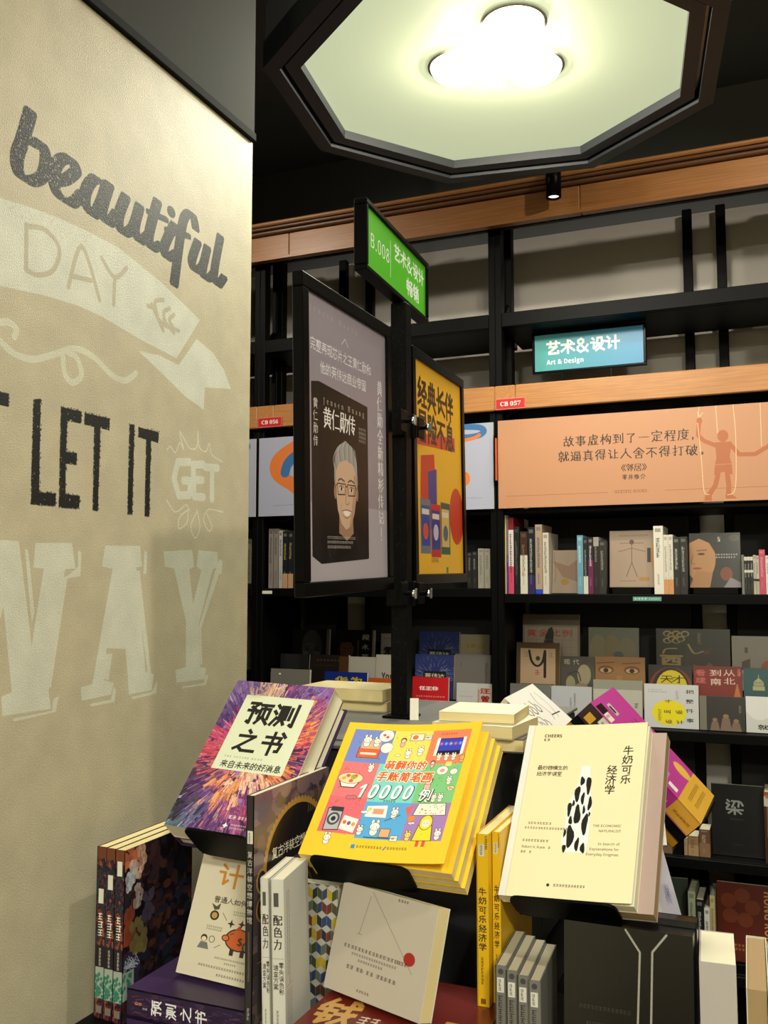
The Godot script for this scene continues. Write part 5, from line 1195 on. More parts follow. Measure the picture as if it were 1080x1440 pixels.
	cv.cjk("复古洋装空想博物馆", 1.6, 60, 7, .1, Color(.72, .70, .66), {"vert": true, "sp": 1.25}); cv.fine(3.5, 146, 16, 3, Color(.5, .4, .38), r, true); cv.fine(3, 226, 3, 4, Color(.7, .68, .66), r, true)
	book("picture_book", "tall dark picture book with gold ornament, spine-out beside the purple book", Vector3(-.5435, 1.0757, -.923), ypr(90), .185, .2455, .0098, {"front": front, "spine": printed(cv, .3), "cover": mat(Color(.15, .13, .14), .35), "c": .0015})
	# two white colour handbooks
	cv = Cv.new(self, 72, 900, Color(.80, .79, .76), 2)
	cv.at(0, 0, 72 / 16.0, 900 / 225.0)
	cv.rect(3.5, 14, 6, 14, Color(.3, .29, .28)); cv.cjk("配色力", 2.4, 36, 11, .12, k, {"vert": true, "sp": 1.12, "hw": .08}); cv.rect(0, 80, 16, .4, Color(.45, .44, .42))
	cv.cjk("零失误色彩", 8.6, 84, 6.2, .09, k, {"vert": true, "sp": 1.05}); cv.cjk("速查方案", 2, 86, 6.2, .09, k, {"vert": true, "sp": 1.05}); cv.fine(5, 132, 8, 3.4, Color(.35, .34, .33), r, true); cv.fine(4.5, 180, 7, 5, Color(.15, .14, .14), r, true)
	var ps := printed(cv, .5)
	cv = Cv.new(self, 420, 640, Color(.78, .77, .74), 2)
	cv.at(0, 0, 420 / 147.0, 640 / 225.0)
	cv.fine(16, 14, 17, 4.6, Color(.3, .29, .28), r, true); cv.fine(26, 14, 19, 4.6, Color(.3, .29, .28), r, true); cv.rect(10, 110, 34, .5, Color(.5, .5, .48))
	for i in 5: cv.fine(12 + i * 6, 114, 14 + i % 3 * 3, 3, Color(.4, .39, .38), r, true)
	var pf := printed(cv, .5)
	var lean := Basis(Vector3(0, 0, 1), .028)
	for i in 2:
		var b := book("handbook", ["white handbook with colour title spine-out, pressed against the tall dark book", "white handbook with colour title spine-out, its printed back cover showing"][i], Vector3(-.5105 + i * .0166, 1.0109, -.910 - i * .002), lean * ypr(100), .085, .229, .0098 if i == 0 else .0150, {"front": pf, "spine": ps, "cover": mat(Color(.8, .79, .76), .5)}, "white colour handbooks")
		b.position.x += .0
	# book covered in a pattern of coloured cubes
	cv = Cv.new(self, 400, 600, Color(.72, .70, .66), 2)
	cv.at(0, 0, 4, 4)
	var cc := [Color(.42, .2, .16), Color(.2, .26, .42), Color(.26, .3, .2), Color(.72, .62, .14), Color(.3, .22, .2), Color(.5, .3, .16), Color(.18, .2, .24), Color(.36, .4, .34)]
	for row in 16:
		for col in 9:
			var x := col * 13.0 + (6.5 if row % 2 else 0.0) - 6; var y := row * 11.0 - 6
			cv.poly([x, y + 3.5, x + 6.2, y + .4, x + 6.2, y + 8, x, y + 11], cc[r.randi() % 8]); cv.poly([x + 6.5, y + .4, x + 12.7, y + 3.5, x + 12.7, y + 11, x + 6.5, y + 8], cc[r.randi() % 8])
	book("standing_book", "book covered in a pattern of coloured cubes under the yellow book", Vector3(-.5405, 1.0112, -1.021), ypr(0, -2), .049, .19, .016, {"front": printed(cv, .45), "cover": M.white_card, "uv": Rect2(.1, .02, .5, .9)})
	# red lying book with gold characters on its cover
	cv = Cv.new(self, 620, 430, Color(.40, .08, .06), 2)   # drawn as seen, 215 wide, 148 deep
	cv.at(0, 0, 620 / 215.0, 430 / 148.0)
	cv.cjk("钱", 8, 66, 52, .13, Color(.80, .62, .34)); cv.fine(66, 90, 2, 14, Color(.86, .78, .66), r); cv.fine(164, 70, 1, 38, Color(.74, .55, .28), r); cv.rect(4, 128, 22, 14, Color(.6, .72, .55)); cv.fine(30, 130, 8, 4, Color(.75, .6, .5), r)
	var red := mat(Color(.40, .08, .06), .4)
	book("lying_book", "red book lying flat with large gold characters, under the white book", Vector3(-.4835, 1.0980, -.875), Basis(Vector3.RIGHT, -PI / 2), .1905, .188, .03, {"front": printed(cv, .35, .3), "cover": red, "pages": M.pages_cream, "c": .0015, "inset": .003})
	book("lying_book", "dark hardback lying flat under the red book with gold characters", Vector3(-.4835, 1.0678, -.885), Basis(Vector3.RIGHT, -PI / 2), .19, .178, .0572, {"cover": mat(Color(.12, .1, .1), .4), "pages": M.pages_cream, "c": .0015, "inset": .003})
	# white book with a red dot
	cv = Cv.new(self, 600, 640, Color(.72, .68, .63), 2)
	cv.at(0, 0, 4, 4)
	cv.ln([48, 10, 40, 66], .5, Color(.35, .3, .28)); cv.ln([37, 66, 44, 66], .6, Color(.35, .3, .28)); cv.ln([50, 4, 128, 96], .5, Color(.35, .3, .28)); cv.disc(121, 78, 8.5, 9, Color(.62, .13, .09), 30)
	cv.fine(20, 84, 16, 5.2, k, r); cv.fine(104, 84, 3, 5.2, k, r); cv.fine(34, 93, 18, 3.6, Color(.35, .3, .28), r); cv.fine(46, 100, 10, 3.6, Color(.35, .3, .28), r)
	cv.fine(30, 111, 2, 5.6, k, r); cv.fine(46, 111, 2, 5.6, k, r); cv.fine(62, 111, 2, 5.6, k, r); cv.fine(78, 111, 5, 5.6, k, r); cv.fine(52, 139, 5, 3.8, k, r); cv.fine(90, 3, 4, 4, k, r)
	book("standing_book", "white book with a red dot and thin lines on its cover", Vector3(-.4887, 1.1050, -.985), ypr(-18.6, -17.3), .1386, .112, .021, {"front": printed(cv, .5), "cover": M.white_card, "pages": M.pages_cream, "uv": Rect2(0, 0, 1, .95)})
	# yellow spines
	cv = Cv.new(self, 64, 900, Color(.86, .68, .05), 2)
	cv.at(0, 0, 64 / 14.0, 900 / 198.0)
	cv.at(0, 0, 64 / 14.0, 900 / 198.0)
	cv.rect(2.4, 12, 7, 14, Color(.8, .78, .7)); cv.fine(4, 13, 3, 3.6, Color(.3, .3, .28), r, true)
	cv.cjk("牛奶可乐经济学", 2, 62, 9.4, .11, k, {"vert": true, "sp": 1.13}); cv.fine(4.5, 142, 8, 3.6, Color(.25, .2, .1), r, true); cv.rect(4, 189, 6, 6, Color(.5, .3, .05))
	var tf := cv.xf
	cv.xf = Transform2D(PI / 2, tf.origin) * Transform2D(0, Vector2(900 / 198.0, 64 / 14.0) * 2.0, 0, Vector2.ZERO)
	cv.xf.origin = Vector2(128, 0)
	cv.latin("CHEERS", 14, -10.2, 3.4, k, "Droid Sans Bold")
	cv.xf.origin = Vector2(0, 0)
	cv.latin("CHEERS", 2, -10.0, 3.2, k, "Droid Sans Bold")
	var ysp := printed(cv, .35)
	for i in 2:
		book("paperback", ["yellow paperback spine-out between the doodle book and the bottle book", "yellow paperback tucked behind the bottle book, only its edge showing"][i], Vector3(-.3063 + i * .0096, 1.0983, -1.02 - i * .014), ypr(91), .146, .1823, .0135 if i == 0 else .009, {"spine": ysp, "cover": mat(Color(.88, .70, .06), .4), "front": mat(Color(.85, .66, .05), .4), "pages": M.pages_cream, "wave": .001}, "yellow paperbacks standing spine-out")
	# four thin grey volumes
	cv = Cv.new(self, 56, 560, Color(.44, .43, .41), 2)
	cv.at(0, 0, 56 / 12.5, 560 / 148.0)
	cv.rect(2, 12, 7.5, 15, Color(.82, .81, .78)); cv.fine(3.4, 14, 3, 3.6, Color(.35, .35, .34), r, true); cv.disc(6, 6, 3, 3, Color(.24, .25, .27)); cv.fine(3, 30, 12, 6, Color(.16, .16, .16), r, true)
	var gs := printed(cv, .45)
	for i in 4: book("thin_volume", ["thin grey volume touching the yellow paperbacks", "second thin grey volume from the yellow paperbacks", "third thin grey volume from the yellow paperbacks", "thin grey volume next to the large black book"][i], Vector3(-.277 + i * .0126, 1.0102, -.985 + i * .003), ypr(94), .105, .148 - i * .002, .0123, {"spine": gs, "cover": mat(Color(.42, .41, .39), .5), "pages": M.pages_grey}, "set of thin grey volumes")
	# black wrapped books
	cv = Cv.new(self, 560, 720, Color(.03, .028, .03), 2)
	cv.at(0, 0, 560 / 147.0, 720 / 193.0)
	cv.ln([72, 2, 88, 22, 84, 110, 80, 193], 2.4, Color(.62, .60, .58)); cv.ln([118, 2, 102, 20, 99, 110, 95, 193], 2.4, Color(.62, .60, .58))
	cv.fine(18, 80, 13, 4.2, Color(.2, .2, .2), r); cv.fine(26, 96, 12, 3.2, Color(.24, .24, .24), r); cv.fine(26, 112, 8, 3.2, Color(.2, .2, .2), r)
	var bk := printed(cv, .25, .6); var blk := mat(Color(.03, .028, .03), .25)
	book("boxed_book", "large black film-wrapped book with white outline on its cover", Vector3(-.2225, 1.0122, -1.0), ypr(0, -4), .1285, .192, .026, {"front": bk, "cover": blk, "pages": blk})
	book("boxed_book", "plain black wrapped book directly behind the one with white outline", Vector3(-.2225, 1.0122, -1.0285), ypr(0, -4), .130, .197, .022, {"cover": blk, "pages": blk})
	# pale book block and loose-leaf books at the right end
	book("standing_book", "plain pale grey book standing at the right end of the deck", Vector3(-.0876, 1.0102, -1.0), ypr(4, 0), .034, .176, .09, {"cover": mat(Color(.70, .67, .65), .6)})
	for i in 3: book("paperback", ["cream book fore-edge outward, next to the plain pale grey book", "cream book fore-edge outward, middle of three at the deck end", "cream book fore-edge outward, last on the deck"][i], Vector3(-.050 + i * .0215, 1.0102, -1.14 + i * .004), ypr(-88), .145, .160 - i * .004, .0205, {"cover": mat(Color(.8, .76, .66), .5), "pages": M.pages_tan, "inset": .002}, "cream books with fore-edges outward")

# ---------- books on the side of the rack and on its top ----------
func side_books():
	var r := RandomNumberGenerator.new(); r.seed = 5
	var e = REST[3]
	var bs := ypr(e.yaw, e.tilt, e.roll)
	var mg := Color(.74, .25, .58)
	var cv := Cv.new(self, 560, 780, mg, 2)
	cv.at(0, 0, 4, 4)
	cv.rect(6, 8, 30, 14, Color(.1, .07, .09)); cv.rect(8, 22, 22, 14, Color(.9, .86, .8)); cv.fine(10, 25, 4, 4, k_ink(), r); cv.rect(50, 14, 16, 20, Color(.75, .72, .68)); cv.rect(52, 18, 8, 12, Color(.2, .18, .18))
	for i in 9: cv.ln([70 + i * 6, 52 + (i % 3) * 9, 78 + i * 5, 70, 72 + i * 6, 84], 2.2, Color(.16, .04, .12), true)
	cv.fine(10, 62, 3, 20, Color(.93, .9, .9), r, true); cv.fine(36, 102, 2, 8, Color(.93, .85, .9), r); cv.fine(26, 128, 6, 4, Color(.9, .8, .88), r)
	cv.rect(0, 156, 141, 39, Color(.86, .66, .24)); cv.disc(104, 142, 16, 16, Color(.9, .72, .3)); cv.rect(14, 136, 14, 15, Color(.92, .9, .88))
	for i in 2: cv.fine(34, 166 + i * 12, 12, 6, Color(.45, .28, .1), r)
	var fm := printed(cv, .3)
	cv = Cv.new(self, 100, 780, Color(.66, .18, .50), 2)
	cv.at(0, 0, 4, 4)
	cv.rect(0, 0, 25, 36, Color(.16, .1, .12)); cv.rect(4, 8, 12, 12, Color(.8, .6, .2)); cv.rect(14, 24, 11, 34, Color(.85, .82, .78)); cv.fine(16, 28, 6, 5, Color(.3, .3, .3), r, true)
	cv.fine(10, 90, 12, 4.6, Color(.93, .85, .9), r, true); cv.rect(0, 156, 25, 39, Color(.80, .58, .2)); cv.fine(9, 162, 5, 5, Color(.4, .25, .1), r, true)
	book("leaning_book", "magenta book with a yellow paper band leaning on the rack's side", e.pos, bs, .1413, .195, .025, {"front": fm, "spine": printed(cv, .32), "cover": mat(mg, .35), "c": .0015})
	var gold := mat(Color(.72, .52, .12), .3, .3)
	book("leaning_book", "black book with gold edges behind the magenta book", e.pos + bs * Vector3(.002, -.0, -.0262), bs, .141, .195, .012, {"cover": M.black, "pages": gold})
	book("leaning_book", "gold-covered thin book at the bottom of the magenta book's pile", e.pos + bs * Vector3(.002, 0, -.0385), bs, .141, .195, .0105, {"cover": gold, "pages": M.pages_cream})
	e = REST[4]
	bs = ypr(e.yaw, e.tilt, e.roll)
	cv = Cv.new(self, 560, 840, Color(.88, .86, .84), 2)
	cv.at(0, 0, 4, 4)
	for row in 3:
		for i in 3 - row % 2: cv.ln([22 + i * 20, 22 + row * 28, 26 + i * 20, 34 + row * 28, 22 + i * 20, 40 + row * 28, 30 + i * 20, 46 + row * 28, 36 + i * 20, 38 + row * 28, 30 + i * 20, 30 + row * 28], 2.2, Color(.1, .1, .1), true)
	cv.ln([96, 12, 86, 30, 92, 52, 84, 66], 1.2, Color(.1, .1, .1), true); cv.ln([112, 14, 116, 40, 106, 66], 1.0, Color(.1, .1, .1), true); cv.ln([92, 58, 128, 60], 2.0, Color(.1, .1, .1), true)
	for i in 3: cv.rect(54 + i * 26, 96, 20, 8, Color(.08, .08, .08)); cv.rect(54 + i * 26, 108, 20, 8, Color(.08, .08, .08))
	var wm := printed(cv, .4)
	cv = Cv.new(self, 88, 840, Color(.78, .73, .66), 2)
	cv.at(0, 0, 4, 4)
	cv.rect(0, 8, 22, 22, Color(.40, .17, .11)); cv.rect(6, 34, 10, 18, Color(.35, .32, .3)); cv.fine(4, 60, 3, 15, Color(.12, .1, .1), r, true); cv.fine(7, 116, 12, 5, Color(.3, .28, .26), r, true)
	book("leaning_book", "white book with black pen flourishes leaning behind the bottle book", e.pos, bs, .1393, .2085, .022, {"front": wm, "spine": printed(cv, .4), "cover": M.white_card})
	# below: film-wrapped pale book and a folded white booklet on the rack's side
	cv = Cv.new(self, 300, 480, Color(.62, .60, .64), 2)
	cv.at(0, 0, 3, 3)
	cv.rect(0, 0, 38, 160, Color(.70, .67, .62)); cv.fine(12, 92, 2, 15, Color(.2, .2, .22), r, true); cv.fine(12, 130, 4, 6, Color(.3, .3, .3), r)
	for i in 40: cv.ln([r.randf_range(60, 84), r.randf_range(90, 140), r.randf_range(60, 84), r.randf_range(90, 140)], .6, Color(.36, .37, .5))
	book("wrapped_book", "pale lilac film-wrapped book on the side of the rack above the black book", Vector3(-.1404, 1.2080, -1.0599), ypr(43.8, -59.8, -22.2), .034, .105, .008, {"front": printed(cv, .2, .7), "cover": mat(Color(.66, .64, .66), .3)})
	book("booklet", "small white booklet with bent corner under the magenta book", Vector3(-.1475, 1.262, -1.118), ypr(20, -20), .019, .04, .005, {"cover": mat(Color(.86, .85, .83), .5)})
	# on the top of the rack core: lying books, page edges outward
	pages_out("cream book lying flat behind the pole, lower of two", Vector3(-.800, 1.3354, -1.515), 2, .12, .165, .0175, {"cover": M.white_card, "pages": M.pages_cream, "c": .0008})
	pages_out("yellowed cream book lying flat behind the pole, upper of two", Vector3(-.806, 1.3534, -1.51), -1, .12, .168, .021, {"cover": mat(Color(.80, .74, .56), .6), "pages": M.pages_cream, "c": .0006})
	cv = Cv.new(self, 256, 180, Color(.45, .44, .43), 2)
	cv.at(0, 0, 1, 1)
	cv.poly([60, 120, 96, 60, 150, 44, 210, 80, 236, 120], Color(.34, .2, .08)); cv.poly([80, 116, 104, 74, 150, 58, 196, 86, 216, 116], Color(.42, .26, .1)); cv.disc(130, 90, 4, 3, Color(.25, .14, .05))
	var fl := thing("flat_card", "grey card with a brown shape printed on it, lying on the rack top", "card", Vector3(-.60, 1.3353, -1.22))
	part(fl, "card_sheet", slab(.13, .09, .002), [printed(cv, .6), M.grey_top], Vector3(0, .0021, 0), Basis(Vector3.RIGHT, -PI / 2))
	pages_out("dark-covered book lying flat on the box, bottom of the page-out pile", Vector3(-.442, 1.3354, -1.212), 2, .12, .125, .018, {"cover": mat(Color(.3, .29, .28), .5), "pages": M.pages_cream})
	pages_out("cream book lying flat in the middle of the page-out pile", Vector3(-.440, 1.3538, -1.21), -3, .115, .112, .0165, {"cover": mat(Color(.84, .82, .72), .6), "pages": M.pages_cream, "c": .0006})
	pages_out("cream book lying on top of the page-out pile", Vector3(-.432, 1.3708, -1.215), 4, .11, .102, .0135, {"cover": mat(Color(.88, .86, .76), .6), "pages": M.pages_cream, "c": .0006})
	book("booklet", "white booklet leaning at the foot of the pole", Vector3(-.5655, 1.3355, -1.45), ypr(20, -30), .014, .038, .003, {"cover": M.white_card})

func pages_out(label: String, pos: Vector3, yaw: float, w: float, h: float, t: float, o := {}):   # lying, fore edge towards +z, pos at its lower left front corner
	lying("lying_book", label, pos + Basis(Vector3.UP, deg_to_rad(yaw)) * Vector3(h, 0, -w), 180 + yaw, w, h, t, o)

func k_ink() -> Color: return Color(.14, .12, .12)

# ---------- signs and banners on the bookcases ----------
func shelf_signs():
	# teal category sign standing behind the rail
	var cv := Cv.new(self, 720, 240, Color(.16, .58, .66), 2)
	cv.at(0, 0, 2, 2)
	for i in 36: cv.rect(i * 10, 0, 10, 120, Color(.27, .62, .62).lerp(Color(.12, .50, .70), i / 36.0))
	var w := Color(.95, .96, .93)
	cv.cjk("艺术&设计", 40, 22, 47, .15, w, {"sp": 1.05}); cv.latin("Art & Design", 40, 100, 15, w, "Droid Sans Bold")
	var t := thing("category_sign", "black-framed teal category sign above the wooden rail", "sign", Vector3(-.762, 2.2135, -3.10))
	boxpart(t, "frame_bar", Vector3(0, .055, -.02), Vector3(.376, .063, 0), M.frame); boxpart(t, "frame_bar", Vector3(0, .187, -.02), Vector3(.376, .196, 0), M.frame)
	boxpart(t, "frame_bar", Vector3(0, .0632, -.02), Vector3(.009, .1868, 0), M.frame); boxpart(t, "frame_bar", Vector3(.367, .0632, -.02), Vector3(.376, .1868, 0), M.frame)
	part(t, "printed_sheet", slab(.358, .1236, .003), [printed(cv, .4), M.white_card], Vector3(.009, .0632, -.004))
	for x in [.1, .26]: boxpart(t, "foot", Vector3(x, -.0632, -.012), Vector3(x + .004, .0548, -.004), M.black_metal, .0005)
	# swirl banner
	var swirl := func(x0: float, dx: float, label: String, n: int):
		var c := Cv.new(self, 900, 290, Color(.64, .64, .71), 2)
		c.at(0, 0, 1, 1)
		var org := Color(.83, .45, .20); var blu := Color(.22, .40, .60)
		c.ln([420, 30, 300, 6, 230, 14, 185, 28, 130, 52, 85, 80, 70, 112, 85, 142, 130, 170, 190, 205, 280, 222, 400, 210], 50, org, true)
		c.ln([420, 70, 300, 44, 240, 50, 185, 62, 140, 82, 118, 106, 110, 132], 38, blu, true)
		c.ln([560, 60, 640, 20, 720, -2, 790, 8, 850, 14, 868, 28, 846, 42, 790, 44, 720, 30], 20, blu, true); c.ln([700, 62, 770, 58, 830, 50, 852, 40], 12, org, true); c.disc(798, 186, 20, 24, org); c.ln([560, 230, 620, 250, 700, 240], 30, org, true)
		c.ln([60, 252, 420, 248, 860, 252], 1.2, Color(.45, .45, .5))
		c.latin("NEXTPIE BOOKS", 450, 256, 7, Color(.45, .45, .5), "Droid Serif")
		var b := thing("shelf_banner", label, "banner", Vector3(x0, 1.8075, -2.9985))
		part(b, "printed_board", slab(dx, .287, .006), [printed(c, .45), M.white_card], Vector3(0, 0, .0075))
	swirl.call(-1.757, .888, "grey banner with orange and blue swirls behind the posters", 0)
	swirl.call(-2.662, .89, "grey swirl banner partly hidden by the lettered wall", 1)
	var mar := func(x0: float, dx: float, label: String):
		var o := Color(.72, .51, .38)
		var c := Cv.new(self, 1080, 348, o, 2)
		c.at(0, 0, 1, 1)
		var ink := Color(.12, .09, .08)
		c.cjk("故事虚构到了一定程度，", 262, 78, 42, .085, ink, {"sp": 1.13, "hw": .05})
		c.cjk("就逼真得让人舍不得打破。", 242, 136, 42, .085, ink, {"sp": 1.13, "hw": .05})
		c.cjk("《邻居》", 470, 196, 29, .085, ink, {"sp": 1.02, "hw": .05}); c.cjk("零井修介", 484, 236, 20, .085, ink, {"sp": 1.12, "hw": .05})
		c.rect(30, 300, 400, 1.4, Color(.55, .35, .22)); c.rect(640, 300, 420, 1.4, Color(.55, .35, .22)); c.latin("· NEXTPIE BOOKS ·", 446, 305, 11, Color(.45, .28, .18), "Droid Serif")
		# jointed wooden puppet on strings
		c.at(-44, 0, 1, 1)
		var f := Color(.66, .38, .23); var st := Color(.90, .74, .58)
		c.disc(892, 112, 19, 22, f); c.poly([864, 134, 922, 134, 914, 190, 920, 214, 862, 214, 868, 190], f); c.poly([862, 216, 920, 216, 922, 254, 890, 242, 858, 254], f)
		c.ln([868, 146, 826, 126, 806, 104, 810, 66], 15, f); c.disc(812, 52, 10, 14, f)
		c.ln([918, 146, 946, 182, 1000, 184, 1042, 160], 15, f); c.disc(1052, 154, 12, 8, f)
		c.ln([872, 250, 862, 290, 838, 326], 17, f); c.ln([904, 250, 908, 292, 906, 326], 17, f); c.poly([826, 320, 848, 320, 848, 345, 822, 345], f); c.poly([896, 322, 914, 322, 936, 340, 896, 340], f)
		for l in [[812, 0, 808, 40], [870, 0, 874, 100], [930, 0, 936, 120, 930, 300, 902, 326], [1022, 0, 1022, 156], [806, 60, 816, 200, 822, 310, 840, 322]]: c.ln(l, 2.2, st, true)
		c.ln([806, 20, 814, 38, 824, 22], 2.2, st)
		var b := thing("shelf_banner", label, "banner", Vector3(x0, 1.8075, -2.9985))
		part(b, "printed_board", slab(dx, .290, .006), [printed(c, .45), M.white_card], Vector3(0, 0, .0075))
	mar.call(-.853, .889, "orange banner with black characters and a marionette drawing")
	# small dark bracket plate at the junction of the two banners
	var h := thing("sign_bracket", "small hexagonal sign end jutting out between the two banners", "bracket", Vector3(-.8605, 1.89, -2.9985))
	part(h, "plate", extrude([Vector2(0, 0), Vector2(.004, 0), Vector2(.004, .02), Vector2(0, .02)], .16), M.frame, Vector3(-.004, 0, .0))
	part(h, "end_piece", extrude([Vector2(0, 0), Vector2(.0035, 0), Vector2(.0035, .016), Vector2(0, .016)], .14), mat(Color(.8, .36, .18), .4), Vector3(.0005, .01, .0))

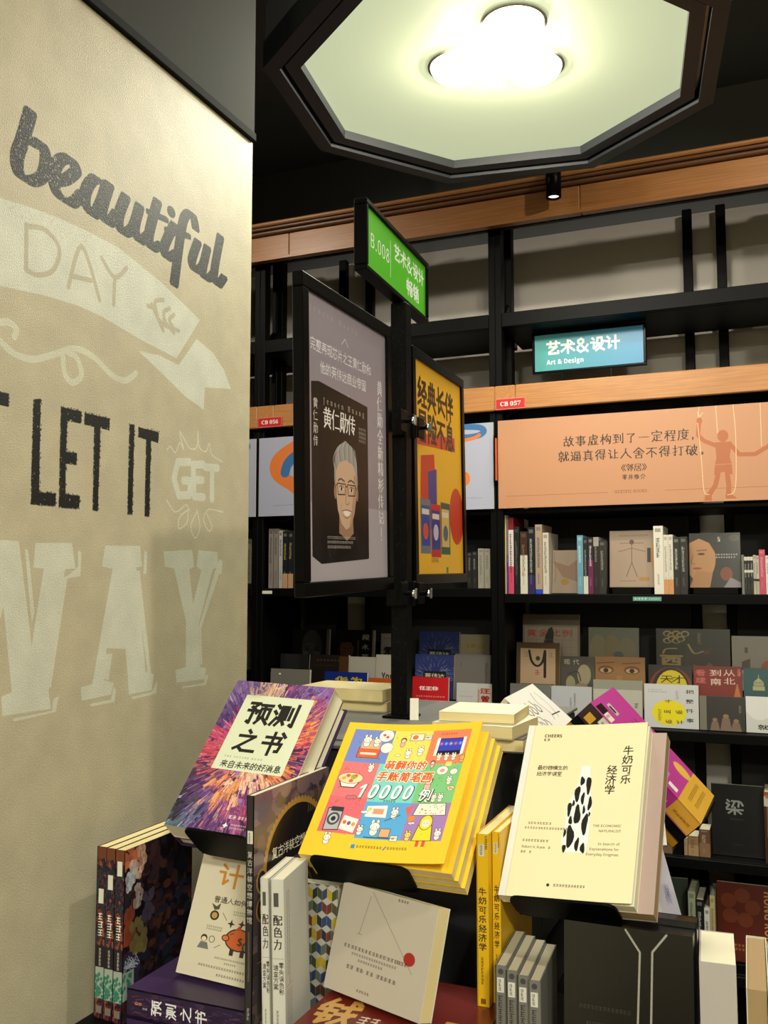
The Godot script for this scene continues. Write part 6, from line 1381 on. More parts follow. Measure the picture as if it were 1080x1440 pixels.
# ---------- books standing in rows ----------
func shelf_rows():
	# id, x, width, height, base colours from head to foot [[fraction, colour]], ink, label words
	var K := Color(.07, .065, .065); var W := Color(.80, .77, .72)
	var rows := [
		# bay with the marionette banner
		[-.851, .0115, .258, [[1.0, Color(.86, .76, .5)]], Color(.86, .76, .5), "tall thin cream book at the end by the upright", 1.529],
		[-.8395, .0072, .258, [[.5, Color(.4, .36, .36)], [1.0, Color(.3, .2, .4)]], Color(.6, .5, .4), "very thin tall purple-grey book beside the cream one", 1.529],
		[-.8317, .0172, .25, [[.16, Color(.5, .1, .13)], [.64, Color(.84, .8, .8)], [1.0, Color(.8, .28, .42)]], Color(.3, .1, .15), "white book with red head and pink foot", 1.529],
		[-.814, .0187, .22, [[1.0, K]], Color(.4, .38, .36), "black book next to the white and pink one", 1.529],
		[-.7925, .024, .203, [[.38, Color(.22, .12, .07)], [1.0, W]], Color(.5, .4, .3), "white book with a brown picture at the head of its spine", 1.529],
		[-.7668, .023, .217, [[.72, Color(.04, .045, .06)], [1.0, Color(.16, .12, .3)]], Color(.7, .7, .7), "dark navy book with violet foot", 1.529],
		[-.742, .0225, .225, [[.93, Color(.64, .54, .45)], [1.0, Color(.1, .25, .75)]], Color(.25, .3, .45), "tan book with a blue band at the foot", 1.529],
		[-.7177, .0195, .198, [[1.0, Color(.76, .72, .66)]], Color(.35, .32, .3), "off-white book beside the film-wrapped face-out book", 1.529],
		[-.606, .0185, .187, [[1.0, Color(.38, .56, .64)]], Color(.75, .8, .8), "light blue thin book after the film-wrapped one", 1.529],
		[-.5865, .014, .178, [[.68, K], [1.0, Color(.78, .75, .68)]], Color(.6, .58, .55), "black book with white lower third", 1.529],
		[-.5715, .0162, .18, [[.4, Color(.1, .07, .09)], [1.0, Color(.36, .1, .26)]], Color(.88, .8, .84), "dark magenta book with white title", 1.529],
		[-.5542, .0165, .18, [[.16, Color(.6, .56, .54)], [1.0, Color(.12, .08, .09)]], Color(.55, .5, .5), "dark book with grey head", 1.529],
		[-.5367, .021, .169, [[1.0, Color(.15, .14, .13)]], Color(.6, .58, .55), "dark grey book beside the tan figure-drawing book", 1.529],
		[-.3685, .0285, .211, [[1.0, Color(.84, .81, .76)]], Color(.3, .28, .27), "tall thick white book after the figure-drawing book", 1.529],
		[-.3393, .0138, .183, [[.75, W], [1.0, Color(.78, .55, .36)]], Color(.5, .45, .4), "thin white volume with orange foot beside the tall white book", 1.529],
		[-.325, .0138, .183, [[.75, W], [1.0, Color(.78, .55, .36)]], Color(.5, .45, .4), "thin white volume with orange foot beside the black brushed-title book", 1.529],
		[-.3108, .0197, .175, [[1.0, Color(.12, .11, .1)]], Color(.75, .72, .68), "black book with white brushed title, left of a pair", 1.529],
		[-.2905, .0205, .176, [[1.0, Color(.13, .12, .11)]], Color(.6, .64, .6), "black book with grey-green title, beside the portrait book", 1.529],
		[-.1147, .0068, .118, [[1.0, Color(.45, .43, .4)]], Color(.3, .3, .3), "very small grey book after the portrait book", 1.529],
		[-.1073, .0078, .112, [[.1, W], [.35, K], [.42, W], [1.0, K]], Color(.7, .7, .68), "small black ringed pocket book beside the very small grey one", 1.529],
		[-.0989, .0078, .112, [[.1, W], [.35, K], [.42, W], [1.0, K]], Color(.7, .7, .68), "small black ringed pocket book between two of its kind", 1.529],
		[-.0905, .0078, .112, [[.1, W], [.35, K], [.42, W], [1.0, K]], Color(.7, .7, .68), "small black ringed pocket book beside the pale pocket books", 1.529],
		[-.082, .0075, .117, [[.6, Color(.7, .66, .6)], [.66, K], [1.0, Color(.66, .62, .55)]], Color(.3, .3, .3), "small pale pocket book with dark ring beside the black ones", 1.529],
		[-.0738, .0075, .115, [[.6, Color(.7, .66, .6)], [.66, K], [1.0, Color(.66, .62, .55)]], Color(.3, .3, .3), "small pale pocket book with dark ring beside the pink one", 1.529],
		[-.0655, .0165, .133, [[1.0, Color(.72, .26, .36)]], Color(.85, .6, .65), "pink pocket book among the small black and pale ones", 1.529],
		[-.048, .012, .115, [[1.0, W]], Color(.5, .5, .5), "small white pocket book after the pink one", 1.529],
		[-.035, .013, .118, [[1.0, Color(.55, .5, .44)]], Color(.3, .3, .3), "small beige pocket book at the upright", 1.529],
		# bay with the swirl banner, near the wall
		[-1.735, .0185, .217, [[1.0, Color(.50, .46, .44)]], Color(.25, .22, .2), "grey-beige tall book first from the bookcase upright", 1.547],
		[-1.714, .0185, .217, [[1.0, Color(.50, .46, .44)]], Color(.25, .22, .2), "grey-beige tall book beside the thin pale grey one", 1.547],
		[-1.6925, .0145, .21, [[1.0, Color(.66, .64, .62)]], Color(.15, .15, .15), "thin pale grey book with black title", 1.547],
		[-1.6765, .0205, .206, [[.74, Color(.09, .1, .12)], [1.0, Color(.72, .55, .42)]], Color(.72, .6, .3), "black book with peach foot beside the thin pale grey one", 1.547],
		[-1.6542, .0205, .204, [[.74, Color(.09, .1, .12)], [1.0, Color(.72, .55, .42)]], Color(.72, .6, .3), "black book with peach foot beside the black face-out book", 1.547],
		[-1.829, .022, .18, [[.1, Color(.4, .38, .33)], [.9, Color(.48, .46, .42)], [1.0, K]], Color(.25, .24, .22), "grey book at the end of the hidden bay", 1.547],
		[-1.853, .022, .185, [[1.0, Color(.3, .3, .28)]], Color(.6, .58, .55), "dark grey book one in from the hidden bay's end", 1.547],
		[-.974, .0157, .12, [[1.0, Color(.1, .095, .09)]], Color(.5, .48, .45), "small dark film-wrapped book beside the yellow poster", 1.547],
		[-.957, .0175, .123, [[1.0, Color(.1, .095, .09)]], Color(.5, .48, .45), "small dark film-wrapped book beside the small pale ones", 1.547],
		[-.9365, .0205, .132, [[1.0, Color(.56, .53, .48)]], Color(.35, .33, .3), "small pale film-wrapped book beside the small dark ones", 1.547],
		[-.9145, .0195, .131, [[1.0, Color(.56, .53, .48)]], Color(.35, .33, .3), "small pale film-wrapped book touching the bookcase upright", 1.547],
		# fourth and fifth shelf
		[-.364, .03, .037, [[1.0, Color(.45, .36, .26)]], Color(.3, .25, .2), "", .75],
		[-.299, .0095, .05, [[1.0, Color(.6, .5, .38)]], Color(.4, .33, .25), "", .75],
		[-.288, .03, .058, [[.45, Color(.52, .4, .28)], [1.0, Color(.62, .5, .36)]], Color(.36, .28, .2), "", .75],
		[-.256, .031, .08, [[.5, Color(.36, .25, .18)], [1.0, Color(.5, .38, .27)]], Color(.7, .6, .5), "", .75],
		[-.073, .03, .204, [[.06, Color(.55, .3, .12)], [.2, Color(.75, .7, .65)], [1.0, Color(.25, .12, .07)]], Color(.7, .55, .35), "dark brown book with orange head beside the black book", .75],
		[-.292, .0205, .216, [[1.0, Color(.55, .58, .48)]], Color(.25, .3, .22), "pale green patterned book leaning by the Hong Kong book", .43],
		[-.2705, .0225, .195, [[1.0, Color(.06, .055, .055)]], Color(.75, .75, .72), "black book with white title near the Hong Kong book", .43],
		[-.247, .0155, .172, [[1.0, Color(.80, .80, .78)]], Color(.2, .2, .2), "white book with black title near the Hong Kong book", .43],
		[-.2305, .014, .21, [[1.0, Color(.7, .64, .46)]], Color(.4, .35, .25), "cream thin book touching the Hong Kong book", .43],
	]
	var cv := Cv.new(self, 1024, 448, Color(.2, .2, .2), 2)
	var r := RandomNumberGenerator.new(); r.seed = 90
	var n := 0
	for e in rows:
		var ox := (n % 32) * 32; var oy := (n / 32) * 224
		cv.at(ox, oy, 1, 1)
		var y := 0.0
		for b in e[3]: cv.rect(0, y, 32, 224 * b[0] - y, b[1]); y = 224 * b[0]
		cv.rect(6, 8, 18, 12, (e[3][0][1] as Color).lerp(e[4], .45))
		cv.fine(8, 34 + r.randi_range(0, 14), r.randi_range(4, 7), 15, e[4], r, true)
		cv.fine(11, 158, 4, 8, (e[4] as Color).lerp(e[3][-1][1], .4), r, true)
		n += 1
	var sm := printed(cv, .42)
	n = 0
	for e in rows:
		var lab: String = e[5]; var ox := (n % 32) / 32.0; var oy := (n / 32) * .5
		n += 1
		var depth := .14 if e[2] > .1 else .09
		if lab == "":
			lab = ["short tan block of pages on the fourth shelf", "thin tan pages on the fourth shelf", "tan and brown book low on the fourth shelf", "brown and tan book touching the black book on the fourth shelf"][[-.364, -.299, -.288, -.256].find(e[0])]
		var t := thing("shelved_book", lab + ("" if lab.split(" ").size() >= 7 else " on the bookcase shelf"), "book", Vector3(e[0], e[6] + .0004, -3.03), Basis(), "")
		var plain := mat(e[3][0][1], .45)
		part(t, "spine", slab(e[1], e[2], .001, Rect2(ox + .001, oy, 1 / 32.0 - .002, .498)), [sm, plain])
		part(t, "front_cover", slab(depth, e[2], .001), plain, Vector3(e[1], 0, -.0011), Basis(Vector3.UP, PI / 2))
		part(t, "back_cover", slab(depth, e[2], .001), plain, Vector3(0, 0, -depth - .0011), Basis(Vector3.UP, -PI / 2))
		part(t, "pages", cbox(e[1] - .0024, e[2] - .004, depth - .004, .0003), M.pages, Vector3(e[1] * .5, e[2] * .5 - .0018, -depth * .5 - .0015))

# ---------- books facing out ----------
func shelf_faces():
	var A := Cv.new(self, 1440, 1024, Color(.3, .3, .3), 2)     # 9 x 4 cells of 160 x 256, drawn in units of 100 x 160
	var r := RandomNumberGenerator.new(); r.seed = 17
	var K := Color(.1, .09, .09); var W := Color(.86, .84, .80)
	var draw := func(i: int, bg: Color): A.at((i % 9) * 160, (i / 9) * 256, 1.6, 1.6); A.rect(0, 0, 100, 160, bg)
	# 0 film-wrapped beige
	draw.call(0, Color(.5, .43, .37)); A.poly([0, 40, 60, 60, 100, 30, 100, 120, 40, 100], Color(.45, .34, .28)); A.disc(48, 118, 14, 12, Color(.5, .38, .12)); A.ln([6, 10, 14, 90, 10, 120], 2, Color(.35, .3, .26))
	# 1 tan figure drawing (plain stand-in)
	draw.call(1, Color(.58, .49, .42)); A.rect(4, 4, 92, 152, Color(.60, .51, .44)); A.fine(22, 12, 12, 5, Color(.42, .34, .28), r)
	for l in [[50, 40, 50, 90], [50, 50, 20, 60], [50, 50, 80, 60], [50, 90, 38, 130], [50, 90, 62, 130], [24, 36, 76, 36]]: A.ln(l, 1.3, Color(.33, .26, .22))
	A.disc(50, 33, 5, 7, Color(.33, .26, .22)); A.rect(84, 50, 8, 40, Color(.2, .16, .14)); A.rect(66, 132, 22, 10, Color(.62, .45, .2)); A.fine(24, 140, 8, 4, Color(.42, .34, .28), r)
	# 2 portrait of a woman (plain stand-in)
	draw.call(2, Color(.07, .05, .045)); A.disc(22, 76, 30, 66, Color(.62, .44, .28)); A.poly([14, 110, 46, 116, 40, 160, 0, 160], Color(.58, .40, .25)); A.poly([0, 0, 60, 0, 52, 60, 40, 30, 20, 16, 0, 30], Color(.06, .04, .035)); A.disc(24, 62, 7, 3, Color(.15, .09, .06)); A.ln([16, 52, 34, 50], 2, Color(.2, .12, .08)); A.ln([8, 66, 4, 88, 12, 92], 1.4, Color(.4, .26, .16)); A.disc(16, 104, 9, 3.4, Color(.5, .2, .15)); A.fine(56, 12, 2, 7, W, r, true); A.fine(52, 62, 9, 4.4, W, r); A.fine(52, 70, 8, 4.4, W, r); A.disc(72, 120, 12, 20, Color(.4, .17, .08)); A.poly([66, 160, 80, 130, 100, 146, 100, 160], Color(.45, .42, .45)); A.disc(88, 16, 10, 10, Color(.22, .18, .1))
	# 3 golden ratio title, shadow of the shelf above painted across its head
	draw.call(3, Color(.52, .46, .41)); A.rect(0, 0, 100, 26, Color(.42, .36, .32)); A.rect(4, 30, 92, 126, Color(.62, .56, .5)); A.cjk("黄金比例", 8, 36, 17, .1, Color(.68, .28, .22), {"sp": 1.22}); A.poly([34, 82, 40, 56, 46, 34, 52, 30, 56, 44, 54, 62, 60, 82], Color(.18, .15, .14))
	for i in 6: A.ln([6, 60 + i * 16, 94, 60 + i * 16], .6, Color(.5, .43, .38)); A.ln([10 + i * 15, 30, 10 + i * 15, 156], .5, Color(.52, .45, .4))
	# 4 brown framed cover with draped scarf
	draw.call(4, Color(.29, .21, .1)); A.rect(10, 16, 80, 134, Color(.64, .53, .43)); A.ln([30, 22, 36, 50, 48, 62, 60, 52, 66, 22], 5, Color(.12, .1, .1), true); A.ln([66, 24, 66, 90], 6, Color(.12, .1, .1)); A.disc(50, 42, 5, 6, Color(.2, .2, .14)); A.fine(43, 72, 1, 14, Color(.6, .28, .22), r); A.rect(12, 108, 76, 40, Color(.2, .18, .17)); A.fine(16, 26, 1, 14, Color(.55, .44, .34), r); A.fine(74, 26, 1, 14, Color(.55, .44, .34), r)
	# 5 modern
	draw.call(5, Color(.25, .23, .2)); A.cjk("现代", 10, 10, 18, .1, Color(.62, .58, .52), {"sp": 1.5}); A.disc(70, 60, 20, 34, Color(.52, .48, .38)); A.disc(30, 90, 14, 26, Color(.5, .46, .36)); A.disc(62, 110, 24, 24, Color(.48, .4, .32)); A.ln([20, 60, 50, 50, 60, 80], 3, Color(.14, .12, .11), true)
	# 6 film-wrapped painting
	draw.call(6, Color(.42, .43, .36)); A.disc(20, 70, 18, 50, Color(.52, .47, .36)); A.disc(46, 60, 16, 40, Color(.5, .44, .33)); A.disc(76, 66, 18, 40, Color(.48, .45, .36)); A.rect(10, 110, 80, 50, Color(.3, .34, .34)); A.disc(60, 76, 10, 10, Color(.28, .34, .36))
	# 7 close-up of two eyes (plain stand-in)
	draw.call(7, Color(.50, .35, .2))
	for x in [22, 74]: A.disc(x, 42, 16, 13, Color(.36, .22, .12)); A.disc(x, 44, 12, 8, Color(.62, .5, .36)); A.disc(x, 44, 5, 7, Color(.12, .07, .04)); A.ln([x - 18, 22, x + 16, 18], 3, Color(.34, .2, .1))
	A.poly([44, 60, 54, 60, 58, 130, 40, 130], Color(.54, .39, .24)); A.ln([84, 120, 80, 150], 1.5, Color(.1, .07, .05))
	# 8 black with gold cloud and character
	draw.call(8, Color(.06, .055, .05)); A.rect(40, 50, 60, 110, Color(.15, .08, .05))
	for i in 9: var gx: float = 16.0 + (i % 5) * 6; A.disc(gx, 14 + (i / 5) * 14 + (i % 2) * 5, 6, 8, Color(.62, .55, .28)); A.disc(gx, 15 + (i / 5) * 14 + (i % 2) * 5, 3.6, 5, Color(.06, .055, .05))
	A.ln([44, 42, 52, 66, 64, 60], 3, Color(.62, .55, .28), true); A.cjk("西", 6, 70, 30, .17, Color(.62, .52, .3)); A.ln([10, 68, 14, 56, 28, 54], 3, Color(.62, .52, .3), true); A.disc(52, 110, 5, 14, Color(.45, .28, .12)); A.disc(72, 104, 5, 14, Color(.45, .28, .12)); A.fine(56, 12, 4, 7, Color(.6, .5, .25), r, true); A.disc(68, 62, 4, 5, Color(.4, .12, .07))
	# 9 white with orange roundel
	draw.call(9, Color(.60, .56, .52)); A.disc(74, 92, 17, 22, Color(.68, .26, .1)); A.disc(74, 97, 7, 9, Color(.60, .56, .52)); A.poly([20, 76, 36, 66, 36, 100, 20, 100], Color(.3, .19, .12)); A.rect(26, 34, 6, 16, Color(.25, .22, .2)); A.fine(64, 62, 6, 5, Color(.62, .4, .3), r)
	# 10 yellow disc on black
	draw.call(10, K); A.disc(52, 84, 50, 76, Color(.42, .14, .06)); A.disc(52, 84, 42, 74, Color(.07, .06, .05)); A.disc(54, 90, 37, 72, Color(.72, .64, .06)); A.cjk("天才", 28, 36, 30, .09, Color(.1, .08, .05), {"sp": .85})
	# 11 red with white title
	draw.call(11, Color(.42, .09, .08)); A.cjk("从北", 62, 12, 23, .1, Color(.78, .66, .62), {"vert": true, "sp": 1.2}); A.cjk("到南", 34, 12, 24, .1, Color(.78, .66, .62), {"vert": true, "sp": 1.3}); A.cjk("看建", 4, 14, 22, .1, Color(.66, .34, .32), {"vert": true, "sp": 1.2}); A.poly([80, 120, 88, 60, 90, 60, 98, 120], Color(.65, .38, .15)); A.poly([60, 160, 74, 118, 100, 122, 100, 160], Color(.25, .2, .18)); A.fine(90, 8, 3, 8, Color(.8, .5, .55), r, true)
	# 12 teal with pale temple
	draw.call(12, Color(.06, .26, .28)); A.rect(22, 64, 28, 14, Color(.6, .58, .42)); A.rect(24, 50, 24, 13, Color(.55, .53, .4)); A.poly([24, 49, 36, 34, 48, 49], Color(.6, .58, .42)); A.rect(35, 24, 2, 12, Color(.6, .58, .42)); A.cjk("建", 66, 36, 26, .12, Color(.04, .1, .11))
	# 13 grey film-wrapped
	draw.call(13, Color(.40, .40, .38)); A.ln([70, 24, 84, 40, 74, 60], 2, Color(.25, .25, .24), true)
	# 14 white with thin vertical title
	draw.call(14, Color(.66, .66, .68)); A.fine(56, 30, 9, 6, Color(.36, .36, .4), r, true); A.fine(46, 50, 6, 6, Color(.4, .4, .44), r, true)
	# 15 pale with plastic head
	draw.call(15, Color(.66, .65, .60)); A.rect(0, 0, 100, 34, Color(.52, .52, .46)); A.fine(84, 80, 2, 8, Color(.25, .24, .22), r, true)
	# 16 white with yellow disc
	draw.call(16, Color(.74, .73, .74)); A.disc(46, 104, 31, 46, Color(.85, .78, .06), 30); A.cjk("把整件事", 76, 18, 15, .09, K, {"vert": true, "sp": 2.3, "hw": .07}); A.cjk("才", 38, 56, 13, .09, K); A.cjk("叫设", 36, 94, 14, .09, K, {"sp": 1.5}); A.cjk("设计", 38, 130, 14, .09, K, {"sp": 1.45}); A.fine(8, 20, 6, 4, Color(.5, .5, .52), r); A.fine(8, 28, 8, 4, Color(.5, .5, .52), r); A.fine(58, 24, 4, 7, Color(.55, .55, .58), r, true); A.fine(26, 92, 5, 8, Color(.5, .45, .1), r, true)
	# 17 group of pale figures on dark
	draw.call(17, Color(.16, .14, .13)); A.rect(0, 0, 16, 160, Color(.42, .4, .36))
	for q in [[34, 110, 11], [58, 92, 13], [80, 112, 12]]: A.disc(q[0], q[1], q[2] * .5, q[2] * .8, Color(.5, .4, .32)); A.poly([q[0] - q[2], 160, q[0] - q[2] * .6, q[1] + 8, q[0] + q[2] * .6, q[1] + 8, q[0] + q[2], 160], Color(.44, .36, .3))
	A.fine(86, 40, 4, 8, Color(.5, .46, .42), r, true)
	# 18 white, design is
	draw.call(18, Color(.76, .75, .74)); A.disc(30, 20, 34, 84, Color(.82, .81, .80), 30); A.cjk("设计", 56, 88, 22, .11, K, {"sp": 1.2}); A.cjk("就是", 26, 124, 22, .11, K, {"sp": 1.25}); A.fine(66, 44, 4, 8, Color(.5, .5, .5), r)
	# 19 black portrait of a bald man
	draw.call(19, Color(.035, .033, .035)); A.disc(54, 64, 27, 60, Color(.24, .23, .23), 30); A.disc(50, 84, 20, 36, Color(.29, .28, .28)); A.ln([36, 66, 48, 64], 3, Color(.1, .1, .1)); A.ln([60, 64, 72, 66], 3, Color(.1, .1, .1)); A.disc(42, 74, 5, 3, Color(.07, .07, .07)); A.disc(66, 74, 5, 3, Color(.07, .07, .07)); A.ln([54, 74, 50, 94, 58, 96], 2, Color(.15, .15, .15)); A.disc(38, 92, 6, 9, Color(.38, .37, .37)); A.disc(70, 92, 6, 9, Color(.36, .35, .35)); A.rect(92, 0, 8, 160, Color(.45, .43, .4))
	# 20 dark book with a man's face and white title
	draw.call(20, Color(.06, .055, .055)); A.disc(26, 66, 19, 42, Color(.45, .28, .23)); A.poly([8, 46, 14, 26, 34, 24, 46, 44, 44, 62, 36, 44, 16, 46], Color(.06, .05, .05)); A.ln([18, 66, 24, 66], 2, Color(.12, .08, .07)); A.ln([32, 66, 38, 66], 2, Color(.12, .08, .07)); A.cjk("段永平", 66, 16, 20, .13, Color(.72, .70, .68), {"vert": true, "sp": 1.7}); A.fine(54, 36, 9, 6, Color(.55, .5, .48), r, true); A.rect(94, 0, 6, 160, Color(.6, .55, .48))
	# 21 white, zero
	draw.call(21, Color(.56, .53, .49)); A.cjk("零", 12, 50, 40, .12, K); A.fine(14, 16, 8, 6, Color(.4, .37, .34), r); A.fine(14, 110, 8, 6, Color(.4, .37, .34), r)
	# 22 plain dark grey
	draw.call(22, Color(.12, .12, .125)); A.poly([60, 0, 100, 0, 100, 160, 76, 160], Color(.09, .09, .09))
	# 23 dark brown with gold
	draw.call(23, Color(.10, .07, .055)); A.fine(18, 20, 9, 8, Color(.3, .22, .15), r); A.rect(76, 6, 24, 150, Color(.27, .17, .06)); A.rect(12, 44, 60, 1, Color(.3, .22, .15))
	# 24 plain white with fine grey text
	draw.call(24, Color(.62, .60, .56)); A.fine(74, 70, 6, 7, Color(.5, .48, .45), r, true)
	# 25 white, You
	draw.call(25, Color(.64, .61, .57)); A.latin("You", 26, 96, 26, K, "Droid Sans Bold", {"sx": .8}); A.fine(40, 108, 6, 6, Color(.4, .37, .34), r)
	# 26 light grey wrapped
	draw.call(26, Color(.46, .44, .41)); A.poly([10, 60, 24, 90, 10, 140], Color(.6, .58, .55)); A.disc(24, 22, 3, 4, Color(.9, .9, .88))
	# 27 blue with yellow characters
	draw.call(27, Color(.07, .16, .46)); A.cjk("华为", 26, 20, 30, .14, Color(.78, .66, .12), {"sp": 1.15})
	# 28 orange and white
	draw.call(28, Color(.74, .71, .66)); A.rect(0, 0, 100, 24, Color(.70, .32, .12)); A.fine(6, 50, 10, 8, Color(.2, .18, .17), r)
	# 29 blue burst, three characters
	draw.call(29, Color(.14, .17, .36))
	for i in 160: var a := r.randf_range(PI * .9, PI * 2.1); var d := r.randf_range(20, 86); A.seg(Vector2(50, 80) + Vector2(cos(a), sin(a)) * d, Vector2(50, 80) + Vector2(cos(a), sin(a)) * (d + 12), 1.0, Color(.14, .17, .36).lerp(Color(.62, .62, .64), clampf(1.1 - d / 70.0, 0, 1)), 0)
	A.rect(22, 62, 58, 34, Color(.09, .08, .08)); A.cjk("英伟达", 26, 69, 16, .12, Color(.7, .68, .6), {"sp": 1.05})
	# 30 cream
	draw.call(30, Color(.58, .54, .44)); A.rect(18, 26, 74, 32, Color(.62, .55, .4)); A.cjk("长期主义", 20, 33, 17, .08, Color(.55, .42, .2), {"sp": 1.02})
	# 31 plain warm grey
	draw.call(31, Color(.40, .375, .36)); A.fine(86, 30, 8, 9, Color(.24, .22, .22), r, true); A.rect(16, 30, 2, 14, Color(.3, .28, .28))
	# 32 red and white
	draw.call(32, Color(.68, .09, .11)); A.poly([60, 0, 100, 0, 100, 116, 30, 116], Color(.72, .1, .12)); A.rect(0, 116, 100, 44, Color(.72, .71, .73)); A.cjk("任正非", 20, 40, 17, .15, Color(.92, .88, .88), {"sp": 1.02}); A.fine(12, 80, 12, 6, Color(.88, .75, .75), r); A.fine(16, 138, 10, 5, Color(.4, .4, .42), r)
	# 33 white with red seal characters
	draw.call(33, Color(.70, .69, .68)); A.rect(58, 20, 38, 130, Color(.72, .66, .63)); A.cjk("汪曾", 68, 22, 26, .16, Color(.55, .1, .08), {"vert": true, "sp": 1.4}); A.fine(60, 30, 12, 7, Color(.6, .3, .26), r, true); A.fine(8, 62, 9, 4, Color(.6, .4, .36), r); A.fine(10, 40, 5, 5, Color(.62, .62, .62), r)
	# 34 black with one grey character
	draw.call(34, Color(.035, .034, .036)); A.cjk("梁", 28, 34, 34, .12, Color(.52, .52, .52)); A.fine(36, 76, 6, 4, Color(.25, .25, .25), r); A.fine(40, 132, 5, 4, Color(.22, .22, .22), r)
	# 35 red-brown flower
	draw.call(35, Color(.36, .115, .055))
	for i in 5: var a := -PI / 2 + TAU * i / 5 + .2; A.disc(36 + 20 * cos(a), 50 + 26 * sin(a), 12, 15, Color(.45, .20, .12), 16)
	A.xf = A.xf * Transform2D(PI / 2, Vector2(73, 10)) ; A.latin("HONG KONG", 0, 0, 14, Color(.80, .58, .35), "Droid Sans Bold", {"sx": 1.02})
	A.at((35 % 9) * 160, (35 / 9) * 256, 1.6, 1.6); A.fine(16, 124, 5, 5, Color(.8, .55, .35), r); A.fine(16, 132, 6, 5, Color(.8, .55, .35), r); A.fine(90, 24, 2, 9, Color(.8, .58, .35), r, true)
	var am := printed(A, .36, .25)
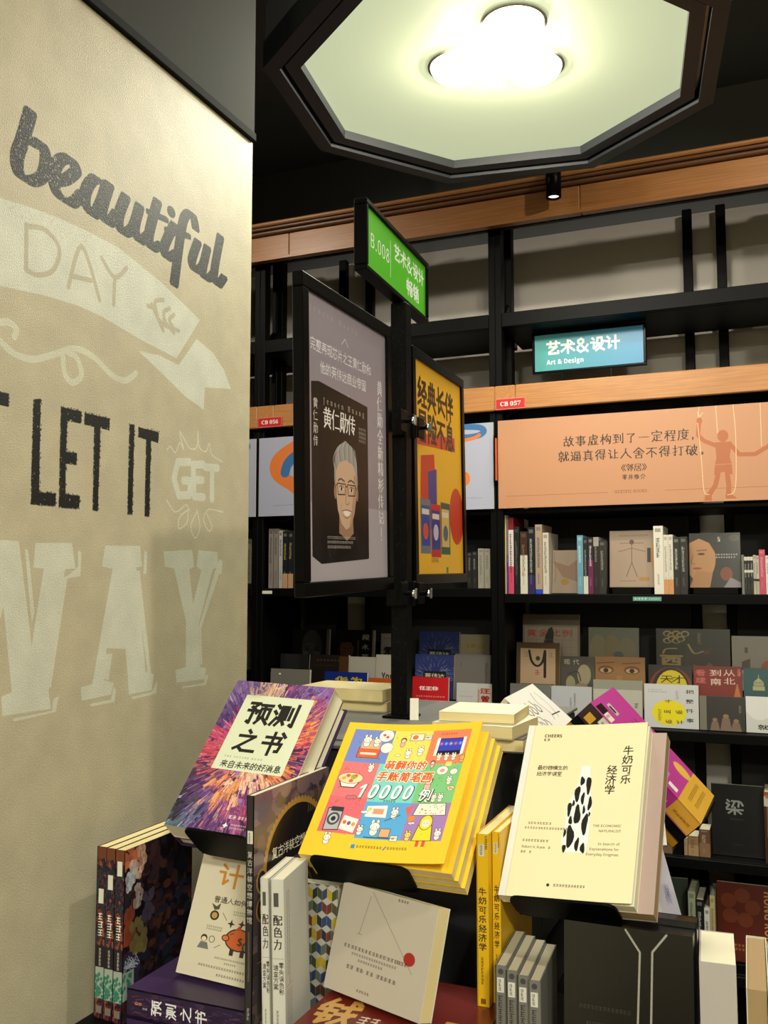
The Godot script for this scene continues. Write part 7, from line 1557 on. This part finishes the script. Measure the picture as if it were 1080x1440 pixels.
	# i, x, width, height, y, z, tilt, label
	var list := [
		[0, -.696, .088, .141, 1.529, -3.06, -8, "beige film-wrapped book facing out among the upright spines"],
		[1, -.510, .139, .18, 1.549, -3.06, -5, "tan book with a thin figure drawing facing out on the upper shelf"],
		[2, -.2665, .149, .168, 1.548, -3.06, -5, "dark book with a woman's face facing out on the upper shelf"],
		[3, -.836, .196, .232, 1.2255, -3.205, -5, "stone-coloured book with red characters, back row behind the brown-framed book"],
		[6, -.610, .165, .19, 1.2255, -3.205, -5, "pale green film-wrapped art book in the back row"],
		[8, -.390, .228, .19, 1.2255, -3.205, -5, "black book with a gold cloud pattern in the back row"],
		[9, -.158, .150, .17, 1.2255, -3.205, -5, "white book with an orange roundel in the back row"],
		[4, -.835, .147, .2, 1.1655, -3.115, -5, "brown-framed book with a dark scarf on its cover"],
		[5, -.685, .110, .158, 1.1655, -3.115, -5, "grey film-wrapped book with pale shapes in the middle row"],
		[7, -.572, .157, .16, 1.1655, -3.115, -5, "book with a close-up of two eyes in the middle row"],
		[10, -.405, .132, .139, 1.1655, -3.115, -5, "black book with a large yellow disc in the middle row"],
		[11, -.268, .143, .14, 1.1655, -3.115, -5, "red book with white vertical title in the middle row"],
		[12, -.122, .120, .138, 1.1655, -3.115, -5, "teal book with a pale temple in the middle row"],
		[13, -.836, .133, .115, 1.1205, -3.04, -5, "grey film-wrapped book below the brown-framed book"],
		[14, -.700, .130, .113, 1.1205, -3.04, -5, "white book with thin vertical title in the front row"],
		[15, -.566, .152, .138, 1.1205, -3.04, -5, "pale film-wrapped book below the two-eyes book"],
		[16, -.409, .161, .131, 1.1205, -3.04, -5, "white book with a yellow disc and black characters"],
		[17, -.246, .129, .101, 1.1205, -3.04, -5, "dark book with three pale figures in the front row"],
		[18, -.115, .128, .105, 1.1205, -3.04, -5, "white book with black title at the end of the front row"],
		[19, -1.735, .158, .167, 1.2255, -3.205, -5, "black book with a bald man's face in the back row"],
		[20, -1.542, .149, .166, 1.2255, -3.205, -5, "dark book with a man's face and white vertical title"],
		[21, -1.367, .09, .155, 1.2255, -3.205, -5, "off-white book with one large character, left of the pole"],
		[29, -1.217, .152, .166, 1.2255, -3.205, -5, "blue burst-pattern book in the back row"],
		[30, -1.0615, .107, .158, 1.2255, -3.205, -5, "cream book with gold characters in the back row"],
		[22, -1.735, .122, .138, 1.1655, -3.115, -5, "plain dark grey book below the bald man's book"],
		[23, -1.611, .156, .139, 1.1655, -3.115, -5, "dark brown book with gold edge in the middle row"],
		[24, -1.4535, .104, .135, 1.1655, -3.115, -5, "plain off-white book in the middle row near the pole"],
		[25, -1.348, .09, .145, 1.1655, -3.115, -5, "white book reading You, beside the pole"],
		[29, -1.198, .144, .151, 1.1655, -3.115, -5, "blue burst-pattern book in the middle row above the red book"],
		[31, -1.051, .125, .155, 1.1655, -3.115, -5, "plain warm grey book in the middle row by the upright"],
		[26, -1.733, .160, .134, 1.1205, -3.04, -5, "light grey film-wrapped book behind the purple book"],
		[27, -1.514, .166, .131, 1.1205, -3.04, -5, "blue book with yellow characters in the front row"],
		[28, -1.343, .11, .115, 1.1205, -3.04, -5, "white book with orange head beside the pole"],
		[32, -1.179, .13, .125, 1.1205, -3.04, -5, "red and white book with white title in the front row"],
		[33, -1.020, .123, .11, 1.1205, -3.04, -5, "white book with a red seal title by the upright"],
		[34, -.222, .148, .207, .7505, -3.07, -3, "black book with one grey character on the fourth shelf"],
		[35, -.214, .18, .222, .447, -3.07, -3, "red-brown book with a flower and HONG KONG title"],
	]
	for e in list:
		var i: int = e[0]
		var uv := Rect2((i % 9) / 9.0 + .0008, (i / 9) / 4.0 + .001, 1 / 9.0 - .0016, .248)
		var plain := mat(A.im.get_pixel((i % 9) * 160 + 3, (i / 9) * 256 + 128), .4)
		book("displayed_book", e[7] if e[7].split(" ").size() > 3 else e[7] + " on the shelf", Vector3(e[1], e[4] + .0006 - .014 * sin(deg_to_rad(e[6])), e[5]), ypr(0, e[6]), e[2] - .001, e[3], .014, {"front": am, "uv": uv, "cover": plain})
	# small plate stands under the raised books of the upper shelf and the flower book
	for e in [[-.50, .12, 1.529, .019], [-.256, .13, 1.529, .018], [-.2, .16, .43, .016]]:
		var t := thing("book_stand", ["low black stand under the tan figure-drawing book", "low black stand under the woman's face book", "low black stand under the flower book"][[-.50, -.256, -.2].find(e[0])], "book stand", Vector3(e[0], e[2] + .0003, -3.05))
		boxpart(t, "foot_plate", Vector3(0, 0, -.08), Vector3(e[1], e[3] - .001, 0), M.black, .002)
		boxpart(t, "lip", Vector3(0, 0, .0003), Vector3(e[1], e[3] + .002, .004), M.black, .001)
	# dark face-out book beside the spines in the swirl bay, green oval book below, slip cards on the uprights
	book("displayed_book", "black book facing out, mostly behind the portrait poster", Vector3(-1.628, 1.549, -3.06), ypr(0, -6), .13, .186, .015, {"cover": mat(Color(.06, .055, .05), .4)})
	book("displayed_book", "dark green book with a pale oval, lowest shelf", Vector3(-.372, .4315, -3.09), ypr(6, -4), .075, .226, .015, {"cover": mat(Color(.16, .2, .15), .4), "front": mat(Color(.2, .24, .18), .4)})
	book("slip_card", "white printed card at the hidden bay's end beside the lettered wall", Vector3(-1.868, 1.271, -3.21), ypr(8, -4), .04, .105, .003, {"cover": mat(Color(.66, .65, .62), .5)}, "", "card")
